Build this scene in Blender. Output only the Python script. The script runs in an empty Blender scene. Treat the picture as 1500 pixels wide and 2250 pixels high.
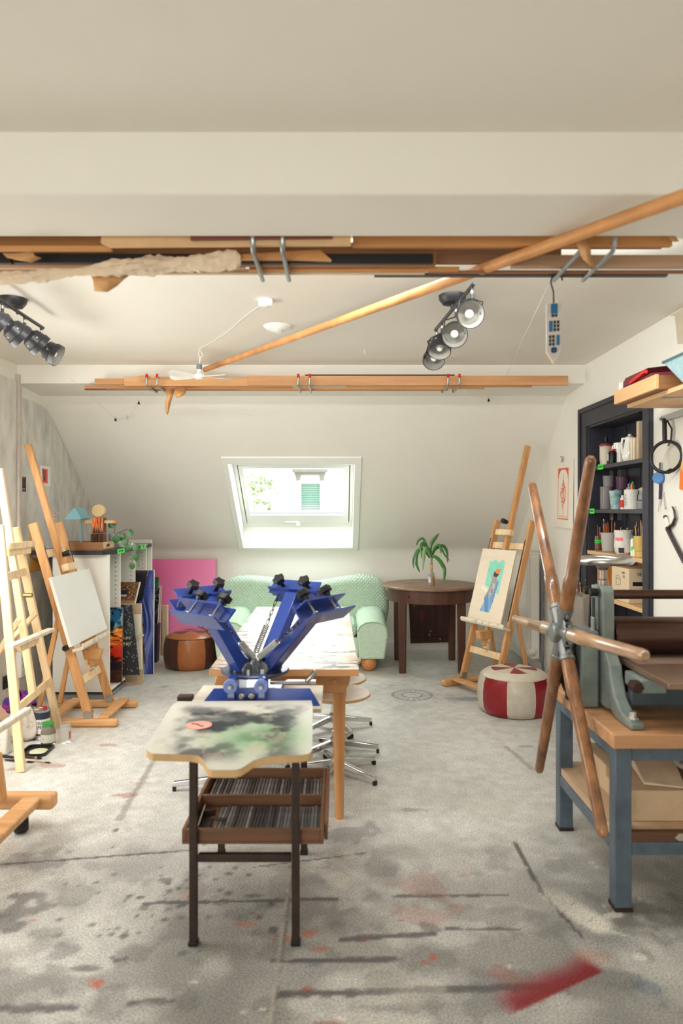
import bpy, bmesh, math, random
import numpy as np
from mathutils import Vector, Matrix
random.seed(7)
S = bpy.context.scene
C = S.collection
PI = math.pi
# ---------------------------------------------------------------- camera, sky, sun, window and fill light, exposure
cam_d = bpy.data.cameras.new('camera'); cam = bpy.data.objects.new('camera', cam_d); C.objects.link(cam)
cam.location = (0, 0, 1.45); cam.rotation_euler = (PI/2, 0, 0)
cam_d.sensor_fit = 'VERTICAL'; cam_d.sensor_height = 36; cam_d.lens = 24
cam_d.shift_x = 5/2250; cam_d.shift_y = -5/2250
cam_d.clip_start = .05; cam_d.clip_end = 300
cam_d.dof.use_dof = True; cam_d.dof.focus_distance = 5.0; cam_d.dof.aperture_fstop = 2.2
S.camera = cam
wd = bpy.data.worlds.new('sky'); S.world = wd; wd.use_nodes = True
wn = wd.node_tree.nodes['Background']; wn.inputs[0].default_value = (.93, .97, 1, 1); wn.inputs[1].default_value = 9.0
def lamp(name, kind, loc, target, energy, size=None, col=(1, 1, 1), **k):
    d = bpy.data.lights.new(name, kind); d.energy = energy; d.color = col
    if size: d.shape = 'RECTANGLE'; d.size, d.size_y = size
    for a, b in k.items(): setattr(d, a, b)
    o = bpy.data.objects.new(name, d); C.objects.link(o); o.location = loc
    o.rotation_euler = (Vector(target) - Vector(loc)).to_track_quat('-Z', 'Y').to_euler()
    return o
lamp('sun', 'SUN', (-.4, 12, 5), (-.15, 3.4, .2), 4, angle=math.radians(50), col=(1, .99, .97))
# daylight from the large window in the left wall and the window behind the camera
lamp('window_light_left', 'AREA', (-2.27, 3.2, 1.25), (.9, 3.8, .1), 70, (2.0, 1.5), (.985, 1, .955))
lamp('added_ceiling_fill', 'AREA', (-.1, 2.62, 2.482), (-.1, 2.62+.55, 2.482-.84), 34, (2.8, .05), (.985, 1, .955))  # added fill strip hidden beyond the beam, brightens the mid floor and far slope
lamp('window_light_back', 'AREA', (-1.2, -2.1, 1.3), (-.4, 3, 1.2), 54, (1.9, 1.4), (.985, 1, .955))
vs = S.view_settings
S.display_settings.display_device = 'sRGB'
vs.view_transform = 'Standard'; vs.look = 'None'; vs.exposure = .2; vs.gamma = 1; vs.use_curve_mapping = False
try:
    S.cycles.use_denoising = True; S.cycles.max_bounces = 10; S.cycles.diffuse_bounces = 6
    S.cycles.sample_clamp_indirect = 6; S.cycles.caustics_reflective = False; S.cycles.caustics_refractive = False
except Exception: pass

# ---------------------------------------------------------------- helpers
F, H, CX, CY = 1500.0, 1.45, 745.0, 1120.0
def W(x, y, d): return Vector(((x-CX)*d/F, d, H-(y-CY)*d/F))      # a point of the survey at depth d
def FL(x, y): d = F*H/(y-CY); return Vector(((x-CX)*d/F, d, 0))     # a point on the floor
def lin(c): return tuple(((v/255)/12.92 if v/255 <= .04045 else ((v/255+.055)/1.055)**2.4) for v in c)
_m = {}
def mat(name, rgb, rough=.55, metal=0, var=.07, scale=9, axis=None, bump=0, spec=.4, coat=0, trans=0, dark=None, thr=None, stretch=14):
    if name in _m: return _m[name]
    m = bpy.data.materials.new(name); m.use_nodes = True; _m[name] = m
    nt = m.node_tree; b = nt.nodes['Principled BSDF']; L = nt.links.new
    tc = nt.nodes.new('ShaderNodeTexCoord'); mp = nt.nodes.new('ShaderNodeMapping'); nz = nt.nodes.new('ShaderNodeTexNoise')
    sc = [scale]*3
    if axis is not None:
        sc = [scale*4]*3; sc['xyz'.index(axis)] = scale*4/stretch
    mp.inputs['Scale'].default_value = sc
    nz.inputs['Scale'].default_value = 1; nz.inputs['Detail'].default_value = 6; nz.inputs['Roughness'].default_value = .6
    L(tc.outputs['Object'], mp.inputs[0]); L(mp.outputs[0], nz.inputs['Vector'])
    r = nt.nodes.new('ShaderNodeValToRGB'); L(nz.outputs['Fac'], r.inputs[0])
    c = lin(rgb); d = lin(dark) if dark else tuple(v*(1-var*2) for v in c)
    e = c if dark else tuple(min(1, v*(1+var)) for v in c)
    r.color_ramp.elements[0].position, r.color_ramp.elements[1].position = thr or (.32, .68)
    r.color_ramp.elements[0].color = (*d, 1); r.color_ramp.elements[1].color = (*e, 1)
    L(r.outputs[0], b.inputs['Base Color'])
    b.inputs['Roughness'].default_value = rough; b.inputs['Metallic'].default_value = metal
    b.inputs['Specular IOR Level'].default_value = spec; b.inputs['Coat Weight'].default_value = coat
    b.inputs['Transmission Weight'].default_value = trans
    if bump:
        bp = nt.nodes.new('ShaderNodeBump'); bp.inputs['Strength'].default_value = bump; bp.inputs['Distance'].default_value = .01
        L(nz.outputs['Fac'], bp.inputs['Height']); L(bp.outputs[0], b.inputs['Normal'])
    return m
def glass_mat(name, tint=(235, 240, 238), fac=.85, rough=.05):
    # thin clear plastic or glass wall: mostly see-through with a glossy film
    if name in _m: return _m[name]
    m = bpy.data.materials.new(name); m.use_nodes = True; _m[name] = m
    nt = m.node_tree; L = nt.links.new; out = nt.nodes['Material Output']; b = nt.nodes['Principled BSDF']
    b.inputs['Base Color'].default_value = (*lin(tint), 1); b.inputs['Roughness'].default_value = rough
    t = nt.nodes.new('ShaderNodeBsdfTransparent'); t.inputs[0].default_value = (*lin(tint), 1)
    mx = nt.nodes.new('ShaderNodeMixShader'); mx.inputs[0].default_value = 1-fac
    L(t.outputs[0], mx.inputs[1]); L(b.outputs[0], mx.inputs[2]); L(mx.outputs[0], out.inputs[0])
    return m
def attr_mat(name, rough=.6, spec=.3, speck=0, bump=0, bscale=60, coat=0):
    if name in _m: return _m[name]
    m = bpy.data.materials.new(name); m.use_nodes = True; _m[name] = m
    nt = m.node_tree; b = nt.nodes['Principled BSDF']; L = nt.links.new
    a = nt.nodes.new('ShaderNodeAttribute'); a.attribute_name = 'Col'
    col = a.outputs['Color']
    if speck or bump:
        tc = nt.nodes.new('ShaderNodeTexCoord'); nz = nt.nodes.new('ShaderNodeTexNoise'); nz.inputs['Scale'].default_value = bscale
        nz.inputs['Detail'].default_value = 5; nz.inputs['Roughness'].default_value = .75
        L(tc.outputs['Object'], nz.inputs['Vector'])
    if speck:
        r = nt.nodes.new('ShaderNodeMapRange'); r.inputs[1].default_value = .36; r.inputs[2].default_value = .64
        r.inputs[3].default_value = 1-speck; r.inputs[4].default_value = 1+speck*.7
        L(nz.outputs['Fac'], r.inputs[0])
        mx = nt.nodes.new('ShaderNodeVectorMath'); mx.operation = 'SCALE'
        L(col, mx.inputs[0]); L(r.outputs[0], mx.inputs['Scale']); col = mx.outputs[0]
    if bump:
        bp = nt.nodes.new('ShaderNodeBump'); bp.inputs['Strength'].default_value = bump; bp.inputs['Distance'].default_value = .004
        L(nz.outputs['Fac'], bp.inputs['Height']); L(bp.outputs[0], b.inputs['Normal'])
    L(col, b.inputs['Base Color'])
    b.inputs['Roughness'].default_value = rough; b.inputs['Specular IOR Level'].default_value = spec; b.inputs['Coat Weight'].default_value = coat
    return m
def tag(o, label=None, cat=None, group=None, kind=None):
    if label: o['label'] = label
    if cat: o['category'] = cat
    if group: o['group'] = group
    if kind: o['kind'] = kind
    return o
def T(name, label, cat, loc=(0, 0, 0), rot=0, group=None):
    o = bpy.data.objects.new(name, None); C.objects.link(o); o.empty_display_size = .05
    o.location = loc; o.rotation_euler = (0, 0, rot)
    o['mw'] = 0
    del o['mw']
    ROOTM[o.name] = Matrix.Translation(Vector(loc)) @ Matrix.Rotation(rot, 4, 'Z')
    return tag(o, label, cat, group)
ROOTM = {}
def rootm(o):
    while o.parent is not None: o = o.parent
    return ROOTM.get(o.name) or Matrix.Translation(o.location)
def frame_of(d):
    z = Vector(d).normalized(); a = Vector((0, 0, 1)) if abs(z.z) < .95 else Vector((0, 1, 0))
    x = a.cross(z).normalized(); y = z.cross(x)
    return Matrix((x, y, z)).transposed()
class B:
    def __init__(s): s.v, s.f = [], []
    def add(s, vs, fs):
        n = len(s.v); s.v += [Vector(v) for v in vs]; s.f += [tuple(n+i for i in f) for f in fs]; return s
    def box(s, lo, hi):
        (a, b, c), (d, e, f) = lo, hi
        return s.add([(a, b, c), (d, b, c), (d, e, c), (a, e, c), (a, b, f), (d, b, f), (d, e, f), (a, e, f)],
                     [(3, 2, 1, 0), (4, 5, 6, 7), (0, 1, 5, 4), (1, 2, 6, 5), (2, 3, 7, 6), (3, 0, 4, 7)])
    def hexa(s, q, r):      # two quads, back and front
        return s.add(list(q)+list(r), [(3, 2, 1, 0), (4, 5, 6, 7), (0, 1, 5, 4), (1, 2, 6, 5), (2, 3, 7, 6), (3, 0, 4, 7)])
    def bar(s, p, q, w, h, up=(0, 0, 1), w2=None, h2=None):
        p, q = Vector(p), Vector(q); d = (q-p).normalized(); x = d.cross(Vector(up))
        if x.length < 1e-4: x = d.cross(Vector((0, 1, 0)))
        x.normalize(); y = x.cross(d).normalized(); w2, h2 = w2 or w, h2 or h
        k = [(-1, -1), (1, -1), (1, 1), (-1, 1)]
        return s.hexa([p+x*w/2*i+y*h/2*j for i, j in k], [q+x*w2/2*i+y*h2/2*j for i, j in k])
    def tube(s, pts, r, n=10, closed=False):
        pts = [Vector(p) for p in pts]; m = len(pts); rs = r if isinstance(r, (list, tuple)) else [r]*m
        vs, x = [], None
        for i, p in enumerate(pts):
            a = pts[(i-1) % m] if (i or closed) else p; b = pts[(i+1) % m] if (i < m-1 or closed) else p
            d = (b-a).normalized()
            if x is None: R = frame_of(d); x = R.col[0]
            x = (x - d*x.dot(d)).normalized(); y = d.cross(x)
            vs += [p + (x*math.cos(t)+y*math.sin(t))*rs[i] for t in (2*PI*k/n for k in range(n))]
        fs = []
        for i in range(m if closed else m-1):
            j = (i+1) % m
            fs += [(i*n+k, i*n+(k+1) % n, j*n+(k+1) % n, j*n+k) for k in range(n)]
        if not closed: fs += [tuple(range(n-1, -1, -1)), tuple((m-1)*n+k for k in range(n))]
        return s.add(vs, fs)
    def lathe(s, prof, c=(0, 0, 0), axis=(0, 0, 1), n=24, sx=1, sy=1, cap=True):
        R = frame_of(axis) if tuple(axis) != (0, 0, 1) else Matrix.Identity(3); c = Vector(c); vs, fs = [], []
        for r, z in prof:
            vs += [c + R @ Vector((r*sx*math.cos(2*PI*k/n), r*sy*math.sin(2*PI*k/n), z)) for k in range(n)]
        m = len(prof)
        for i in range(m-1): fs += [(i*n+k, i*n+(k+1) % n, (i+1)*n+(k+1) % n, (i+1)*n+k) for k in range(n)]
        if cap and prof[0][0] > 1e-6: fs.append(tuple(range(n-1, -1, -1)))
        if cap and prof[-1][0] > 1e-6: fs.append(tuple((m-1)*n+k for k in range(n)))
        return s.add(vs, fs)
    def cyl(s, p, q, r, n=16, r2=None):
        p, q = Vector(p), Vector(q); return s.lathe([(r, 0), (r if r2 is None else r2, (q-p).length)], p, q-p, n)
    def prism(s, poly, a, b, plane='xy'):
        def P(u, v, w): return {'xy': (u, v, w), 'xz': (u, w, v), 'yz': (w, u, v)}[plane]
        n = len(poly)
        return s.add([P(u, v, a) for u, v in poly]+[P(u, v, b) for u, v in poly],
                     [tuple(range(n-1, -1, -1)), tuple(range(n, 2*n))]+[(i, (i+1) % n, n+(i+1) % n, n+i) for i in range(n)])
    def torus(s, c, R, r, axis=(0, 0, 1), n=32, m=10):
        M3 = frame_of(axis) if tuple(axis) != (0, 0, 1) else Matrix.Identity(3)
        return s.tube([Vector(c)+M3 @ Vector((R*math.cos(2*PI*k/n), R*math.sin(2*PI*k/n), 0)) for k in range(n)], r, m, True)
    def ball(s, c, r, n=16, sz=1):
        k = max(6, n//2)
        return s.lathe([(r*math.sin(PI*i/k) if 0 < i < k else 0, -r*sz*math.cos(PI*i/k)) for i in range(k+1)], c, n=n)
    def xf(s, M): s.v = [M @ v for v in s.v]; return s
    def build(s, name, m, par=None, bev=0, w=False, sharp=35, sub=0, seg=2, weld=True, flat=False):
        me = bpy.data.meshes.new(name); o = bpy.data.objects.new(name, me); C.objects.link(o)
        vs = s.v
        if par is not None:
            if w: Mi = rootm(par).inverted(); vs = [Mi @ v for v in vs]
            o.parent = par
        else:
            lo = [min(v[i] for v in vs) for i in range(3)]; hi = [max(v[i] for v in vs) for i in range(3)]
            c = Vector(((lo[0]+hi[0])/2, (lo[1]+hi[1])/2, lo[2])); o.location = c; vs = [v-c for v in vs]
            ROOTM[o.name] = Matrix.Translation(c)
        me.from_pydata([tuple(v) for v in vs], [], s.f)
        bm = bmesh.new(); bm.from_mesh(me)
        if weld: bmesh.ops.remove_doubles(bm, verts=bm.verts, dist=1e-5)
        bmesh.ops.recalc_face_normals(bm, faces=bm.faces)
        bm.to_mesh(me); bm.free()
        if not flat:
            me.polygons.foreach_set('use_smooth', [True]*len(me.polygons)); me.set_sharp_from_angle(angle=math.radians(sharp))
        me.materials.append(m)
        if bev:
            k = o.modifiers.new('b', 'BEVEL'); k.width = bev; k.segments = seg; k.limit_method = 'ANGLE'; k.angle_limit = math.radians(40)
        if sub:
            k = o.modifiers.new('s', 'SUBSURF'); k.levels = k.render_levels = sub
        return o
def struct(b, name, m, par=None, **k): return tag(b.build(name, m, par, **k), kind=None if par else 'structure')
def copy_tree(o, loc=None, rot=None, label=None):
    def rec(x, p):
        c = x.copy(); C.objects.link(c); c.parent = p
        for ch in [q for q in C.objects if q.parent == x]: rec(ch, c)
        return c
    r = rec(o, None)
    if loc is not None: r.location = loc
    if rot is not None: r.rotation_euler = (0, 0, rot)
    ROOTM[r.name] = Matrix.Translation(r.location) @ Matrix.Rotation(r.rotation_euler.z, 4, 'Z')
    if label: r['label'] = label
    return r
# value noise for hand-painted surfaces
def vn(u, v, seed=0):
    rs = np.random.RandomState(seed); g = rs.rand(64, 64)
    iu, iv = np.floor(u).astype(int), np.floor(v).astype(int); fu, fv = u-iu, v-iv
    fu, fv = fu*fu*(3-2*fu), fv*fv*(3-2*fv)
    G = lambda a, b: g[a % 64, b % 64]
    return (G(iu, iv)*(1-fu)+G(iu+1, iv)*fu)*(1-fv)+(G(iu, iv+1)*(1-fu)+G(iu+1, iv+1)*fu)*fv
def fbm(u, v, seed=0, o=4):
    t, a, n = 0, .5, 0
    for k in range(o): t = t+a*vn(u*2**k, v*2**k, seed+k); n += a; a *= .5
    return t/n
def c3(r, g, b): return np.array([r, g, b], float)/255
def mix(a, b, t): t = np.clip(t, 0, 1)[..., None]; return a*(1-t)+b*t
def sst(a, b, x): t = np.clip((x-a)/(b-a), 0, 1); return t*t*(3-2*t)
def dseg(u, v, p, q):
    px, py = q[0]-p[0], q[1]-p[1]; t = np.clip(((u-p[0])*px+(v-p[1])*py)/(px*px+py*py+1e-12), 0, 1)
    return np.hypot(u-p[0]-t*px, v-p[1]-t*py)
def s2l(c): return np.where(c <= .04045, c/12.92, ((np.clip(c, 0, 1)+.055)/1.055)**2.4)
def panel(name, q, fn, nu, nv, t=.02, edge=(.9, .88, .85), m=None, par=None):
    """a flat painted panel: q = TL, TR, BR, BL in metres; fn(u, v) gives the paint (v runs down)"""
    tl, tr, br, bl = [Vector(p) for p in q]
    nrm = (tr-tl).cross(bl-tl).normalized()      # points backwards, away from the painted side
    U, V = np.meshgrid(np.linspace(0, 1, nu+1), np.linspace(0, 1, nv+1))
    TLn, TRn, BRn, BLn = [np.array(p) for p in (tl, tr, br, bl)]
    Pn = ((1-U)*(1-V))[..., None]*TLn+(U*(1-V))[..., None]*TRn+(U*V)[..., None]*BRn+((1-U)*V)[..., None]*BLn
    pts = [Vector(p) for p in Pn.reshape(-1, 3)]; n = nu+1
    fs = [(j*n+i, (j+1)*n+i, (j+1)*n+i+1, j*n+i+1) for j in range(nv) for i in range(nu)]
    col = s2l(np.clip(fn(U, V), 0, 1)).reshape(-1, 3)
    k = len(pts); side = [tl, tr, br, bl]; pts += side+[p+nrm*t for p in side]
    fs += [(k+a, k+(a+1) % 4, k+4+(a+1) % 4, k+4+a) for a in range(4)]+[(k+4, k+5, k+6, k+7)]
    col = np.vstack([col, np.tile(s2l(np.array(edge)), (8, 1))])
    b = B().add(pts, fs); o = b.build(name, m or attr_mat('painted_surface'), par, w=par is not None, weld=False, flat=True)
    at = o.data.color_attributes.new('Col', 'FLOAT_COLOR', 'POINT')
    at.data.foreach_set('color', np.hstack([col, np.ones((len(col), 1))]).ravel().astype(np.float32))
    return o
def txt(body, size, loc, right, up, m, par, name='lettering', ext=.0004, align='CENTER'):
    cu = bpy.data.curves.new(name, 'FONT'); cu.body = body; cu.size = size; cu.extrude = ext; cu.align_x = align; cu.align_y = 'CENTER'
    cu.materials.append(m); o = bpy.data.objects.new(name, cu); C.objects.link(o)
    r = Vector(right).normalized(); u = Vector(up); u = (u-r*u.dot(r)).normalized(); n = r.cross(u)
    Mw = Matrix.Translation(Vector(loc)) @ Matrix((r, u, n)).transposed().to_4x4()
    me = bpy.data.meshes.new_from_object(o.evaluated_get(bpy.context.evaluated_depsgraph_get())); bpy.data.objects.remove(o)
    o = bpy.data.objects.new(name, me); C.objects.link(o)
    o.parent = par; o.matrix_local = rootm(par).inverted() @ Mw
    return o
# ---------------------------------------------------------------- common materials
WALL = mat('warm_white_paint', (237, 234, 226), .85, var=.008, scale=3, bump=.05, spec=.2)
PLASTER = mat('ceiling_plaster', (235, 231, 222), .8, var=.008, scale=5, bump=.12, spec=.2)
WHITE = mat('white_lacquer', (238, 237, 232), .45, var=.01)
BEECH = mat('beech_wood', (212, 158, 104), .5, var=.12, scale=7, axis='z')
BEECHX = mat('beech_wood_lying', (212, 160, 108), .5, var=.12, scale=7, axis='x')
PINE = mat('pale_pine', (238, 208, 164), .55, var=.1, scale=6, axis='z')
BLACK = mat('black_plastic', (24, 24, 26), .4, var=.05)
STEEL = mat('bright_steel', (190, 190, 188), .28, 1, var=.05)
CHROME = mat('chrome', (215, 215, 215), .14, 1, var=.02)
DARKSTEEL = mat('dark_steel', (62, 48, 42), .5, .3, var=.15, scale=20)
BLUEPAINT = mat('blue_enamel', (30, 60, 140), .32, var=.08, scale=12, coat=.3)
GREYPAINT = mat('grey_green_enamel', (128, 138, 134), .42, var=.12, scale=14)
BENCHPAINT = mat('blue_grey_steel_paint', (88, 101, 114), .45, var=.12, scale=14, bump=.05)
CARD = mat('cardboard', (206, 178, 146), .85, var=.06, scale=8)
TAPEG = mat('green_tape', (72, 232, 72), .6, var=.02)
PAPER = mat('white_paper', (240, 237, 228), .8, var=.02)
INK = mat('black_ink', (30, 28, 30), .7, var=.02)
FABRIC = mat('mint_fabric', (200, 222, 200), .9, var=.05, scale=40)
# ================================================================ ROOM SHELL
XL, XR, YB, CE = -2.36, 1.80, 7.06, 2.51
def slope_z(d): return H+.9-.806*(d-5.4)
KNEE = slope_z(YB)
# floor: one dense sheet whose paint stains are painted per vertex
def build_floor():
    x = np.arange(XL-.02, XR+.021, .0105); y = np.arange(1.55, YB+.03, .0105)
    X, Y = np.meshgrid(x, y)
    n1 = fbm(X*1.1+5, Y*1.1, 3); n2 = fbm(X*5, Y*5, 9); n3 = fbm(X*22, Y*22, 21)
    col = mix(c3(224, 223, 217), c3(200, 198, 192), sst(.35, .65, n1)*.7+.3*n2)
    col = col*(.9+.2*n3)[..., None]
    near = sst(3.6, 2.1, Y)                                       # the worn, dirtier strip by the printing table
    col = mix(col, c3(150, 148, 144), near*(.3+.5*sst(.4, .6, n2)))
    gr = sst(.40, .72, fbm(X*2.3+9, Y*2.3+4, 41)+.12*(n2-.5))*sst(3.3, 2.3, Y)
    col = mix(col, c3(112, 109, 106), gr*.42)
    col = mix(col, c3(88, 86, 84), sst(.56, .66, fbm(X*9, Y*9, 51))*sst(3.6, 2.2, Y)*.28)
    def blot(c, px, py, rx, ry, a=.8, rag=.5, seed=1, rot=0):
        nonlocal col
        p = FL(px, py); u, v = X-p.x, Y-p.y
        if rot: u, v = u*math.cos(rot)+v*math.sin(rot), -u*math.sin(rot)+v*math.cos(rot)
        r = np.hypot(u/rx, v/ry)+(fbm(X*14+seed, Y*14, seed)-.5)*rag*3.2
        col = mix(col, np.array(c)/255, sst(1.1, .6, r)*a*.75)
    def line(c, a, b, w, al=.7, seed=5):
        nonlocal col
        p, q = FL(*a), FL(*b); r = dseg(X, Y, p, q)+(fbm(X*30, Y*30, seed)-.5)*w*1.2
        col = mix(col, np.array(c)/255, sst(w, w*.6, r)*al*sst(.2, .45, fbm(X*9, Y*9, seed+2)+.12))
    D = (70, 68, 70)
    for a, b, w in [((320, 1985), (740, 1975), .012), ((868, 1970), (1112, 1966), .011), ((600, 2112), (870, 2108), .014), ((620, 2185), (1190, 2168), .017),
                    ((-80, 2218), (160, 2215), .02), ((980, 2040), (1140, 2042), .009), ((0, 1900), (420, 1868), .008), ((750, 2065), (950, 2052), .016), ((285, 2205), (380, 2200), .014),
                    ((560, 1905), (800, 1875), .006), ((1130, 1850), (1190, 1960), .011), ((1190, 1960), (1280, 2060), .009)]: line(D, a, b, w)
    line((176, 168, 158), (640, 1880), (590, 2260), .004, .9)
    line((110, 104, 98), (647, 1880), (597, 2260), .003, .8)
    line((132, 126, 118), (262, 1800), (345, 1660), .02, .55); line((150, 143, 134), (1110, 1640), (1170, 1690), .02, .6)
    rs = random.Random(4)
    for k in range(85):                                            # dark drips round the printing table
        px, py = rs.gauss(330, 110), rs.gauss(1965, 70); s = rs.uniform(.004, .016)
        blot((62, 60, 62), px, py, s, s*rs.uniform(.7, 1.4), rs.uniform(.45, .85), .3, k)
    for px, py, rx, ry, a in [(40, 2000, .1, .09, .7), (20, 2030, .07, .05, .6), (150, 2092, .05, .04, .45), (110, 2120, .04, .035, .4), (365, 1932, .03, .02, .7), (550, 1968, .05, .02, .7),
                              (180, 2128, .045, .012, .75), (640, 1905, .03, .02, .5), (400, 2095, .03, .02, .7), (770, 1830, .12, .1, .45), (830, 1900, .1, .08, .35), (700, 2000, .18, .1, .3), (900, 1780, .07, .03, .4),
                              (940, 2040, .03, .03, .6), (870, 2215, .09, .02, .5), (1160, 1640, .05, .02, .4), (1450, 2000, .2, .12, .35), (60, 1890, .12, .08, .4)]:
        blot((78, 76, 78), px, py, rx, ry, a, .8, int(px))
    for px, py, rx, ry, a in [(770, 1880, .05, .03, .7), (750, 1935, .04, .05, .7), (700, 1900, .06, .015, .6), (760, 1990, .03, .03, .6), (930, 1880, .13, .09, .35), (860, 2150, .16, .11, .4), (920, 2190, .14, .09, .35),
                              (840, 2245, .16, .05, .4), (1050, 1770, .2, .12, .25), (900, 1740, .2, .1, .3)]:
        blot((205, 199, 186), px, py, rx, ry, a, .9, int(px)+3)
    for px, py, s in [(398, 1976, .007), (46, 1962, .006), (425, 2158, .009), (575, 2218, .009), (533, 2225, .008), (745, 2237, .013), (705, 2230, .006), (1120, 2125, .009), (1408, 2103, .02), (1105, 1830, .01), (1220, 1885, .012), (1300, 1895, .01), (1310, 1905, .012),
                      (680, 1990, .005), (315, 1880, .007), (1080, 1855, .006), (1405, 1975, .008), (1325, 1990, .007)]:
        blot((232, 228, 216), px, py, s*1.3, s, .95, .35, int(px))
    # white brush smear, red wedge, orange flecks, small pinks
    p = [FL(1215, 1968), FL(1260, 1995), FL(1310, 2030)]
    t = ((X-p[0].x)*(p[2].x-p[0].x)+(Y-p[0].y)*(p[2].y-p[0].y))/((p[2]-p[0]).length_squared)
    w = dseg(X, Y, p[0], p[2]); st = fbm((X+Y)*8, (X-Y)*90, 31)
    col = mix(col, c3(226, 221, 208), sst(.075, .03, w)*(.35+.65*sst(-.2, 1, t))*sst(.25, .5, st+.1))
    blot((230, 226, 214), 1335, 2012, .06, .018, .9, .6, 7, .3); blot((230, 226, 214), 1320, 2040, .07, .012, .85, .6, 8, -.5)
    a, b, c = FL(1322, 2136), FL(1126, 2228), FL(1245, 2115)
    side = ((b.x-a.x)*(Y-a.y)-(b.y-a.y)*(X-a.x))/math.hypot(b.x-a.x, b.y-a.y)
    if ((b.x-a.x)*(c.y-a.y)-(b.y-a.y)*(c.x-a.x)) < 0: side = -side
    al = ((X-a.x)*(b.x-a.x)+(Y-a.y)*(b.y-a.y))/((b-a).length_squared)
    red = sst(-.004, .004, side)*sst(.13, .02, side+(n2-.5)*.06)*sst(-.06, .04, al)*sst(1.1, .85, al)
    col = mix(col, c3(128, 22, 30), red*.95)
    blot((150, 70, 58), 1140, 2150, .11, .06, .4, 1, 3); blot((196, 120, 84), 1310, 2100, .05, .03, .35, 1, 6)
    for px, py, rx, ry, a in [(560, 2012, .03, .016, .85), (535, 2030, .03, .012, .5), (605, 2055, .014, .05, .6), (680, 2050, .03, .02, .6), (700, 2085, .04, .02, .55), (635, 2065, .02, .02, .5), (660, 2100, .03, .015, .6), (210, 2165, .022, .02, .85), (205, 2155, .03, .008, .5), (950, 2102, .012, .014, .9), (930, 2115, .035, .012, .6),
                              (72, 2022, .009, .007, .8), (992, 2155, .01, .01, .7), (425, 1970, .05, .03, .25), (880, 1925, .02, .014, .35)]:
        blot((196, 82, 56), px, py, rx, ry, a, .8, int(px)+int(py))
    for px, py, rx, ry, a in [(678, 2175, .018, .014, .9), (805, 2060, .02, .012, .7), (700, 2248, .04, .012, .8), (882, 2022, .014, .008, .7), (945, 1950, .12, .09, .35), (930, 2010, .1, .05, .35), (1000, 2000, .05, .05, .3), (270, 1748, .07, .03, .5), (240, 1638, .05, .02, .5), (110, 1682, .09, .03, .45), (30, 1688, .06, .03, .5), (1250, 1680, .09, .05, .35), (305, 1720, .06, .02, .3), (360, 1510, .08, .05, .4)]:
        blot((150, 86, 74), px, py, rx, ry, a, .9, int(px)+9)
    for px, py, rx, ry in [(1440, 2170, .06, .03), (650, 2010, .03, .02), (690, 2118, .02, .01), (1020, 1535, .2, .08)]: blot((74, 96, 118), px, py, rx, ry, .4, .9, int(px))
    # faint drawing of a fish on the floor by the round table
    pf = FL(905, 1527); u, v = (X-pf.x)/.17, (Y-pf.y)/.17
    rr = np.hypot(u, v); rays = np.abs(((np.arctan2(v, u)*9/PI) % 1)-.5)
    col = mix(col, c3(96, 92, 104), (np.abs(rr-.9) < .05)*.5+((rr > .5) & (rr < .9) & (rays < .12))*.45+(np.abs(rr-.45) < .05)*.5)
    blot((120, 150, 120), 920, 1555, .2, .05, .22, 1, 2); blot((104, 84, 140), 863, 1506, .025, .02, .4, .5, 2)
    blot((104, 142, 166), 1015, 1535, .1, .04, .5, .9, 2); blot((90, 120, 140), 985, 1543, .06, .02, .3, .9, 4)
    nx, ny = len(x), len(y); me = bpy.data.meshes.new('floor'); o = bpy.data.objects.new('floor', me); C.objects.link(o)
    co = np.stack([X, Y, np.zeros_like(X)], -1).reshape(-1, 3)
    i = np.arange(nx-1); j = np.arange(ny-1); I, J = np.meshgrid(i, j); a0 = (J*nx+I).ravel()
    q = np.stack([a0, a0+1, a0+nx+1, a0+nx], 1)
    # plain apron behind the camera
    k = len(co); y0 = y[0]
    co = np.vstack([co, [(XL-.02, -2.5, 0), (x[-1], -2.5, 0), (x[-1], y0, 0), (XL-.02, y0, 0)]]); q = np.vstack([q, [k, k+1, k+2, k+3]])
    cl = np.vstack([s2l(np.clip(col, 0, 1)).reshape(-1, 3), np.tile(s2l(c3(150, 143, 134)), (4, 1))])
    me.vertices.add(len(co)); me.vertices.foreach_set('co', co.ravel().astype(np.float32))
    me.loops.add(q.size); me.loops.foreach_set('vertex_index', q.ravel().astype(np.int32))
    me.polygons.add(len(q)); me.polygons.foreach_set('loop_start', (np.arange(len(q))*4).astype(np.int32))
    me.update(calc_edges=True); me.validate()
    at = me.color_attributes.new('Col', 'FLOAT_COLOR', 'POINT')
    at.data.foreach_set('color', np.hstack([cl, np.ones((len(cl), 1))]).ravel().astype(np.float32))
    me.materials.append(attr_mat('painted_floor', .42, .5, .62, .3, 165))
    o['kind'] = 'structure'
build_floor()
# ceiling: far flat part, beam with the near rack behind it, near flat part, drop and mansard slope
struct(B().box((XL-.1, 2.05, CE), (XR+.1, 5.0, CE+.1)), 'ceiling', PLASTER)
struct(B().box((XL-.1, 1.777, H+.82), (XR+.1, 2.05, CE+.1)), 'trim_1', PLASTER, bev=.006)                      # the beam
struct(B().box((XL-.1, -2.6, H+.983), (XR+.1, 1.777, CE+.1)), 'ceiling.001', PLASTER)
struct(B().prism([(5.0, CE+.1), (5.0, H+.925), (5.12, H+.918), (5.4, H+.9), (5.5, H+1.1), (5.2, CE+.1)], XL-.1, XR+.1, 'yz'), 'trim_2', WALL)
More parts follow.
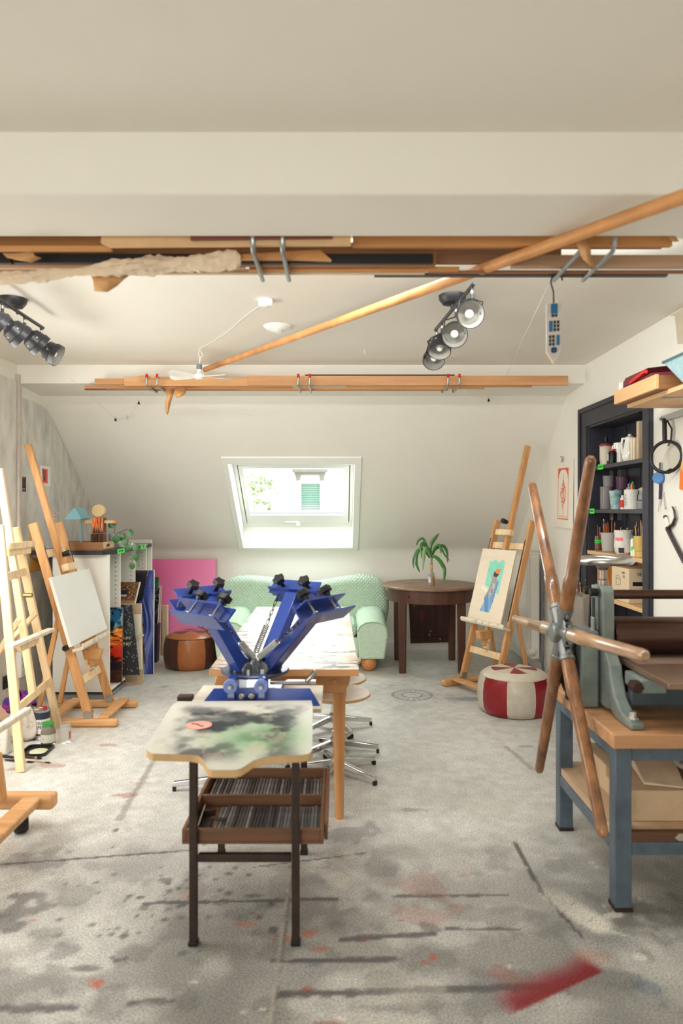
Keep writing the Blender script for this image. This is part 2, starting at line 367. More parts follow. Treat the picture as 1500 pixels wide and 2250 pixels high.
# mansard slope with the skylight opening
OX0, OX1, OD0, OD1 = -.98, .136, 6.0, 6.985
def sl(x, d, up=0): return Vector((x, d, slope_z(d)+up))
sb = B()
def slab(x0, x1, d0, d1):
    sb.hexa([sl(x0, d0), sl(x1, d0), sl(x1, d1), sl(x0, d1)], [sl(x0, d0, .2), sl(x1, d0, .2), sl(x1, d1, .2), sl(x0, d1, .2)])
for r in [(XL-.1, OX0-.02, 5.4, YB+.03), (OX1+.02, XR+.1, 5.4, YB+.03), (OX0-.02, OX1+.02, 5.4, OD0-.02), (OX0-.02, OX1+.02, OD1+.05, YB+.03)]: slab(*r)
struct(sb, 'wall_slope', WALL, weld=False)
cv = [(7.0-.0, slope_z(7.0)), ] + [((1-t)**2*7.0+2*t*(1-t)*7.06+t*t*7.06, (1-t)**2*slope_z(7.0)+2*t*(1-t)*KNEE+t*t*.86) for t in [k/8 for k in range(1, 9)]]
struct(B().prism(cv+[(7.08, .86), (7.08, slope_z(7.0))], XL-.1, XR+.1, 'yz'), 'trim_7', WALL, sharp=50)
struct(B().box((XL-.1, YB, -.05), (XR+.1, YB+.1, KNEE+.02)), 'wall_far', WALL)
struct(B().box((XL-.1, -2.5, -.05), (XL, YB+.1, CE+.05)), 'wall_left', WALL)
struct(B().box((XL-.1, -2.6, -.05), (XR+.1, -2.5, CE+.05)), 'wall_back', WALL)
NY0, NY1, NZ0, NZ1, NX = 4.01, 4.93, .2, 2.05, 2.0         # shelf niche in the right wall
wb = B().box((XR, -2.5, -.05), (XR+.3, NY0, CE+.05)).box((XR, NY1, -.05), (XR+.3, YB+.1, CE+.05)).box((XR, NY0, -.05), (XR+.3, NY1, NZ0)).box((XR, NY0, NZ1), (XR+.3, NY1, CE+.05)).box((NX, NY0, NZ0), (XR+.3, NY1, NZ1))
struct(wb, 'wall_right', WALL, weld=False)
BASEB = mat('baseboard_paint', (226, 224, 218), .5, var=.01)
struct(B().box((-1.9, YB-.018, 0), (XR, YB, .085)), 'baseboard_far', BASEB, bev=.004)
struct(B().box((XL, 2.2, 0), (XL+.016, YB, .09)), 'baseboard_left', BASEB, bev=.004)
struct(B().box((XR-.016, 1.2, 0), (XR, YB, .09)), 'baseboard_right', BASEB, bev=.004)
# grey distempered boards on the left wall, with the white batten between them
GREYW = mat('smeared_grey_distemper', (224, 222, 214), .8, scale=2.2, axis='z', stretch=2.4, dark=(186, 186, 183), thr=(.3, .6), bump=.05)
GREYL = mat('pale_grey_distemper', (226, 222, 214), .8, scale=2.2, axis='z', stretch=3, dark=(196, 193, 186), thr=(.3, .6), bump=.06)
struct(B().prism([(4.45, .09), (4.97, .09), (4.97, 2.39), (4.45, 2.39)], XL, XL+.012, 'yz'), 'trim_3', GREYL)
struct(B().prism([(5.03, .09), (6.9, .09), (6.9, 1.15), (6.556, 1.43), (5.56, 2.2), (5.48, 2.25), (5.4, 2.275), (5.03, 2.28)], XL, XL+.012, 'yz'), 'trim_4', GREYW)
struct(B().box((XL, 4.975, .0), (XL+.03, 5.025, 2.44)), 'trim_5', mat('batten_paint', (206, 196, 186), .5), bev=.004)
# dull patch of bare filler high on the right wall
struct(B().prism([(3.5, 2.30), (3.63, 2.33), (3.66, 2.49), (3.72, 2.505), (3.5, 2.508)], XR-.002, XR, 'yz'), 'trim_6', mat('bare_filler', (206, 194, 172), .9, var=.06))
# ---------------------------------------------------------------- skylight
win = T('window_1', None, None, (-.422, 6.5, 1.5)); win['kind'] = 'structure'
def wl(x, d, off=.245): return Vector((x, d, slope_z(d)+off))
WF = mat('window_white', (242, 242, 238), .4, var=.005)
tr = B()       # flat architrave board round the opening, on the slope
def rect_on(b, x0, x1, d0, d1, o0, o1): b.hexa([sl(x0, d0, o0), sl(x1, d0, o0), sl(x1, d1, o0), sl(x0, d1, o0)], [sl(x0, d0, o1), sl(x1, d0, o1), sl(x1, d1, o1), sl(x0, d1, o1)])
for nm, r in [('architrave', (OX0-.05, OX1+.06, OD0-.06, OD0)), ('architrave', (OX0-.05, OX0, OD0, OD1)), ('architrave', (OX1, OX1+.06, OD0, OD1)), ('architrave', (OX0-.05, OX1+.06, OD1, OD1+.035))]:
    b = B(); rect_on(b, *r, -.016, .0); b.build(nm, WF, win, w=True, bev=.003)
t0, t1, b0, b1 = 6.0, 6.30, 6.985, 7.03   # lining from the slope opening to the window plane
def quad(b, p): b.add(p, [(0, 1, 2, 3)])
for x, nm in ((OX0, 'lining'), (OX1, 'lining')):
    s_ = -.015 if x == OX0 else .015
    P4 = [sl(x, t0), wl(x, t1), wl(x, b1), sl(x, b0)]
    B().hexa(P4, [p+Vector((s_, 0, 0)) for p in P4]).build(nm, WF, win, w=True)
P4 = [sl(OX0, b0), sl(OX1, b0), wl(OX1, b1), wl(OX0, b1)]
B().hexa(P4, [p+Vector((0, .015, 0)) for p in P4]).build('lining', WF, win, w=True)
P4 = [sl(OX0, t0), sl(OX1, t0), wl(OX1, t1), wl(OX0, t1)]
B().hexa(P4, [p+Vector((0, .0, .015)) for p in P4]).build('lining', WF, win, w=True)
def wrect(b, x0, x1, d0, d1, o0, o1): b.hexa([wl(x0, d0, o0), wl(x1, d0, o0), wl(x1, d1, o0), wl(x0, d1, o0)], [wl(x0, d0, o1), wl(x1, d0, o1), wl(x1, d1, o1), wl(x0, d1, o1)])
def wframe(name, x0, x1, d0, d1, wx, wd0, wd1, o0, o1, m):
    for r in [(x0, x1, d0, d0+wd0), (x0, x1, d1-wd1, d1), (x0, x0+wx, d0+wd0, d1-wd1), (x1-wx, x1, d0+wd0, d1-wd1)]:
        b = B(); wrect(b, *r, o0, o1); b.build(name, m, win, w=True, bev=.003)
wframe('window_frame', OX0, OX1, 6.27, 7.035, .034, .03, .035, .235, .30, WF)
wframe('gasket', OX0+.034, OX1-.034, 6.3, 6.996, .008, .01, .012, .262, .275, BLACK)
wframe('sash', OX0+.042, OX1-.042, 6.31, 6.984, .044, .03, .1, .238, .29, WF)
b = B(); wrect(b, OX0+.086, OX1-.086, 6.34, 6.884, .262, .268); b.build('pane', glass_mat('window_glass', (250, 252, 250), .985, .02), win, w=True)
wframe('glazing_bead', OX0+.084, OX1-.084, 6.338, 6.886, .005, .005, .005, .258, .262, mat('bead_grey', (90, 90, 92), .5))
hc = wl(-.415, 6.955, .225)
hb = B().cyl(hc, hc+Vector((0, -.035, -.02)), .014, 12).bar(hc+Vector((.02, -.035, -.022)), hc+Vector((-.02, -.04, -.02)), .03, .03)
hb.build('handle', WF, win, w=True, bev=.006)
B().bar(wl(-.55, 6.95, .225), wl(-.41, 6.95, .225), .012, .014).build('vent_flap', WF, win, w=True, bev=.003)
# ================================================================ OUTSIDE
def outside():
    d = 30; fw = mat('pale_stucco', (244, 240, 230), .9, var=.02, scale=.6)
    bl = T('apartment_house', 'pale stucco house across the street with a green shuttered window', 'building', W(860, 1120, d)-Vector((0, 0, 9)))
    x0, x1 = W(604, 0, d).x, 9
    sx0, sx1, sz1 = W(661, 0, d).x, W(703, 0, d).x, W(0, 1062, d).z
    w_ = B().box((x0, d, -8), (sx0, d+6, 9)).box((sx1, d, -8), (x1, d+6, 9)).box((sx0, d, sz1), (sx1, d+6, 9)).box((sx0, d, -8), (sx1, d+6, sz1-2.3))
    w_.build('wall', fw, bl, w=True, weld=False)
    c = W(681, 1040, d)
    B().box((c.x-.78, d-.3, c.z+.02), (c.x+.78, d, c.z+.18)).box((c.x-.68, d-.2, c.z-.1), (c.x+.68, d, c.z+.02)).build('cornice', mat('cornice_stone', (72, 68, 60), .8), bl, w=True, bev=.02)
    for s in (-1, 1): B().prism([(c.x+s*.52-.13, c.z-.1), (c.x+s*.52+.13, c.z-.1), (c.x+s*.52+.09, c.z-.34), (c.x+s*.52-.09, c.z-.34)], d-.16, d, 'xz').build('bracket', mat('cornice_stone', (72, 68, 60)), bl, w=True)
    sur = mat('window_surround', (190, 186, 176), .8)
    B().box((sx0-.14, d-.05, sz1-2.4), (sx0, d, sz1+.14)).box((sx1, d-.05, sz1-2.4), (sx1+.14, d, sz1+.14)).box((sx0, d-.05, sz1), (sx1, d, sz1+.14)).build('surround', sur, bl, w=True, weld=False)
    gs = mat('green_slat', (66, 92, 79), .6); gp = mat('pale_slat', (92, 98, 94), .6)
    B().box((sx0, d+.12, sz1-2.35), (sx1, d+.16, sz1)).build('shutter_back', gp, bl, w=True)
    for k in range(22):
        z = sz1-.02-k*.1
        B().bar((sx0+.02, d+.06, z-.05), (sx1-.02, d+.06, z-.05), .02, .085, (0, .35, 1)).build('slat', gs if k < 9 else gp, bl, w=True)
    B().cyl((x0-.06, d-.08, -8), (x0-.06, d-.08, 9), .06, 10).build('downpipe', mat('copper_pipe', (196, 150, 122), .6), bl, w=True)
    rf = T('tiled_roof_house', 'orange tiled roof house beyond the trees at the left of the skylight', 'building', W(565, 1130, 46)-Vector((0, 0, 8)))
    a, e = W(545, 1054, 46), W(604, 1054, 46)
    B().prism([(a.x-.6, a.z-.1), (e.x, a.z), (e.x+1, a.z-3.2), (a.x+2.8, a.z-3.2)], 46, 52, 'xz').build('roof', mat('orange_tiles', (96, 76, 62), .8, var=.12, scale=1.5), rf, w=True)
    B().box((a.x-2, 46.3, -8), (e.x+2, 52, a.z-1.4)).build('wall', fw, rf, w=True)
    B().box((a.x+.95, 45.6, a.z-1.5), (a.x+1.35, 46.2, a.z+.5)).build('chimney', fw, rf, w=True)
    lm = mat('spring_leaves', (150, 160, 128), .7, var=.16, scale=2)
    def tree(c, R, n, seed, lab, dd):
        r = random.Random(seed); t = T('garden_tree', lab, 'tree', (c.x, c.y, c.z-7), group='trees outside the skylight')
        B().tube([(c.x, c.y, c.z-7), (c.x+.1, c.y, c.z-3), (c.x, c.y, c.z)], [.2, .15, .05], 8).build('trunk', mat('bark', (120, 100, 80), .9), t, w=True)
        b = B()
        for k in range(n):
            p = Vector((r.gauss(0, 1), r.gauss(0, .6), r.gauss(0, .8)))*R*.55+c; a = Vector((r.uniform(-1, 1), r.uniform(-1, 1), r.uniform(-1, 1))).normalized(); q = a.orthogonal().normalized(); s = r.uniform(.1, .22)
            b.add([p-a*s, p+q*s*.5, p+a*s, p-q*s*.5], [(0, 1, 2, 3)])
        o = b.build('foliage', lm, t, w=True, flat=True, weld=False); o['kind'] = 'stuff'
    tree(W(578, 1070, 28), .8, 420, 1, 'light green tree standing beside the copper downpipe', 34)
    tree(W(572, 1120, 26), .75, 420, 2, 'pale sparse tree low in the left of the skylight', 26)
    tree(W(548, 1046, 60), 1.1, 300, 3, 'green treetop rising behind the orange tiled roof', 60)
outside()
# ================================================================ LEFT SIDE: EASELS, PAINTING STORE
def studio_easel(label, loc, rot, mast_top, ledge, clamp, mats, nm='studio_easel'):
    wd_, wx = mats; t = T(nm, label, 'easel', loc, rot)
    lean = .289
    def L(z, y=0, f=0): return Vector((-.2-lean*(z-.05)+f*.96, y, z+f*.277))
    for s in (-1, 1):
        B().box((-.6, s*.22-.03, 0), (0, s*.22+.03, .052)).build('skid', wx, t, bev=.018)
        B().bar(L(.052, s*.205), L(1.36, s*.205), .03, .062, (1, 0, .3)).build('post', wd_, t, bev=.008)
        B().bar(L(.56, s*.205, .0315), L(1.2, s*.205, .0315), .009, .002, (1, 0, .3)).build('slot', BLACK, t)
        B().bar((-.56, s*.19, .04), L(.72, s*.17, -.03), .02, .034, (1, 0, 0)).build('rear_strut', wd_, t, bev=.004)
        [B().box((-.225, s*.205+k*.0165-.0015, .05), (-.18, s*.205+k*.0165+.0015, .10)).build('bracket', STEEL, t) for k in (-1, 1)]
    for x in (-.1, -.44): B().box((x-.035, -.22, .05), (x+.035, .22, .072)).build('cross_rail', wx, t, bev=.004)
    for z in (.29, 1.15): B().bar(L(z, -.19), L(z, .19), .055, .02, (1, 0, .3)).build('rail', PINE, t, bev=.004)
    B().bar(L(ledge-.16, 0, .03), L(mast_top, 0, .03), .034, .05, (1, 0, .3)).build('mast', wd_, t, bev=.008)
    r = B().bar(L(.3, 0, .012), L(.95, 0, .012), .05, .018, (1, 0, .3)); r.build('ratchet_rail', PINE, t)
    for k in range(6): B().cyl(L(.32+.05*k, -.026, .02), L(.32+.05*k, .026, .02), .006, 8).build('peg', STEEL, t)
    B().bar(L(ledge, -.26, .075), L(ledge, .26, .075), .022, .075, (.96, 0, .277)).bar(L(ledge+.012, -.26, .115), L(ledge+.012, .26, .115), .03, .012, (.96, 0, .277)).build('ledge', mat('paint_smeared_ledge', (226, 212, 188), .6, scale=14, dark=(150, 160, 160), thr=(.28, .5)), t, bev=.004)
    B().prism([(-.05, 0), (.05, 0), (.07, .07), (-.07, .07)], -.03, .03, 'xz').xf(Matrix.Translation(L(ledge-.11, 0, .05))).build('ledge_block', wd_, t, bev=.006)
    B().bar(L(clamp, -.09, .075), L(clamp, .09, .075), .05, .05, (.96, 0, .277)).build('top_clamp', PINE, t, bev=.006)
    k = L(clamp+.09, -.02, .06); B().cyl(k, k+Vector((.05, 0, .014)), .018, 10, .022).build('knob', BLACK, t, bev=.003)
    k = L(.53, -.24, .0); B().cyl(k, k+Vector((0, -.03, 0)), .02, 10).build('side_knob', BLACK, t, bev=.003)
    return t, L
e3, L3 = studio_easel('beech studio easel holding a blank white canvas, beside the grey wall', (-1.478, 4.79, 0), 0, 1.9, .5, 1.03, (BEECH, BEECHX))
def blank(U, V): n = fbm(U*40, V*40, 3, 2); return c3(236, 236, 232)*(.985+.02*n)[..., None]
cv = panel('blank_canvas', [(-1.876, 4.45, 1.01), (-1.876, 5.13, 1.01), (-1.743, 5.13, .557), (-1.743, 4.45, .557)], blank, 4, 4, .02, (.9, .9, .88))
tag(cv, 'blank white stretched canvas standing on the beech easel', 'canvas')
# pale pine A-frame easel
def a_easel():
    t = T('folding_easel', 'pale pine A-frame easel at the left edge without a canvas', 'easel', (-1.84, 4.15, 0))
    def bb(n, p, q, w, h, m=PINE, up=(1, 0, 0)): return B().bar(p, q, w, h, up).build(n, m, t, w=True, bev=.004)
    bb('leg', (-1.757, 3.77, 0), (-1.98, 3.98, 1.36), .024, .05)
    bb('leg', (-1.863, 4.53, 0), (-2.02, 4.26, 1.34), .024, .05)
    bb('mast', (-1.86, 4.15, .32), (-2.075, 4.17, 1.70), .026, .045)
    bb('rear_leg', (-2.25, 4.2, 0), (-2.04, 4.17, 1.2), .024, .04)
    bb('rail', (-1.812, 3.86, .33), (-1.893, 4.46, .33), .05, .018)
    bb('rail', (-1.925, 3.93, 1.06), (-1.985, 4.31, 1.06), .05, .018)
    bb('ledge', (-1.80, 3.72, .70), (-1.80, 4.27, .70), .05, .022, mat('paint_smeared_ledge', (226, 212, 188)), (0, 0, 1))
    B().prism([(3.9, .64), (4.1, .64), (4.14, .69), (3.86, .69)], -1.845, -1.81, 'yz').build('ledge_block', PINE, t, w=True, bev=.004)
    bb('top_clamp', (-1.96, 4.02, 1.2), (-1.96, 4.3, 1.2), .05, .045)
    bb('clamp_lip', (-1.93, 4.0, 1.235), (-1.93, 4.33, 1.235), .04, .012)
    bb('brace', (-1.90, 4.05, .80), (-2.1, 4.17, .55), .022, .03); bb('brace', (-1.90, 4.27, .80), (-2.1, 4.17, .55), .022, .03)
    c = Vector((-1.915, 4.15, .93)); B().cyl(c, c+Vector((.05, 0, 0)), .014, 10).build('knob', mat('brass', (170, 140, 90), .35, 1), t, w=True)
a_easel()
# heavy easel on castors, only its lower part is in view
def big_easel():
    t = T('heavy_easel', 'large beech easel on black castors cut off by the left edge', 'easel', (-1.6, 2.95, 0))
    def bb(n, p, q, w, h, m=BEECH, up=(0, 0, 1), bev=.008): return B().bar(p, q, w, h, up).build(n, m, t, w=True, bev=bev)
    bb('skid', (-2.2, 3.13, .118), (-1.30, 3.13, .118), .075, .068, BEECHX, bev=.016); bb('skid', (-2.2, 2.35, .118), (-1.30, 2.35, .118), .075, .068, BEECHX, bev=.016)
    bb('cross_rail', (-1.395, 3.13, .128), (-1.395, 2.35, .128), .085, .035, BEECHX); bb('cross_rail', (-1.95, 3.13, .128), (-1.95, 2.35, .128), .085, .035, BEECHX)
    for y in (3.05, 2.45): bb('post', (-1.545, y, .15), (-1.72, y, 1.6), .045, .07, up=(1, 0, 0)); bb('post_rail', (-1.515, y, .15), (-1.54, y, .36), .05, .05, up=(1, 0, 0))
    bb('mast', (-1.56, 2.75, .2), (-1.80, 2.75, 2.0), .05, .06, up=(1, 0, 0))
    bb('ledge', (-1.475, 3.24, .50), (-1.475, 2.3, .50), .035, .03, mat('paint_smeared_ledge', (226, 212, 188)))
    pts = [(-1.44+.0, 3.28), (-1.44, 2.3)]
    B().prism([(-1.70, .56), (-1.66, .565), (-1.60, .55), (-1.555, .52), (-1.535, .49), (-1.62, .48), (-1.7, .48)], 2.4, 3.18, 'xz').build('tray', mat('tray_wood', (170, 130, 98), .5, var=.12, axis='y'), t, w=True, bev=.004)
    for x, y in ((-1.43, 3.07), (-1.43, 2.35), (-2.1, 3.13), (-2.1, 2.35)):
        c = B().lathe([(.0, -.03), (.034, -.03), (.041, -.018), (.041, .018), (.034, .03), (0, .03)], (x, y, .041), (.9, .45, 0), 18).build('caster', BLACK, t, w=True)
        B().cyl((x, y+.01, .05), (x, y+.01, .09), .014, 10).build('stem', STEEL, c, w=True)
big_easel()
# ---------------------------------------------------------------- painting store (white unit)
UX0, UX1, UY0, UY1, UH = -2.19, -1.756, 5.216, 6.27, 1.14
def store():
    t = T('painting_store', 'white open storage unit with a black worktop full of leaning paintings', 'shelf', ((UX0+UX1)/2, (UY0+UY1)/2, 0))
    pw = mat('white_board', (232, 230, 222), .5, var=.01)
    bk = mat('black_laminate', (44, 44, 48), .45, var=.05)
    B().box((UX0, UY0, .075), (UX1, UY0+.02, UH-.03)).build('end_panel', pw, t, w=True, bev=.002)
    B().box((UX0-.006, UY0-.003, .04), (UX0, UY0+.02, UH-.03)).build('end_trim', bk, t, w=True)
    B().box((UX0, UY0+.02, .075), (UX0+.015, UY1, UH-.03)).build('back_panel', pw, t, w=True)
    for y in (5.50, 5.9, UY1-.02):
        p = B().box((UX0+.015, y, .075), (UX1-.01, y+.02, UH-.03)).build('divider', pw, t, w=True)
        b = B()
        for k in range(12):
            z = UH-.08-k*.036
            for xx in (-1.80, -1.95): b.add([(xx-.004, y-.001, z-.004), (xx+.004, y-.001, z-.004), (xx+.004, y-.001, z+.004), (xx-.004, y-.001, z+.004)], [(0, 1, 2, 3)])
        o = b.build('pin_holes', bk, p, w=True, flat=True); o['kind'] = 'stuff'
    B().box((UX0, UY0, .055), (UX1, 5.60, .075)).build('bottom_board', pw, t, w=True, bev=.002)
    B().box((UX0, UY0+.01, .0), (UX1-.005, 5.60, .04)).build('plinth', mat('grey_plinth', (150, 152, 154), .4, .3), t, w=True)
    B().box((UX0, UY0-.004, .04), (UX1+.002, 5.60, .055)).build('plinth_trim', bk, t, w=True)
    B().prism([(UX0-.14, UY0-.06), (UX1-.03, UY0-.06), (UX1+.03, UY0+.06), (UX1+.03, UY1+.02), (UX0-.14, UY1+.02)], UH-.032, UH).build('worktop', bk, t, w=True, bev=.003)
    for y0, y1, s in ((5.31, 5.49, 'ART PRINT'), (5.93, 6.10, 'INKS')):
        q = B().box((UX1+.03, y0, UH-.034), (UX1+.032, y1, UH+.002)).build('tape_label', TAPEG, t, w=True)
        txt(s, .022, (UX1+.0326, (y0+y1)/2, UH-.016), (0, 1, 0), (0, 0, 1), INK, q)
    B().box((-2.1, UY1+.04, 0), (-1.735, UY1+.07, 1.17)).build('rear_panel', pw, t, w=True, bev=.002)
store()
# things on the store's worktop
def on_store():
    z = UH
    tr = T('wooden_tray', 'brown wooden tray with a hand hole on the white store', 'tray', (-1.98, 5.31, z+.001))
    dk = mat('old_tray_wood', (150, 104, 68), .6, var=.12, axis='x'); lt = mat('tray_end_wood', (214, 188, 150), .6, var=.08)
    B().box((-.19, -.14, 0), (.19, .14, .012)).build('base', dk, tr)
    B().box((-.19, -.14, .012), (.19, -.126, .062)).build('side', dk, tr, bev=.002); B().box((-.19, .126, .012), (.19, .14, .062)).build('side', dk, tr, bev=.002)
    B().box((-.19, -.126, .012), (-.178, .126, .062)).build('end', lt, tr, bev=.002)
    B().box((.178, -.126, .012), (.19, .126, .022)).box((.178, -.126, .044), (.19, .126, .062)).box((.178, -.126, .022), (.19, -.05, .044)).box((.178, .05, .022), (.19, .126, .044)).build('end', lt, tr)
    p = W(178, 1192, 5.37); ll = T('desk_lamp', 'pale blue lamp with a roof shaped shade on a thin pole', 'lamp', (p.x, 5.37, z+.0135))
    bm_ = mat('pale_blue_metal', (128, 182, 196), .5, var=.03)
    B().box((-.06, -.05, 0), (.06, .05, .008)).build('base', bm_, ll, bev=.002)
    B().cyl((.0, 0, .008), (0, 0, .26), .004, 10).build('pole', bm_, ll)
    B().prism([(-.07, -.045), (.0, .045), (.012, .045), (.062, -.038), (.05, -.045)], -.10, .08, 'xz').xf(Matrix.Translation((-.02, 0, .265))).build('lamp_shade', bm_, ll, bev=.002)
    c = T('block_figure', 'wooden block figure with paint-dripped body and outstretched arms', 'figure', (W(218, 1200, 5.385).x, 5.385, z+.0135))
    raw = mat('raw_plywood', (214, 186, 136), .6, var=.06)
    def drip(U, V):
        n = vn(U*9, V*1.3, 5); k = c3(206, 168, 112)*np.ones(U.shape+(1,)); k = mix(k, c3(232, 96, 32), (n > .52)*1.); k = mix(k, c3(60, 38, 26), sst(.55, 1, V+.5*(vn(U*12, V, 8)-.5)))
        return mix(k, c3(78, 60, 44), (vn(U*14, V*.8, 12) > .72)*1.)
    def blockp(name, x0, x1, z0, z1, fn, y=.035):
        o_ = Vector(c.location)
        return panel(name, [o_+Vector((x0, -y, z1)), o_+Vector((x1, -y, z1)), o_+Vector((x1, -y, z0)), o_+Vector((x0, -y, z0))], fn, 24, 24, 2*y, (.45, .28, .16), par=c)
    blockp('torso', -.047, .043, .11, .235, drip)
    dkf = lambda U, V: mix(c3(96, 62, 42)*np.ones(U.shape+(1,)), c3(58, 36, 26), (vn(U*6, V*2, 3) > .5)*.9)
    blockp('leg', -.055, -.008, 0, .105, dkf); blockp('leg', .0, .045, 0, .105, dkf)
    B().lathe([(.0, -.022), (.048, -.022), (.05, -.019), (.05, .019), (.048, .022), (0, .022)], (-.002, 0, .288), (0, 1, 0), 28).build('head', raw, c)
    for s, x in ((-1, -.08), (1, .085)):
        a = B().box((min(s*.043, x+s*.03), -.012, .19), (max(s*.043, x+s*.03), .012, .212)).build('arm', raw, c)
        B().box((min(x+s*.031, x+s*.045), -.013, .189), (max(x+s*.031, x+s*.045), .013, .213)).build('painted_tip', mat('orange_tip', (240, 112, 40), .5), a)
    # trailing pothos in a glass
    gp = W(249, 1190, 5.5); pot = T('potted_vine', 'trailing green vine in a milky glass on the white store', 'plant', (gp.x, 5.5, z+.001))
    B().lathe([(.026, 0), (.028, .004), (.038, .115), (.036, .115), (.027, .008), (0, .008)], n=20).build('glass', glass_mat('cloudy_glass', (198, 204, 208), .45, .15), pot)
    B().lathe([(0, .009), (.026, .009), (.031, .06), (0, .06)], n=16).build('water', glass_mat('pot_water', (150, 160, 150), .5, .1), pot)
    lf = mat('vine_leaf', (48, 104, 44), .4, var=.15, scale=14, coat=.2); stm = mat('vine_stem', (96, 120, 66), .6)
    o_ = Vector(pot.location)
    def leaf(px, py, d, s, ang, tilt, fold=.25):
        b = B(); p = W(px, py, d)-o_; n = 7; pts = []
        prof = [0, .36, .5, .5, .42, .26, .0]
        for i, wv in enumerate(prof):
            q = i/(n-1); y = -q+.12*(wv > 0)*(i == 1); zz = -.12*q*q
            pts += [(-wv, y+(.10 if i == 1 else 0), zz+fold*wv*.5), (0, y, zz), (wv, y+(.10 if i == 1 else 0), zz+fold*wv*.5)]
        fs = []
        for i in range(n-1): fs += [(3*i, 3*i+1, 3*i+4, 3*i+3), (3*i+1, 3*i+2, 3*i+5, 3*i+4)]
        M_ = Matrix.Translation(p) @ Matrix.Rotation(ang, 4, 'Y') @ Matrix.Rotation(PI/2-tilt, 4, 'X') @ Matrix.Scale(s, 4)
        b.add([M_ @ Vector(v) for v in pts], fs).build('leaf', lf, pot)
    for a in [(252, 1148, 5.45, .062, .9, .2), (268, 1172, 5.42, .066, -.1, .2), (258, 1178, 5.38, .062, .4, .1), (282, 1166, 5.4, .055, -.8, .2), (274, 1186, 5.38, .055, -.2, .2), (284, 1196, 5.38, .05, .3, .15), (296, 1196, 5.4, .055, -.4, .2), (298, 1218, 5.4, .055, -.1, .1), (291, 1238, 5.4, .05, .1, .1)]: leaf(*a)
    def pp(*k): return [W(x, y, d)-o_ for x, y, d in k]
    for k in [pp((250, 1185, 5.5), (252, 1165, 5.48), (253, 1150, 5.45)), pp((250, 1178, 5.5), (262, 1170, 5.44), (276, 1176, 5.4), (286, 1192, 5.4), (292, 1212, 5.4), (290, 1240, 5.4)), pp((251, 1180, 5.5), (266, 1176, 5.43), (282, 1196, 5.4), (297, 1215, 5.4), (306, 1245, 5.42)), pp((262, 1170, 5.44), (280, 1162, 5.42))]:
        B().tube(k, .0028, 6).build('stem', stm, pot)
    for x, y, d, w_, h_, th, lab in [(276, 1190, 5.6, .11, .05, .035, 'small white box of papers beside the vine glass'), (300, 1188, 5.9, .16, .1, .012, 'flat grey notebook at the far end of the black worktop')]:
        p = W(x, y, d); o = B().box((p.x-w_/2, d-h_/2, z+.001), (p.x+w_/2, d+h_/2, z+.001+th)).build('paper_box' if th > .02 else 'notebook', PAPER if th > .02 else mat('grey_card', (170, 170, 170), .7), bev=.002); tag(o, lab, 'box' if th > .02 else 'book')
    bc = T('binder_clip', 'black and silver binder clip lying in the wooden tray', 'clip', (-1.9, 5.21, z+.012))
    B().prism([(-.016, 0), (.016, 0), (0, .022)], -.015, .015, 'xz').build('clip_body', BLACK, bc)
    for s in (-1, 1): B().tube([(s*.003, -.01, .02), (s*.016, -.008, .045), (s*.016, .008, .045), (s*.003, .01, .02)], .0012, 6).build('clip_wire', STEEL, bc)
on_store()
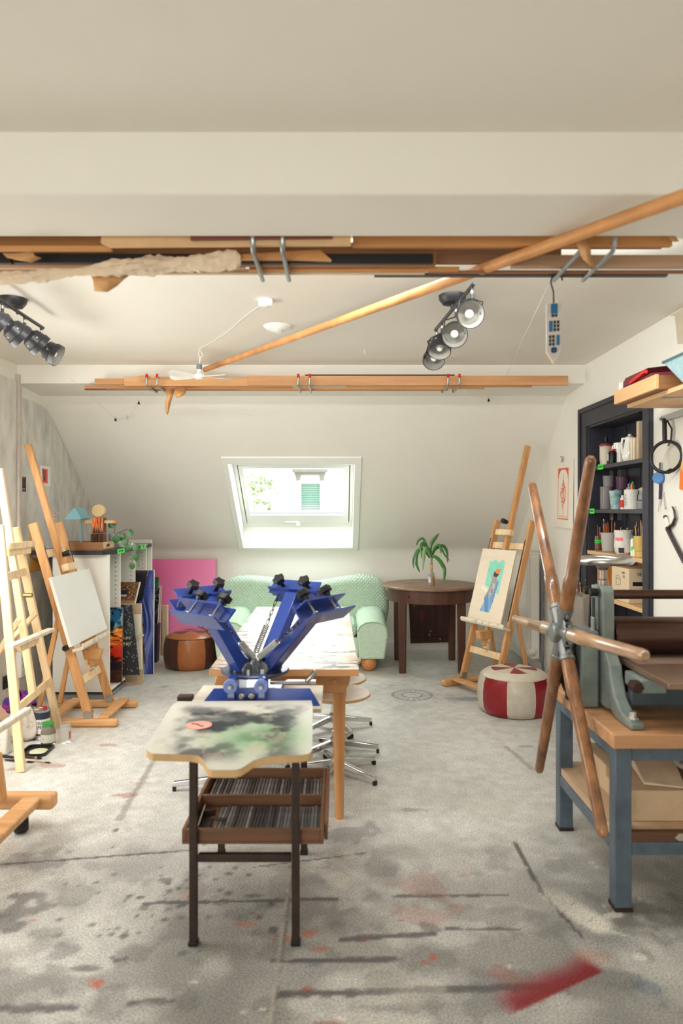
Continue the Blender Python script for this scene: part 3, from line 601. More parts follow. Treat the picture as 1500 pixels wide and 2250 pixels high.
# ---------------------------------------------------------------- paintings in and beside the store
def q4(x0, x1, y0, y1, d, dz=0, skew=0):
    a, b_, c_, e = W(x0+skew, y0, d), W(x1+skew, y0, d), W(x1, y1, d), W(x0, y1, d)
    a.y += dz; b_.y += dz
    return [a, b_, c_, e]
def art():
    zb = .079
    def flat(d, xl, xr, zt, lean=.03, z0=zb): return [Vector((xl, d+lean, zt)), Vector((xr, d+lean, zt)), Vector((xr, d, z0)), Vector((xl, d, z0))]
    def f_blue(U, V):
        k = mix(c3(92, 66, 58)*np.ones(U.shape+(1,)), c3(70, 48, 44), fbm(U*20, V*20, 4))
        k = mix(k, c3(34, 32, 38), (U > .66)*(U < .86)*1.*sst(.0, .05, V))
        fr = (np.abs(U-.49) < .1)*(np.abs(V-.31) < .12)*1.; inn = (np.abs(U-.49) < .07)*(np.abs(V-.33) < .09)*1.
        k = mix(k, c3(196, 192, 190), fr); k = mix(k, c3(44, 52, 66), inn)
        k = mix(k, c3(30, 30, 36), sst(.02, .0, np.abs(U-.60)-.05*(V > .42))*(V > .40)*(V < .62))
        hair = U > .80+.05*np.sin(V*7+2)+.05*(V < .3)
        st = fbm(U*26+np.sin(V*9)*1.2, V*2.2, 7)
        hc_ = mix(c3(58, 74, 150)*np.ones(U.shape+(1,)), c3(150, 164, 214), sst(.45, .7, st)); hc_ = mix(hc_, c3(34, 44, 104), sst(.5, .3, st))
        k = mix(k, hc_, hair*1.)
        gl = (U > .72)*(U < .80+.03*np.sin(V*14))*(V > .38)*1.
        return mix(k, mix(c3(120, 122, 126)*np.ones(U.shape+(1,)), c3(40, 40, 44), (np.sin(V*60+U*40) > .2)*1.), gl)
    o = panel('large_painting', flat(6.02, -2.15, -1.64, .914, .02, .0), f_blue, 90, 120, .03, (.9, .9, .88)); o.data.materials[0] = attr_mat('painted_surface')
    tag(o, 'large painting of a dark room and blue flowing hair in the white store', 'painting')
    def f_brown(U, V):
        k = mix(c3(126, 80, 48)*np.ones(U.shape+(1,)), c3(98, 60, 36), fbm(U*12, V*12, 6))
        k = mix(k, c3(230, 206, 160), (vn(U*60, V*44, 9) > .88)*1.)
        w_ = np.sin(26*(U+.25*np.sin(V*9))+10*V); k = mix(k, c3(214, 176, 128), ((np.abs(w_) < .18)*(U > .68))*1.)
        k = mix(k, c3(196, 152, 122), sst(.66, .72, V)*.8); k = mix(k, c3(226, 206, 186), (sst(.7, .9, V)*fbm(U*4, V*30, 3) > .42)*.8)
        hole = (np.abs(U-.66) < .15)*(np.abs(V-.42) < .13)*1.; k = mix(k, c3(72, 60, 52), hole)
        k = mix(k, c3(205, 205, 200), (np.abs(U-.66) < .13)*(V > .47)*(V < .54)*1.)
        k = mix(k, c3(40, 40, 46), (np.abs(U-.66) < .13)*(V > .33)*(V <= .47)*1.)
        return mix(k, c3(222, 220, 214), (U > .985)*1.)
    o = panel('ochre_painting', [Vector((-2.12, 5.80, .837)), Vector((-1.69, 5.80, .837)), Vector((-1.735, 5.77, .613)), Vector((-2.15, 5.77, .613))], f_brown, 80, 60, .02, (.88, .86, .82))
    tag(o, 'brown speckled painting with a painted grey opening above the cardboard sheet', 'painting')
    sh = B().box((-2.16, 5.765, .59), (-1.74, 5.89, .608)).build('shelf_board', mat('white_board', (232, 230, 222))); tag(sh, 'white shelf board under the brown speckled painting', 'shelf')
    def f_sun(U, V):
        k = mix(c3(30, 98, 140)*np.ones(U.shape+(1,)), c3(12, 26, 42), sst(.5, .62, fbm(U*5, V*14, 5))); k = mix(k, c3(120, 186, 206), sst(.58, .7, fbm(U*4+3, V*12, 8)))
        st = fbm(U*4+np.sin(V*20), V*34, 12); fire = mix(c3(244, 130, 36)*np.ones(U.shape+(1,)), c3(214, 44, 22), sst(.35, .62, V)); fire = mix(fire, c3(40, 14, 14), sst(.54, .66, st)); fire = mix(fire, c3(255, 186, 90), sst(.46, .34, st)*(V < .5))
        k = mix(k, fire, sst(.26, .32, V+.04*np.sin(U*9))); k = mix(k, c3(28, 26, 34), sst(.70, .74, V))
        return mix(k, mix(c3(94, 60, 32)*np.ones(U.shape+(1,)), c3(44, 28, 18), fbm(U*6, V*60, 2)), sst(.8, .86, V))
    o = panel('sunset_painting', flat(5.42, -1.93, -1.728, .668), f_sun, 50, 120, .022, (.5, .3, .2)); tag(o, 'narrow painting of a blazing orange sunset under a blue sky', 'painting')
    o = B().box((-1.87, 5.30, zb), (-1.795, 5.325, .60)).build('thin_board', mat('rosy_wood', (196, 148, 122), .6, var=.06)); tag(o, 'rosy bare board leaning left of the sunset painting', 'board')
    o = B().box((-1.90, 5.27, zb), (-1.80, 5.288, .32)).build('white_board', WHITE); tag(o, 'short white board standing in front of the rosy board', 'board')
    def f_print(U, V):
        k = c3(52, 54, 60)*np.ones(U.shape+(1,)); w_ = np.sin(30*U+8*np.sin(V*11)); w2 = np.sin(46*V+6*np.sin(U*13)); k = mix(k, c3(196, 196, 190), ((np.abs(w_) < .09)*(V < .5)+(np.abs(w2) < .05)*(V > .45))*1.)
        return mix(k, c3(58, 96, 80), (V > .3)*(V < .45)*.3)
    pr = panel('dark_print', [Vector((-1.99, 5.60, .67)), Vector((-1.70, 5.60, .67)), Vector((-1.63, 5.57, .10)), Vector((-1.94, 5.57, .10))], f_print, 50, 70, .012, (.2, .2, .2)); tag(pr, 'dark print with pale lettering between sunset painting and cardboard sheet', 'print')
    cr = mat('cream_ink', (226, 216, 178), .7)
    txt('GROUPS', .032, (-1.705, 5.574, .40), (1, 0, 0), (-.05, .1, 1), cr, pr, align='RIGHT'); txt('LINES', .032, (-1.70, 5.571, .355), (1, 0, 0), (-.05, .1, 1), cr, pr, align='RIGHT')
    cb = T('wrapped_picture', 'white panel packed in cardboard with pale tape strips', 'picture', (-1.77, 5.66, 0))
    B().hexa([Vector((-1.86, 5.70, .02)), Vector((-1.636, 5.70, .02)), Vector((-1.665, 5.74, .66)), Vector((-1.88, 5.74, .66))], [Vector((-1.86, 5.72, .02)), Vector((-1.636, 5.72, .02)), Vector((-1.665, 5.76, .66)), Vector((-1.88, 5.76, .66))]).build('cardboard_sheet', CARD, cb, w=True)
    B().hexa([Vector((-1.86, 5.672, .12)), Vector((-1.64, 5.672, .12)), Vector((-1.66, 5.70, .575)), Vector((-1.87, 5.70, .575))], [Vector((-1.86, 5.69, .12)), Vector((-1.64, 5.69, .12)), Vector((-1.66, 5.72, .575)), Vector((-1.87, 5.72, .575))]).build('white_panel', mat('cream_panel', (232, 226, 208), .6, var=.01), cb, w=True)
    tp = mat('masking_tape', (214, 206, 176), .6, var=.03)
    for p, q, w_ in [((-1.80, 5.668, .22), (-1.805, 5.664, .05), .04), ((-1.72, 5.676, .34), (-1.63, 5.672, .42), .035), ((-1.80, 5.69, .50), (-1.77, 5.70, .66), .05)]: B().bar(p, q, w_, .002, (0, 1, 0)).build('tape', tp, cb, w=True)
    B().prism([(-1.86, .0), (-1.638, .0), (-1.642, .115), (-1.86, .10)], 5.668, 5.674, 'xz').build('cardboard_flap', CARD, cb, w=True)
    # small stack beyond the store, leaning on the far wall
    def lean(name, lab, cat, x0, x1, zt, d, m, th=.025, par=None):
        o = B().hexa([Vector((x0, d, 0)), Vector((x1, d, 0)), Vector((x1, d+.06, zt)), Vector((x0, d+.06, zt))], [Vector((x0, d+th, 0)), Vector((x1, d+th, 0)), Vector((x1, d+th+.06, zt)), Vector((x0, d+th+.06, zt))]).build(name, m); return tag(o, lab, cat)
    X_ = lambda x, d: (x-CX)*d/F
    lean('green_canvas', 'narrow dark green canvas edge behind the blue hair painting', 'canvas', X_(300, 6.62), X_(344, 6.62), .79, 6.62, mat('green_canvas_paint', (30, 112, 70), .6))
    def f_dk(U, V): return mix(c3(28, 28, 32)*np.ones(U.shape+(1,)), c3(190, 190, 190), (vn(U*70, V*60, 3) > .84)*(V < .4)*1.+sst(.5, .9, fbm(U*5, V*4, 9))*(V > .45)*.5)
    o = panel('black_painting', [Vector((X_(300, 6.5), 6.56, .70)), Vector((X_(347, 6.5), 6.56, .70)), Vector((X_(344, 6.5), 6.53, .36)), Vector((X_(300, 6.5), 6.53, .36))], f_dk, 40, 40, .02, (.9, .9, .88)); tag(o, 'small black and white speckled painting resting on a dark frame', 'painting')
    lean('dark_picture', 'black framed picture standing below the speckled painting', 'frame', X_(300, 6.46), X_(343, 6.46), .355, 6.47, mat('charcoal_frame', (36, 36, 44), .5), .09)
    lean('pink_canvas_edge', 'pinkish white canvas between the dark frame and wooden stretcher', 'canvas', X_(338, 6.66), X_(349, 6.66), .70, 6.68, mat('rose_white_canvas', (232, 208, 208), .8, var=.06))
    fr = T('stretcher_frame', 'pale wooden stretcher frame with white canvas edge leaning on pink canvas', 'frame', (X_(352, 6.72), 6.79, 0))
    x0, x1, zt, d = X_(330, 6.72), X_(364, 6.72), .50, 6.79
    fw = mat('stretcher_pine', (226, 202, 160), .6, var=.06)
    B().box((x1-.008, d, 0), (x1, d+.04, zt)).build('canvas_edge', WHITE, fr, w=True)
    for nm, lo, hi in [('bar', (x1-.055, d, 0), (x1-.009, d+.03, zt)), ('bar', (x0, d, zt-.045), (x1-.056, d+.03, zt)), ('bar', (x0, d, 0), (x1-.056, d+.03, .045))]: B().box(lo, hi).build(nm, fw, fr, w=True, bev=.003)
    B().box((x0, d+.031, .0), (x1-.009, d+.036, zt)).build('canvas_back', mat('raw_canvas', (216, 196, 160), .9), fr, w=True)
    pk = panel('pink_canvas', [Vector((-1.93, 6.99, .945)), Vector((-1.262, 6.99, .945)), Vector((-1.262, 6.93, 0)), Vector((-1.93, 6.93, 0))], lambda U, V: mix(c3(255, 124, 186)*np.ones(U.shape+(1,)), c3(255, 168, 212), U*.4+V*.5), 6, 6, .025, (.85, .3, .5), m=attr_mat('pink_gloss', .35))
    tag(pk, 'large bright pink canvas leaning against the far wall', 'canvas')
art()
# brown leather pouf
def pouf(name, lab, c, r, h, ca, cb, m_top, n=8, rot=0, rough=.35, star=0):
    t = T(name, lab, 'pouf', (c[0], c[1], 0), rot)
    ma, mb = mat(name+'_hide_a', ca, rough, var=.06, scale=20, bump=.06, coat=.1), mat(name+'_hide_b', cb, rough, var=.06, scale=20, bump=.06, coat=.1)
    prof = [(.82, .0), (.90, .03), (.97, .14), (1.0, .32), (1.0, .5), (.975, .7), (.91, .85)]
    for k in range(n):
        b = B(); m = 8; vs = []
        for R_, Z_ in prof:
            for i in range(m+1):
                a = 2*PI*(k+i/m)/n; s = i/m; bul = 1+.018*math.sin(PI*s)
                vs.append((r*R_*bul*math.cos(a), r*R_*bul*math.sin(a), h*Z_))
        fs = [(j*(m+1)+i, j*(m+1)+i+1, (j+1)*(m+1)+i+1, (j+1)*(m+1)+i) for j in range(len(prof)-1) for i in range(m)]
        b.add(vs, fs).build('side_panel', ma if k % 2 else mb, t, sharp=60)
    for k in range(n):
        a0, a1 = 2*PI*k/n, 2*PI*(k+1)/n; am = (a0+a1)/2
        def P(R_, a, z): return (r*R_*math.cos(a), r*R_*math.sin(a), h*z)
        N = 8
        # outer crescent, and the inner star point
        vs = [P(.91, a0+(a1-a0)*i/N, .85) for i in range(N+1)]+[P(.8, a0+(a1-a0)*i/N, .93) for i in range(N+1)]+[P(.62, a0+(a1-a0)*i/N, .975) for i in range(N+1)]
        B().add(vs, [(j*(N+1)+i, j*(N+1)+i+1, (j+1)*(N+1)+i+1, (j+1)*(N+1)+i) for j in range(2) for i in range(N)]).build('top_panel', m_top, t, sharp=60)
        B().add([P(.0, 0, 1.0), P(.62, a0, .975)]+[P(.62, a0+(a1-a0)*i/N, .975) for i in range(1, N+1)], [tuple(range(N+2))]).build('star_panel', (mb if star else ma) if k % 2 else m_top, t)
    B().lathe([(0, .002), (.82*r, .002)], n=40).build('underside', ma, t)
    for z, R_ in ((.852, .912), (.62, None)):
        if R_: B().torus((0, 0, h*z), r*R_, .004, n=48, m=6).build('piping', ma, t)
    return t
TAN = mat('tan_hide_top', (160, 96, 56), .32, var=.08, scale=18, bump=.06, coat=.15)
pouf('leather_pouf', 'brown and tan patchwork leather pouf in front of the pink canvas', (-1.376, 6.33), .245, .33, (74, 42, 32), (164, 98, 54), TAN, 6, .25)
# ---------------------------------------------------------------- things pinned to the left wall
def left_wall():
    xw = XL+.0125
    def onw(x, y, dx=0):            # a point on the left wall seen in direction x, y
        d = F*(XL+.014+dx)/(x-CX); return W(x, y, d)
    def card(name, lab, cat, x0, y0, x1, y1, fn, n=40, off=.002):
        a, c_ = onw(x0, y0), onw(x1, y1); zt, zb = onw((x0+x1)/2, y0).z, onw((x0+x1)/2, y1).z
        o = panel(name, [Vector((xw+off, a.y, zt)), Vector((xw+off, c_.y, zt)), Vector((xw+off, c_.y, zb)), Vector((xw+off, a.y, zb))], fn, n, n, -.0015 if False else .0015); return tag(o, lab, cat)
    def f1(U, V): return mix(c3(38, 26, 34)*np.ones(U.shape+(1,)), c3(150, 120, 120), ((np.abs(V-.8) < .03)+(np.abs(V-.87) < .02)+(np.abs(V-.08) < .03))*(np.abs(U-.5) < .3)*1.+(np.hypot((U-.5)*1.2, V-.45) < .28)*.35)
    card('postcard', 'small dark postcard on the grey wall beside the white batten', 'postcard', 47, 1048, 57, 1080, f1)
    def f2(U, V):
        k = c3(240, 234, 226)*np.ones(U.shape+(1,)); m_ = (U > .15+.12*V)*(U < .72)*(V > .14)*(V < .86)*1.; k = mix(k, c3(240, 92, 84), m_); i_ = (U > .2+.12*V)*(U < .52)*(V > .2)*(V < .76)*1.; return mix(k, mix(c3(70, 66, 66)*np.ones(U.shape+(1,)), c3(176, 120, 110), fbm(U*8, V*8, 3)), i_)
    card('pinned_drawing', 'red and grey drawing pinned behind the beech easel mast', 'drawing', 88, 1024, 111, 1068, f2)
    def f3(U, V):
        k = mix(c3(232, 184, 92)*np.ones(U.shape+(1,)), c3(222, 160, 74), V); k = mix(k, c3(226, 214, 196), (np.hypot((U-.5)*1.1, (V-.35)*1.3) < .22)*1.); k = mix(k, c3(96, 140, 176), ((np.abs(U-.5) < .22)*(V > .42)*(V < .7)*(np.abs(np.sin(V*22+U*5)) < .75))*.9); return mix(k, c3(240, 236, 226), ((np.abs(V-.62) < .05)*(np.abs(U-.5) < .25))*1.)
    card('yellow_poster', 'yellow print with a pale blue figure behind the beech easel post', 'poster', 64, 1166, 91, 1256, f3)
    def f4(U, V): return mix(c3(236, 226, 214)*np.ones(U.shape+(1,)), c3(206, 92, 74), (vn(U*8, V*8, 4) > .6)*1.)
    card('sticker', 'small red patterned sticker on the grey wall near the easel mast', 'sticker', 120, 1126, 130, 1138, f4, 16); card('sticker.001', 'small red patterned sticker on the grey wall behind the blue lamp', 'sticker', 183, 1122, 191, 1134, f4, 16)
    p = onw(40, 1459); s = T('socket_strip', 'white triple power socket on the wall above the pine easel foot', 'socket', (XL+.0125, p.y, p.z))
    B().box((0, -.035, -.095), (.04, .035, .095)).build('housing', WHITE, s, bev=.006)
    for k in (-1, 0, 1): B().lathe([(.02, .0), (.023, .003), (.019, .003), (.018, -.004), (0, -.004)], (.042, 0, k*.06), (1, 0, 0), 16).build('outlet', mat('socket_shade', (214, 214, 210), .5), s)
    B().box((.0, -.012, .095), (.022, .012, .42)).build('conduit', WHITE, s, bev=.003)
    p = onw(13, 1498); s = T('black_socket', 'black wall socket low on the left wall', 'socket', (XL+.0125, p.y, p.z))
    B().box((0, -.045, -.045), (.012, .045, .045)).build('plate', BLACK, s, bev=.003); B().lathe([(.024, .0), (.026, .003), (.02, .003), (.019, -.006), (0, -.006)], (.013, 0, 0), (1, 0, 0), 18).build('outlet', mat('dark_grey', (52, 52, 54), .5), s)
left_wall()
# ---------------------------------------------------------------- painting things on the floor at the left
def floor_left():
    p = FL(84, 1626); c = T('paint_can', 'silver and white paint can with a dark red band behind the jar', 'can', (p.x, p.y+.05, 0))
    B().lathe([(0, 0), (.052, 0), (.054, .004), (.054, .006), (.051, .01), (.051, .17), (.054, .174), (.054, .18), (.048, .18), (.046, .176), (0, .176)], n=28).build('can_body', mat('can_tin', (186, 188, 192), .35, .8), c)
    B().lathe([(.0515, .035), (.0515, .125)], n=28, cap=False).build('paper_label', mat('can_label', (226, 226, 224), .5), c); B().lathe([(.0518, .025), (.0518, .037)], n=28, cap=False).build('red_band', mat('dark_red', (142, 36, 34), .5), c); B().lathe([(.0518, .128), (.0518, .168)], n=28, cap=False).build('navy_band', mat('navy_band', (52, 56, 72), .5), c)
    v = Vector((-p.x, -p.y, 0)).normalized(); r_ = Vector((-v.y, v.x, 0)); q = Vector(c.location)+v*.0525
    txt('TURP', .024, q+Vector((0, 0, .104)), r_, (0, 0, 1), INK, c); txt('FEIN', .024, q+Vector((0, 0, .078)), r_, (0, 0, 1), INK, c)
    B().cyl((.02, .0, .18), (.02, 0, .2), .012, 12).build('cap', mat('cap_red', (196, 40, 44), .4), c)
    p = FL(99, 1641); j = T('lidded_jar', 'glass jar of murky brush water with a green lid', 'jar', (p.x, p.y+.045, 0))
    B().lathe([(0, 0), (.038, 0), (.043, .01), (.043, .085), (.036, .105), (.032, .112), (.032, .125), (.03, .125), (.03, .112), (.041, .085), (.041, .012), (0, .006)], n=28).build('glass', glass_mat('jar_glass', (226, 226, 216), .86, .05), j)
    B().lathe([(0, .008), (.0405, .008), (.0405, .082), (0, .082)], n=24).build('water', mat('murky_water', (176, 136, 112), .2), j)
    B().lathe([(.0, .132), (.026, .132), (.030, .138), (.034, .136), (.0345, .12), (.033, .12)], n=28).build('lid', mat('lid_green', (60, 158, 68), .4), j)
    B().lathe([(.0436, .02), (.0436, .07)], n=28, cap=False).build('paper_label', mat('jar_label', (206, 204, 190), .6, scale=24, dark=(90, 96, 84), thr=(.3, .42)), j)
    p = FL(138, 1636); j = T('empty_jar', 'empty clear glass jar with a red edged label', 'jar', (p.x, p.y+.036, 0))
    B().lathe([(0, 0), (.032, 0), (.036, .008), (.036, .098), (.03, .11), (.03, .122), (.028, .122), (.028, .11), (.034, .097), (.034, .01), (0, .005)], n=28).build('glass', glass_mat('clear_jar', (240, 240, 236), .78, .04), j)
    b = B(); 
    for k in range(8):
        a0, a1 = PI+.25+k*.05, PI+.25+(k+1)*.05; b.add([(.0365*math.cos(a), .0365*math.sin(a), z_) for a, z_ in ((a0, .03), (a1, .03), (a1, .075), (a0, .075))], [(0, 1, 2, 3)])
    b.build('label_edge', mat('label_red', (206, 48, 62), .5), j); b = B()
    for k in range(8):
        a0, a1 = -.5+k*.04, -.5+(k+1)*.04; b.add([(.0365*math.cos(a), .0365*math.sin(a), z_) for a, z_ in ((a0, .03), (a1, .03), (a1, .075), (a0, .075))], [(0, 1, 2, 3)])
    b.build('label_edge', mat('label_red', (206, 48, 62), .5), j)
    p = FL(81, 1652); t = T('paint_tray', 'black tray holding a dried pool of pale cream paint', 'tray', (p.x, p.y, 0), .05)
    def rr(w_, h_, n=6, r_=.03): return [(sx*(w_-r_)+r_*math.cos(a), sy*(h_-r_)+r_*math.sin(a)) for sx, sy, a0 in ((1, 1, 0), (-1, 1, PI/2), (-1, -1, PI), (1, -1, 1.5*PI)) for a in [a0+PI/2*i/n for i in range(n+1)]]
    B().prism(rr(.075, .085), 0, .004).build('base', BLACK, t)
    o_, i_ = rr(.08, .09), rr(.07, .08); n = len(o_)
    b = B().add([(x, y, .002) for x, y in o_]+[(x, y, .016) for x, y in o_]+[(x, y, .016) for x, y in i_]+[(x, y, .004) for x, y in i_], [(k*n+i, k*n+(i+1) % n, (k+1)*n+(i+1) % n, (k+1)*n+i) for k in range(3) for i in range(n)]); b.build('rim', BLACK, t)
    B().lathe([(0, .0075), (.045, .007), (.052, .004)], (.01, .0, 0), sx=1.0, sy=1.05, n=20).build('dried_paint', mat('cream_paint', (206, 208, 176), .5, scale=30, dark=(140, 140, 118), thr=(.2, .45)), t)
    br = [((-1.93, 3.94), (-1.74, 3.90), .007, 'black handled brush lying nearest the pine easel foot', (30, 30, 36)), ((-1.86, 3.99), (-1.72, 3.96), .009, 'dark brown handled brush lying behind the black one', (72, 40, 32)), ((-1.80, 3.94), (-1.64, 3.895), .005, 'pale wooden brush with dark bristles pointing right', (214, 180, 130)), ((-2.0, 4.0), (-1.83, 3.955), .01, 'wide black brush lying at the left of the others', (36, 36, 40))]
    for a, q, r_, lab, col in br:
        a, q = Vector((*a, r_)), Vector((*q, r_)); d = (q-a)
        o = T('paint_brush', lab, 'brush', (*((a+q)/2).xy, 0), 0, 'brushes on the floor')
        B().tube([a, a+d*.3, a+d*.66], [r_*.5, r_*.95, r_*.7], 8).build('handle', mat('brush_%d' % col[0], col, .4), o, w=True)
        B().tube([a+d*.66, a+d*.76], r_*.72, 8).build('ferrule', STEEL, o, w=True); B().tube([a+d*.76, a+d*.88, q], [r_*.7, r_*.8, r_*.1], 8).build('bristles', INK, o, w=True)
    # rags heaped over a small bucket
    p = Vector((-2.03, 4.34, 0)); bk = T('rag_bucket', 'white bucket behind the pine easel, covered with painting rags', 'bucket', p)
    B().lathe([(0, 0), (.06, 0), (.075, .16), (.077, .165), (.073, .165), (.058, .008), (0, .008)], n=24).build('bucket_body', mat('stained_white', (226, 218, 204), .6, scale=12, dark=(190, 140, 110), thr=(.2, .45)), bk)
    def rag(name, lab, c, rx, ry, z0, z1, m, seed, n=56, k=12):
        rs = random.Random(seed); ph = [rs.uniform(0, 6.28) for _ in range(8)]; vs = []
        for j in range(k):
            q = j/(k-1); 
            for i in range(n):
                a = 2*PI*i/n; f = 1+.18*math.sin(3*a+ph[0])*q+.15*math.sin(7*a+ph[1]+2*q)*q+.09*math.sin(11*a+ph[2]+3*q)
                s_ = math.sin(q*PI*.5)**.7 if q else 0; zz = z1-(z1-z0)*q**1.6*(1+.25*math.sin(2*a+ph[3])+.12*math.sin(5*a+ph[4])) + .012*math.sin(5*a+ph[5])*(1-q)
                vs.append((c[0]+rx*s_*f*math.cos(a), c[1]+ry*s_*f*math.sin(a), max(.004, zz+.012*math.sin(4*a+9*q)+rs.uniform(-.004, .004)*(q > 0))))
        o = B().add(vs, [(j*n+i, j*n+(i+1) % n, (j+1)*n+(i+1) % n, (j+1)*n+i) for j in range(k-1) for i in range(n)]).build(name, m, sharp=30); k_ = o.modifiers.new('t', 'SOLIDIFY'); k_.thickness = .003
        return tag(o, lab, 'rag')
    rag('white_rag', 'white rag smeared with red and brown paint over the bucket', p+Vector((.02, -.02, 0)), .10, .10, .05, .225, mat('smeared_rag', (206, 196, 184), .9, scale=16, dark=(166, 104, 80), thr=(.25, .45), bump=.2), 3)
    rag('checked_rag', 'crumpled purple and blue rag on top of the white rag', p+Vector((.0, -.01, 0)), .088, .085, .19, .285, mat('purple_check', (58, 42, 112), .9, scale=34, dark=(150, 42, 110), thr=(.42, .5), bump=.2), 8)
    pb = Vector((-2.02, 4.06, 0)); o = B().hexa([pb+Vector(v) for v in ((-.05, -.03, 0), (.06, -.035, 0), (.06, .04, 0), (-.05, .04, 0))], [pb+Vector(v) for v in ((-.045, -.01, .19), (.055, -.015, .17), (.05, .015, .175), (-.045, .02, .19))]).build('paint_bag', mat('printed_bag', (222, 216, 206), .5, scale=16, dark=(90, 140, 130), thr=(.3, .42)), bev=.012); tag(o, 'crumpled printed white bag between the pine easel legs', 'bag')
floor_left()
# ================================================================ CENTRE: SOFA, TABLES, STOOLS, PRINTING PRESS
def sofa():
    t = T('sofa', 'mint green quilted two-seat sofa with rolled arms on orange ball feet', 'sofa', (-.343, 6.45, 0))
    m = bpy.data.materials.new('quilted_mint'); m.use_nodes = True; nt = m.node_tree; L = nt.links.new; b = nt.nodes['Principled BSDF']
    tc = nt.nodes.new('ShaderNodeTexCoord'); mp = nt.nodes.new('ShaderNodeMapping'); mp.inputs['Rotation'].default_value = (0, PI/4, 0); mp.inputs['Scale'].default_value = (40, 1, 40)
    L(tc.outputs['Object'], mp.inputs[0]); sx = nt.nodes.new('ShaderNodeSeparateXYZ'); L(mp.outputs[0], sx.inputs[0]); hs = []
    for ax in ('X', 'Z'):
        p = nt.nodes.new('ShaderNodeMath'); p.operation = 'PINGPONG'; p.inputs[1].default_value = .5; L(sx.outputs[ax], p.inputs[0]); hs.append(p)
    mn = nt.nodes.new('ShaderNodeMath'); mn.operation = 'MINIMUM'; L(hs[0].outputs[0], mn.inputs[0]); L(hs[1].outputs[0], mn.inputs[1])
    r = nt.nodes.new('ShaderNodeMapRange'); r.inputs[2].default_value = .25; L(mn.outputs[0], r.inputs[0])
    bp = nt.nodes.new('ShaderNodeBump'); bp.inputs['Strength'].default_value = .7; bp.inputs['Distance'].default_value = .012; L(r.outputs[0], bp.inputs['Height']); L(bp.outputs[0], b.inputs['Normal'])
    b.inputs['Base Color'].default_value = (*lin((198, 222, 200)), 1); b.inputs['Roughness'].default_value = .9; b.inputs['Specular IOR Level'].default_value = .2
    px = [(487, 1430), (484, 1330), (487, 1292), (503, 1271), (525, 1265), (548, 1264), (590, 1268), (630, 1275), (667, 1279), (705, 1275), (745, 1268), (790, 1262), (822, 1265), (842, 1280), (853, 1310), (852, 1340), (846, 1370), (843, 1430)]
    pl = [(W(x, y, 6.75).x+.343, W(x, y, 6.75).z) for x, y in px]; pl = [(pl[0][0], .14)]+pl[1:-1]+[(pl[-1][0], .14)]
    o = B().prism(pl, .16, .42, 'xz').build('backrest', m, t, bev=.06, seg=5)
    B().box((-.55, -.24, .38), (-.0, .24, .42)).build('seat_cushion', FABRIC, t, bev=.02) if False else None
    for x0, x1 in ((-.50, -.005), (.005, .50)): B().box((x0, -.33, .30), (x1, .20, .43)).build('seat_cushion', m, t, bev=.045, seg=4)
    B().box((-.52, -.31, .12), (.52, .40, .30)).build('base', FABRIC, t, bev=.015)
    pr = [(-.115, .115), (.115, .115), (.14, .30), (.142, .36), (.13, .40), (.10, .428), (.05, .445), (0, .447), (-.06, .44), (-.11, .41), (-.135, .36), (-.13, .30)]
    for s in (-1, 1):
        c = s*.635; q = [(c+x*s, z) for x, z in pr]; n = len(q)
        v = [(x, -.37, z) for x, z in q]+[(x, .18, z+(.075 if z > .3 else .0)) for x, z in q]
        B().add(v, [tuple(range(n)), tuple(range(2*n-1, n-1, -1))]+[(i, i+n, (i+1) % n+n, (i+1) % n) for i in range(n)]).build('arm', FABRIC, t, bev=.022, seg=4)
        B().tube([(x*.96+c*.04, -.368, z) for x, z in q[2:11]], .006, 6).build('piping', mat('piping_mint', (160, 200, 164), .9), t)
    for s in (-1, 1):
        for y in (-.30, .33): B().ball((s*.61, y, .068), .068, 18).build('foot', mat('orange_lacquer_wood', (208, 136, 76), .35, coat=.3), t)
sofa()
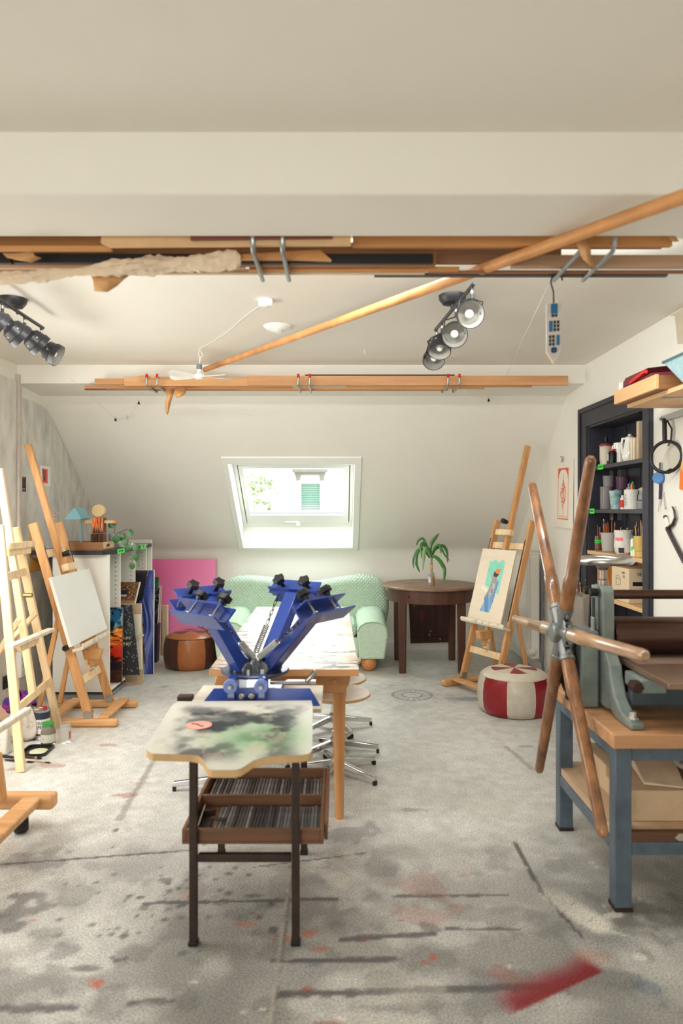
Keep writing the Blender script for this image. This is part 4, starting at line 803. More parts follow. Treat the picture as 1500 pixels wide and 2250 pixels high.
# round table
def round_table():
    dk = mat('dark_stained_wood', (86, 54, 42), .38, var=.14, scale=6, axis='z'); tp = mat('worn_table_top', (152, 124, 100), .4, scale=5, dark=(104, 78, 62), thr=(.3, .65))
    t = T('round_table', 'round dark wooden table with a scuffed top and square legs', 'table', (.844, 6.33, 0))
    B().lathe([(0, .738), (.43, .738), (.445, .745), (.445, .757), (.438, .763), (0, .763)], n=64).build('tabletop', tp, t)
    B().lathe([(.385, .622), (.397, .622), (.397, .7385), (.385, .7385)], n=64).build('apron', dk, t)
    for sx in (-1, 1):
        for sy in (-1, 1):
            c = Vector((sx*.262-.02, sy*.262, 0)); a, e = .036, .030; k = .35
            def oc(h, z): return [(c.x+x*h, c.y+y*h, z) for x, y in ((1, 1-k), (1-k, 1), (k-1, 1), (-1, 1-k), (-1, k-1), (k-1, -1), (1-k, -1), (1, k-1))]
            B().add(oc(e, 0)+oc(a, .66)+oc(a*1.05, .7385), [tuple(range(7, -1, -1)), tuple(range(16, 24))]+[(j*8+i, j*8+(i+1) % 8, (j+1)*8+(i+1) % 8, (j+1)*8+i) for j in range(2) for i in range(8)]).build('leg', dk, t, sharp=20)
    for a in (-2.2, -.95): B().ball((.398*math.cos(a), .398*math.sin(a), .682), .009, 10).build('bolt', DARKSTEEL, t)
    def fb(U, V):
        k = mix(c3(78, 46, 38)*np.ones(U.shape+(1,)), c3(52, 32, 28), fbm(U*14, V*2, 3)); k = mix(k, c3(200, 190, 180), (vn(U*34, V*34, 5) > .94)*(fbm(U*5, V*5, 8) > .5)*.8); k = mix(k, c3(120, 40, 36), (np.hypot((U-.3)*2, V-.55) < .1)*.6)
        return mix(k, c3(34, 22, 20), (np.abs(V-.9) < .006)*1.)
    o = panel('dark_board', [Vector((.71, 7.035, .70)), Vector((1.13, 7.035, .70)), Vector((1.155, 7.02, .088)), Vector((.735, 7.02, .075))], fb, 60, 80, .018, (.22, .14, .11)); tag(o, 'dark splashed wooden board leaning on the wall under the round table', 'board')
    p = W(946, 1282, 6.25); bt = T('bottle_plant', 'long leaved green plant growing from a small clear bottle on the round table', 'plant', (p.x, 6.2, .7635))
    B().lathe([(0, 0), (.027, 0), (.03, .006), (.03, .085), (.024, .108), (.013, .125), (.0125, .19), (.014, .192), (.0125, .2), (.0105, .2), (.011, .125), (.027, .084), (.027, .01), (0, .008)], n=24).build('bottle', glass_mat('bottle_glass', (232, 226, 216), .72, .04), bt)
    B().lathe([(0, .009), (.0265, .009), (.0265, .05), (0, .05)], n=20).build('water', glass_mat('bottle_water', (200, 190, 180), .6, .05), bt)
    B().lathe([(.0132, .15), (.0137, .152), (.0137, .186), (.0132, .188)], n=20, cap=False).build('neck_label', mat('ochre_label', (222, 168, 96), .5), bt)
    for a0, a1, nm, col in ((-1.5, -.5, 'label', (172, 124, 70)), (-2.9, -1.9, 'label', (222, 214, 224))):
        b = B()
        for k in range(8):
            x, y = a0+(a1-a0)*k/8, a0+(a1-a0)*(k+1)/8; b.add([(.0305*math.cos(a), .0305*math.sin(a), z) for a, z in ((x, .028), (y, .028), (y, .08), (x, .08))], [(0, 1, 2, 3)])
        b.build(nm, mat('bottle_label_%d' % col[0], col, .5, scale=60, dark=(120, 96, 80), thr=(.3, .45)), bt)
    lf = mat('strap_leaf', (62, 122, 56), .4, var=.14, scale=10, coat=.2); lf2 = mat('pale_strap_leaf', (130, 168, 120), .45, var=.08)
    B().tube([(0, 0, .06), (.002, 0, .19), (.0, 0, .25)], [.006, .008, .01], 8).build('cane', mat('cane_green', (132, 150, 92), .6), bt)
    o_ = Vector(bt.location)
    def strap(pts, w_, m=lf, d=6.2, yy=0):
        P = [W(x, y, d)-o_+Vector((0, yy*i/(len(pts)-1), 0)) for i, (x, y) in enumerate(pts)]
        # smooth the spine
        Q = []
        for i in range(len(P)-1):
            a, b_, c_, e = P[max(0, i-1)], P[i], P[i+1], P[min(len(P)-1, i+2)]
            for k in range(4):
                s = k/4; Q.append(.5*((2*b_)+(c_-a)*s+(2*a-5*b_+4*c_-e)*s*s+(3*b_-a-3*c_+e)*s**3))
        Q.append(P[-1]); vs = []; n = len(Q)
        for i, p in enumerate(Q):
            d_ = (Q[min(n-1, i+1)]-Q[max(0, i-1)]).normalized(); sd = d_.cross(Vector((0, 1, .15))).normalized(); q = i/(n-1); w = w_*(.35+.65*math.sin(min(1, q*1.6+.1)*PI/2))*(1 if q < .6 else math.cos((q-.6)/.4*PI/2)**.8+.02)
            vs += [p-sd*w+Vector((0, .5*w, 0)), p, p+sd*w+Vector((0, .5*w, 0))]
        B().add(vs, [f for i in range(n-1) for f in ((3*i, 3*i+1, 3*i+4, 3*i+3), (3*i+1, 3*i+2, 3*i+5, 3*i+4))]).build('leaf', m, bt)
    for pts, w_, m, yy in [([(946, 1222), (946, 1200), (953, 1186), (965, 1171)], .017, lf, .0), ([(945, 1222), (938, 1200), (930, 1184), (921, 1187), (916, 1200)], .012, lf, .06), ([(945, 1224), (936, 1204), (928, 1193), (923, 1205), (925, 1228)], .015, lf, -.06),
                           ([(945, 1224), (938, 1210), (932, 1204), (929, 1222), (925, 1253)], .016, lf2, -.1), ([(944, 1226), (930, 1208), (917, 1212), (913, 1235), (921, 1258)], .016, lf, -.05), ([(944, 1226), (926, 1206), (913, 1214), (908, 1235), (910, 1251)], .008, lf, .03),
                           ([(947, 1222), (953, 1205), (960, 1197), (966, 1203), (966, 1216)], .013, lf, -.07), ([(947, 1224), (956, 1206), (972, 1199), (982, 1212), (984, 1239)], .014, lf, .02), ([(948, 1226), (958, 1208), (970, 1205), (980, 1222), (992, 1235)], .007, lf, .08),
                           ([(947, 1228), (953, 1222), (965, 1232), (974, 1252), (971, 1280)], .018, lf, -.09)]: strap(pts, w_, m, 6.2, yy)
round_table()
# long work table
LT0, LT1, LTZ = 3.09, 5.09, .727
def long_table():
    t = T('long_table', 'long wooden work table with a whitewashed paint-scratched top', 'table', (-.27, 4.09, 0))
    wd_ = mat('honey_wood', (204, 146, 92), .45, var=.12, scale=6, axis='z'); we = mat('honey_wood_lying', (206, 150, 98), .45, var=.12, scale=6, axis='x')
    def ft(U, V):
        k = mix(c3(220, 212, 205)*np.ones(U.shape+(1,)), c3(198, 184, 175), fbm(U*7, V*3, 4)); k = mix(k, c3(206, 160, 120), sst(.58, .72, fbm(U*5, V*16, 6))*.5)
        s = fbm(U*9, V*90, 9); k = mix(k, c3(92, 88, 92), sst(.58, .66, s)*sst(.42, .6, fbm(U*4, V*7, 2))); k = mix(k, c3(60, 60, 62), sst(.57, .64, fbm(U*12+4, V*120, 13))*sst(.42, .56, fbm(U*3+2, V*5+3, 7)))
        return mix(k, c3(214, 120, 130), ((vn(U*18, V*40, 15) > .95)*.7))
    q = [Vector((-.614, LT1, LTZ)), Vector((.068, LT1, LTZ)), Vector((.0886, LT0, LTZ)), Vector((-.589, LT0, LTZ))]
    q = [Vector(p) for p in q]
    top = panel('tabletop', q, ft, 110, 300, .03, (.80, .58, .38), par=t); top.data.materials[0] = attr_mat('scratched_paint', .38, .45)
    B().prism([(-.55, .60), (.02, .60), (.045, .64), (.055, .6965), (-.565, .6965), (-.58, .64)], 3.16, 3.19, 'xz').build('apron', we, t, w=True, bev=.004)
    B().prism([(-.58, .60), (.02, .60), (.03, .6965), (-.59, .6965)], 4.98, 5.01, 'xz').build('apron', we, t, w=True, bev=.004)
    B().hexa([Vector((.0, 3.19, .60)), Vector((.03, 3.19, .60)), Vector((.015, 4.98, .60)), Vector((-.015, 4.98, .60))], [Vector((.0, 3.19, .6965)), Vector((.03, 3.19, .6965)), Vector((.015, 4.98, .6965)), Vector((-.015, 4.98, .6965))]).build('apron', wd_, t, w=True)
    B().hexa([Vector((-.56, 3.19, .60)), Vector((-.53, 3.19, .60)), Vector((-.555, 4.98, .60)), Vector((-.585, 4.98, .60))], [Vector((-.56, 3.19, .6965)), Vector((-.53, 3.19, .6965)), Vector((-.555, 4.98, .6965)), Vector((-.585, 4.98, .6965))]).build('apron', wd_, t, w=True)
    B().cyl((-.02, 3.158, .655), (-.02, 3.15, .655), .012, 16).build('wood_plug', wd_, t, w=True)
    for x, y in ((.0, 3.21), (-.515, 3.21), (-.02, 4.95), (-.55, 4.95)):
        B().lathe([(.0, 0), (.019, 0), (.021, .02), (.029, .5), (.03, .565), (.034, .575), (.034, .60), (.034, .69)], (x, y, 0), n=20).build('leg', wd_, t, w=True)
long_table()
# stools with five-star chrome bases round the work table
def stool(x, y, rot, lab):
    t = T('stool', lab, 'stool', (x, y, 0), rot, 'stools round the work table')
    B().lathe([(0, .43), (.172, .43), (.18, .437), (.18, .449), (.172, .455), (0, .455)], n=40).build('seat', mat('seat_white', (236, 232, 224), .5), t)
    B().lathe([(.1745, .433), (.182, .437), (.182, .448), (.1745, .452)], n=40).build('seat_edge', mat('plywood_edge', (206, 164, 112), .5), t)
    B().cyl((0, 0, .05), (0, 0, .43), .016, 18).build('pole', CHROME, t)
    B().lathe([(.03, .035), (.036, .04), (.036, .085), (.022, .10), (.022, .13), (.017, .13)], n=20).build('hub', CHROME, t)
    B().lathe([(.016, .40), (.06, .425), (.06, .43), (.0, .43)], n=20).build('seat_plate', DARKSTEEL, t)
    for k in range(5):
        a = 2*PI*k/5; d = Vector((math.cos(a), math.sin(a), 0))
        l = B().bar(d*.028+Vector((0, 0, .062)), d*.255+Vector((0, 0, .034)), .026, .036, w2=.024, h2=.026).build('leg', CHROME, t, bev=.005)
        B().bar(d*.242+Vector((0, 0, .012)), d*.258+Vector((0, 0, .012)), .025, .024).build('glide', BLACK, l, bev=.003)
for x, y, r_, lab in [(-.035, 4.56, .15, 'chrome based stool farthest back on the right side of the work table'), (-.02, 4.08, -.02, 'chrome based stool in the middle on the right side of the work table'), (-.01, 3.745, .6, 'chrome based stool nearest on the right side, behind the table leg'),
                      (-.47, 3.98, .5, 'chrome based stool under the work table behind the metal rods'), (-.60, 3.52, .62, 'chrome based stool standing left of the printing table')]: stool(x, y, r_, lab)
# printing table: dark steel frame with the type case on its rails
def print_table():
    t = T('printing_table', 'dark brown steel table frame under the blue screen press', 'table', (-.32, 2.6, 0))
    def bb(n, p, q, w=.026, h=.026, **k): return B().bar(p, q, w, h, up=(0, 1, 0), **k).build(n, DARKSTEEL, t, w=True, bev=.003)
    legs = [(-.486, 2.28), (-.145, 2.28), (-.497, 2.88), (-.148, 2.88)]
    for x, y in legs:
        bb('leg', (x, y, .012), (x, y, .655)); B().box((x-.016, y-.016, 0), (x+.016, y+.016, .014)).build('foot_cap', BLACK, t, w=True, bev=.002)
    for y in (2.28, 2.88): bb('cross_rail', (-.47, y, .29), (-.16, y, .29), .026, .022); bb('top_rail', (-.47, y, .642), (-.16, y, .642), .026, .026)
    for x in (-.4915, -.1465): bb('side_rail', (x, 2.295, .312), (x, 2.865, .312), .022, .02); bb('top_rail', (x, 2.295, .642), (x, 2.865, .642), .026, .026)
    B().box((-.60, 2.665, .6565), (-.07, 3.02, .674)).build('base_board', mat('pale_board', (216, 206, 190), .6, var=.05), t, w=True, bev=.003)
    c = B().box((-.615, 2.675, .60), (-.585, 2.705, .715)).box((-.635, 2.67, .70), (-.575, 2.71, .72)); c.build('clamp', mat('rusty_clamp', (70, 52, 46), .6, .4), t, w=True, bev=.004)
print_table()
def type_case():
    x0, x1, y0, y1, z = -.53, -.052, 2.30, 2.85, .3235
    wd_ = mat('old_case_wood', (124, 88, 64), .6, var=.16, scale=8, axis='x'); wy = mat('old_case_wood_long', (124, 88, 64), .6, var=.16, scale=8, axis='y')
    t = T('type_case', 'shallow brown wooden type case on the rails of the printing table', 'tray', ((x0+x1)/2, (y0+y1)/2, z))
    B().box((x0, y0, z), (x1, y1, z+.008)).build('base', wd_, t, w=True)
    for ya, yb in ((y0, y0+.014), (2.575, 2.587), (y1-.014, y1)): B().box((x0+.014, ya, z+.008), (x1-.014, yb, z+.05)).build('rail', wd_, t, w=True, bev=.002)
    B().box((x0, y0, z+.008), (x0+.014, y1, z+.05)).build('side', wy, t, w=True, bev=.002); B().box((x1-.014, y0, z+.008), (x1, y1, z+.05)).build('side', wy, t, w=True, bev=.002)
    B().box((x1+.001, 2.34, z-.005), (x1+.013, 2.84, z+.062)).build('side_board', wy, t, w=True, bev=.002)
    rs = random.Random(2); gm = [mat('type_metal_%d' % k, c, .38, .6, var=.2, scale=40) for k, c in enumerate([(140, 142, 146), (110, 112, 116), (170, 170, 172), (86, 88, 92)])]
    protos = []
    for k, m in enumerate(gm):
        protos.append(B().bar((0, -.1, .006), (0, .1, .006), .0105, .012).build('type_rod', m, bev=.0025))
    first = {0: True, 1: True, 2: True, 3: True}
    for row, (yc, n, xa) in enumerate([(2.445, 31, -.43), (2.71, 34, -.50)]):
        for i in range(n):
            k = rs.randrange(4); o = protos[k]
            if not first[k]: o = o.copy(); C.objects.link(o)
            first[k] = False
            o.location = (xa+i*(-.072-xa)/(n-1), yc+rs.uniform(-.006, .006), z+.0085+rs.uniform(0, .003)); o.rotation_euler = (0, 0, rs.uniform(-.008, .008))
            if row == 0: tag(o, 'dark grey metal rod in the front compartment of the type case', 'rod', 'metal rods in the front compartment')
            else: tag(o, 'dark grey metal rod in the back compartment of the type case', 'rod', 'metal rods in the back compartment')
    s = T('composing_stick', 'worn steel composing stick at the left of the front compartment', 'tool', (-.475, 2.44, z+.009), .05)
    B().box((-.02, -.1, 0), (.02, .1, .003)).build('plate', DARKSTEEL, s); B().box((-.02, -.1, .003), (-.016, .1, .022)).build('lip', STEEL, s); B().box((-.016, .05, .003), (.02, .06, .02)).build('stop', DARKSTEEL, s)
    s = tag(B().bar((-.455, 2.43, z+.03), (-.40, 2.40, z+.036), .016, .006).build('metal_slug', DARKSTEEL, bev=.001), 'short dark metal slug lying across the front rods', 'slug')
type_case()
# blue screen printing press
HUB = Vector((-.36, 2.93, .775))
def press():
    t = T('screen_press', 'blue four-arm screen printing press with black star knobs', 'press', (-.36, 2.85, .6745))
    bl = BLUEPAINT; z0 = .6745
    def bb(n, p, q, w, h, m=bl, up=(0, 0, 1), bev=.003, par=t, **k): return B().bar(p, q, w, h, up, **k).build(n, m, par, w=True, bev=bev)
    # base: blue angle bar, centre cheeks with rollers
    B().hexa([Vector((-.548, 2.695, z0+.002)), Vector((-.075, 2.695, z0+.002)), Vector((-.075, 2.70, z0+.002)), Vector((-.548, 2.70, z0+.002))], [Vector((-.505, 2.75, z0+.055)), Vector((-.118, 2.75, z0+.055)), Vector((-.118, 2.755, z0+.055)), Vector((-.505, 2.755, z0+.055))]).build('base_bar', bl, t, w=True)
    B().box((-.52, 2.755, z0), (-.10, 2.80, z0+.006)).build('base_flange', bl, t, w=True)
    B().box((-.46, 2.80, z0), (-.24, 3.0, z0+.03)).build('pedestal', bl, t, w=True, bev=.004)
    for x in (-.425, -.305): B().prism([(2.68, z0), (2.80, z0), (2.80, z0+.075), (2.76, z0+.11), (2.70, z0+.11), (2.68, z0+.08)], x-.016, x+.016, 'yz').build('cheek', bl, t, w=True, bev=.004)
    B().box((-.425, 2.70, z0-.005), (-.305, 2.715, z0+.045)).build('face_plate', bl, t, w=True, bev=.003)
    for x in (-.425, -.305):
        r = B().lathe([(0, 0), (.026, 0), (.028, .003), (.028, .017), (.026, .02), (0, .02)], (x, 2.66, z0+.085), (0, 1, 0), 24).build('roller', mat('pale_blue_nylon', (120, 140, 206), .35), t, w=True)
        B().lathe([(0, 0), (.008, 0), (.010, .006), (.012, .02)], (x, 2.645, z0+.085), (0, 1, 0), 8).build('axle_nut', STEEL, r, w=True)
    for x in (-.384, -.346): B().lathe([(0, 0), (.008, 0), (.009, .004), (.013, .006), (.013, .02)], (x, 2.682, z0+.04), (0, 1, 0), 8).build('bolt', STEEL, t, w=True)
    B().box((-.285, 2.80, z0+.058), (-.095, 2.83, z0+.072)).build('steel_strip', STEEL, t, w=True, bev=.002)
    B().bar((-.135, 2.79, z0+.07), (-.095, 2.80, z0+.115), .022, .018).build('toggle_clamp', STEEL, t, w=True, bev=.005)
    B().lathe([(0, 0), (.14, 0), (.145, .004), (.145, .01), (.14, .014), (0, .014)], HUB-Vector((0, 0, .02)), n=40).build('turntable', mat('blue_grey_plate', (84, 92, 120), .35, .5), t, w=True)
    B().lathe([(.05, 0), (.06, .0), (.05, .012), (.026, .018), (.018, .035), (0, .038)], HUB-Vector((0, 0, .006)), n=24).build('hub', mat('hub_grey', (96, 98, 104), .4, .7), t, w=True)
    sb = mat('spring_steel', (186, 186, 180), .32, .9)
    heads = [(460, 1349, 2.74, 'front left'), (452, 1318, 3.18, ''), (695, 1340, 2.74, ''), (645, 1306, 3.16, '')]
    for hx, hy, hd, _ in heads:
        P = W(hx, hy, hd); d = P-HUB; dh = Vector((d.x, d.y, 0)).normalized(); sd = Vector((-dh.y, dh.x, 0))
        if sd.x < 0: sd = -sd
        ar = d.normalized(); nn = ar.cross(sd).normalized()
        if nn.z < 0: nn = -nn
        A0 = HUB+dh*.085+Vector((0, 0, .012)); A1 = P-ar*.0
        bb('arm', A0, A1, .068, .05, up=nn, bev=.004)
        for s in (-1, 1):
            c = A0+sd*s*.042
            B().lathe([(.0, -.008), (.024, -.008), (.026, -.004), (.026, .004), (.024, .008), (0, .008)], c, sd, 18).build('pivot_bearing', mat('cast_grey', (120, 122, 124), .4, .6), t, w=True)
            B().box((c.x-.012, c.y-.012, HUB.z-.006), (c.x+.012, c.y+.012, HUB.z+.012)).build('bearing_foot', STEEL, t, w=True)
        # head: channel with a top flange and a bottom flange
        L_ = .14; o_ = P+ar*.01
        hd_ = B().bar(o_-sd*L_, o_+sd*L_, .008, .064, up=nn).bar(o_-sd*L_+nn*.032+dh*.035, o_+sd*(L_-.015)+nn*.032+dh*.035, .08, .006, up=nn).bar(o_-sd*L_-nn*.032+dh*.035, o_+sd*L_-nn*.032+dh*.035, .08, .006, up=nn).build('clamp_head', bl, t, w=True)
        for s in (-1, 1):
            k0 = o_+sd*s*.072+nn*.036+dh*.035
            kb = B()
            pts = []
            for i in range(10):
                r_ = .031 if i % 2 == 0 else .022; a = 2*PI*i/10; pts.append((r_*math.cos(a), r_*math.sin(a)))
            R3 = frame_of(nn).to_4x4(); kb.prism(pts, .036, .062).xf(Matrix.Translation(k0) @ R3); kb.lathe([(.009, 0), (.010, .02), (.017, .036)], k0, nn, 12)
            k = kb.build('star_knob', BLACK, t, w=True, bev=.003)
            B().cyl(k0-nn*.045, k0, .005, 10).build('threaded_rod', STEEL, k, w=True)
            B().lathe([(0, 0), (.015, .002), (.015, .006), (0, .008)], k0-nn*.05, nn, 14).build('clamp_pad', STEEL, k, w=True)
        for s in (-.2, .32): B().cyl(o_+sd*s*.13-nn*.024+dh*.03, o_+sd*s*.13-nn*.014+dh*.03, .008, 6).build('nut', STEEL, t, w=True)
        # return spring with chain
        for se in {460: (.125, -.11), 452: (-.1,), 695: (-.125,), 645: (-.115,)}[hx]:
         S0 = HUB+Vector((0, 0, .034))+dh*.02+sd*se*.22; S1 = o_-nn*.034+sd*se
         v = S1-S0; N = 90; fr_ = frame_of(v); cp = []
         for i in range(N+1):
             q = .08+.42*i/N; a = i*2*PI*15/N; cp.append(S0+v*q+fr_ @ Vector((.0115*math.cos(a), .0115*math.sin(a), 0)))
         sp = B().tube([S0]+[S0+v*.07]+cp+[S0+v*.51], .003, 5).build('spring', sb, t, w=True)
         n = 6
         for i in range(n):
             c0, c1 = S0+v*(.51+.47*i/n), S0+v*(.51+.47*(i+1.12)/n); u_ = fr_.col[i % 2]*.006
             B().tube([c0-u_*.4, c0+(c1-c0)*.2-u_, c1-(c1-c0)*.2-u_, c1-u_*.4, c1+u_*.4, c1-(c1-c0)*.2+u_, c0+(c1-c0)*.2+u_, c0+u_*.4], .0019, 5, True).build('chain_link', DARKSTEEL, sp, w=True)
    # printing platen in front
    def out(px): return [((x-CX)*d/F, d) for x, d in px]
    zt = .71
    def P2(x, y): d = (H-zt)*F/(y-CY); return ((x-CX)*d/F, d)
    oc = [P2(*p) for p in [(392, 1541), (684, 1539), (687, 1552), (686, 1648), (679, 1656), (662, 1659), (610, 1661), (580, 1664), (556, 1671), (540, 1682), (529, 1689), (516, 1692), (466, 1692), (457, 1689), (452, 1680), (446, 1668), (436, 1661), (418, 1658), (336, 1656), (326, 1652), (321, 1645), (323, 1635), (378, 1549)]]
    B().prism(oc, zt-.022, zt-.0005).build('platen', mat('platen_ply', (206, 170, 122), .6, var=.08), t, w=True)
    # painted top of the platen
    def fp(U, V):
        k = mix(c3(206, 202, 190)*np.ones(U.shape+(1,)), c3(184, 182, 174), fbm(U*4, V*4, 2)); edge = np.minimum(np.minimum(U, 1-U), np.minimum(V, 1-V))
        inn = sst(.06, .2, edge+.12*(fbm(U*6, V*6, 5)-.5)); k = mix(k, c3(72, 72, 74), inn*sst(.30, .62, fbm(U*6, V*7, 9))*.85)
        g = np.exp(-((U-.68)/.26)**2-((V-.42)/.22)**2); k = mix(k, c3(86, 142, 84), g*.75*sst(.3, .6, fbm(U*4, V*5, 17)+.15)); k = mix(k, c3(190, 188, 178), np.exp(-((U-.62)/.1)**2-((V-.5)/.1)**2)*.4)
        k = mix(k, c3(38, 38, 42), sst(.58, .7, fbm(U*5+2, V*6, 25))*inn*.8); k = mix(k, c3(206, 172, 152), (fbm(U*9, V*9, 33) > .66)*inn*.35)
        return k
    xs = [p[0] for p in oc]; ys = [p[1] for p in oc]; x0, x1, y0, y1 = min(xs), max(xs), min(ys), max(ys)
    N = 110; gx, gy = np.meshgrid(np.linspace(x0, x1, N+1), np.linspace(y0, y1, N+1))
    bm = bmesh.new(); vv = [bm.verts.new((p[0], p[1], zt)) for p in oc]; bm.faces.new(vv)
    for ax, a, b_ in ((0, x0, x1), (1, y0, y1)):
        for k in range(1, 90):
            co = [0, 0, 0]; no = [0, 0, 0]; co[ax] = a+(b_-a)*k/90; no[ax] = 1
            bmesh.ops.bisect_plane(bm, geom=bm.verts[:]+bm.edges[:]+bm.faces[:], plane_co=co, plane_no=no)
    me = bpy.data.meshes.new('platen_top'); Mi = rootm(t).inverted(); bm.normal_update()
    if sum(f.normal.z for f in bm.faces) < 0: bmesh.ops.reverse_faces(bm, faces=bm.faces)
    co = np.array([v.co[:] for v in bm.verts]); bmesh.ops.transform(bm, matrix=Mi, verts=bm.verts); bm.to_mesh(me); bm.free()
    o = bpy.data.objects.new('platen_top', me); C.objects.link(o); o.parent = t; me.materials.append(attr_mat('stained_platen', .5, .4))
    U = (co[:, 0]-x0)/(x1-x0); V = (co[:, 1]-y0)/(y1-y0); cl = s2l(np.clip(fp(U, V), 0, 1)); at = me.color_attributes.new('Col', 'FLOAT_COLOR', 'POINT'); at.data.foreach_set('color', np.hstack([cl, np.ones((len(cl), 1))]).ravel().astype(np.float32))
    bb('platen_arm', (-.36, 2.2, zt-.0285), (-.36, 2.75, zt-.0285), .05, .012)
    cx, cd = P2(437, 1594); st = T('round_sticker', 'pink round sticker with a black tick stuck on the stained platen', 'sticker', (cx, cd, zt+.0005))
    B().lathe([(0, 0), (.044, 0), (.044, .0015), (0, .0015)], n=40).build('disc', mat('salmon_sticker', (224, 160, 142), .6), st)
    B().tube([(-.028, .012, .002), (-.004, .004, .002), (.004, -.012, .002), (.018, -.016, .002)], .002, 6).build('tick', INK, st)
press()
# ================================================================ RIGHT SIDE
def right_easel():
    fx, fy = -.877, -.482; fc = Vector((.95, 5.4, 0)); rot = math.atan2(fy, fx)
    t, L = studio_easel('beech studio easel by the radiator holding a bathing figure print', fc, rot, 1.98, .5, 1.24, (BEECH, BEECHX))
    M = Matrix.Translation(fc) @ Matrix.Rotation(rot, 4, 'Z')
    def fa(U, V):
        k = mix(c3(238, 224, 202)*np.ones(U.shape+(1,)), c3(230, 212, 188), fbm(U*3, V*30, 3))
        ix = (U > .24)*(U < .76)*(V > .14)*(V < .83)*1.
        sea = (U > .30)*(U < .76)*(V > .14)*(V < .50+.24*(U-.3))*1.; sea = sea*sst(.14, .17, V+.02*np.sin(U*30))
        k = mix(k, mix(c3(130, 210, 186)*np.ones(U.shape+(1,)), c3(166, 224, 206), fbm(U*5, V*26, 8)), sea)
        k = mix(k, c3(246, 240, 226), np.exp(-((V-.55-.24*(U-.3))/.02)**2)*(U > .24)*(U < .6))
        body = np.hypot((U-.58)/.11, (V-.52)/.14) < 1; k = mix(k, mix(c3(214, 208, 200)*np.ones(U.shape+(1,)), c3(150, 146, 146), sst(.4, .6, fbm(U*30, V*14, 5))), body*1.)
        arm = dseg(U, V, (.52, .50), (.40, .68)) < .035; k = mix(k, c3(166, 160, 154), arm*1.); k = mix(k, c3(150, 142, 138), (dseg(U, V, (.62, .62), (.40, .68)) < .025)*1.)
        sk = (U > .30+.0*V)*(V > .62)*(V < .86)*(U > .50-.5*(V-.62)-.06)*(U < .68-.3*(V-.62))*1.; k = mix(k, mix(c3(92, 140, 190)*np.ones(U.shape+(1,)), c3(150, 186, 214), sst(.35, .65, fbm(U*40-V*14, V*4, 11))), sk)
        bk = (dseg(U, V, (.66, .46), (.62, .66)) < .035)*1.; k = mix(k, c3(116, 150, 190), bk)
        head = np.hypot((U-.52)/.06, (V-.37)/.055) < 1; k = mix(k, c3(176, 166, 160), head*1.)
        hair = (np.hypot((U-.575)/.075, (V-.335)/.045) < 1); k = mix(k, c3(70, 68, 72), hair*1.)
        return mix(k, c3(232, 142, 74), ((np.hypot((U-.61)/.08, (V-.295)/.035) < 1))*1.)
    # board corners in the easel's frame
    def PL(z, y, f=.078): return M @ L(z, y, f)
    wd_, y0 = .40, -.0
    o = panel('figure_print', [PL(1.10, -.22), PL(1.10, .18), PL(.516, .18), PL(.516, -.22)], fa, 90, 120, .012, (.86, .78, .66))
    tag(o, 'print of a seated bather in an orange cap by the sea on the easel', 'print')
    return t
re_ = right_easel()
pouf('patchwork_pouf', 'red and off-white patchwork leather pouf beside the right easel', (1.262, 4.93), .258, .31, (196, 186, 170), (140, 26, 36), mat('cream_hide_top', (212, 202, 184), .35, var=.06, scale=18, bump=.05, coat=.15), 8, .35, star=1)
# radiator on the right wall
def radiator():
    t = T('radiator', 'tall white ribbed panel radiator on the right wall behind the easel', 'radiator', (1.71, 6.45, .14))
    wm = mat('radiator_white', (232, 230, 224), .4, var=.005)
    B().box((1.675, 5.96, .145), (1.75, 6.94, 1.065)).build('body', wm, t, w=True, bev=.008)
    p0 = None
    for k in range(24):
        y = 6.0+k*.0395
        if p0 is None: p0 = B().box((1.662, y, .19), (1.676, y+.022, 1.02)).build('rib', wm, t, w=True, bev=.005)
        else: q = p0.copy(); C.objects.link(q); q.parent = t; q.location = p0.location+Vector((0, k*.0395, 0))
    B().box((1.66, 5.955, 1.06), (1.755, 6.945, 1.07)).build('top_grille', wm, t, w=True)
    B().cyl((1.70, 5.95, .21), (1.64, 5.93, .21), .026, 18).build('valve', wm, t, w=True, bev=.004)
    B().cyl((1.765, 5.93, 0), (1.765, 5.93, 1.09), .011, 10).build('pipe', mat('grey_pipe', (120, 122, 128), .4), t, w=True)
    for z in (.3, .9): B().box((1.75, 6.2, z), (1.80, 6.24, z+.03)).build('mount', wm, t, w=True)
radiator()
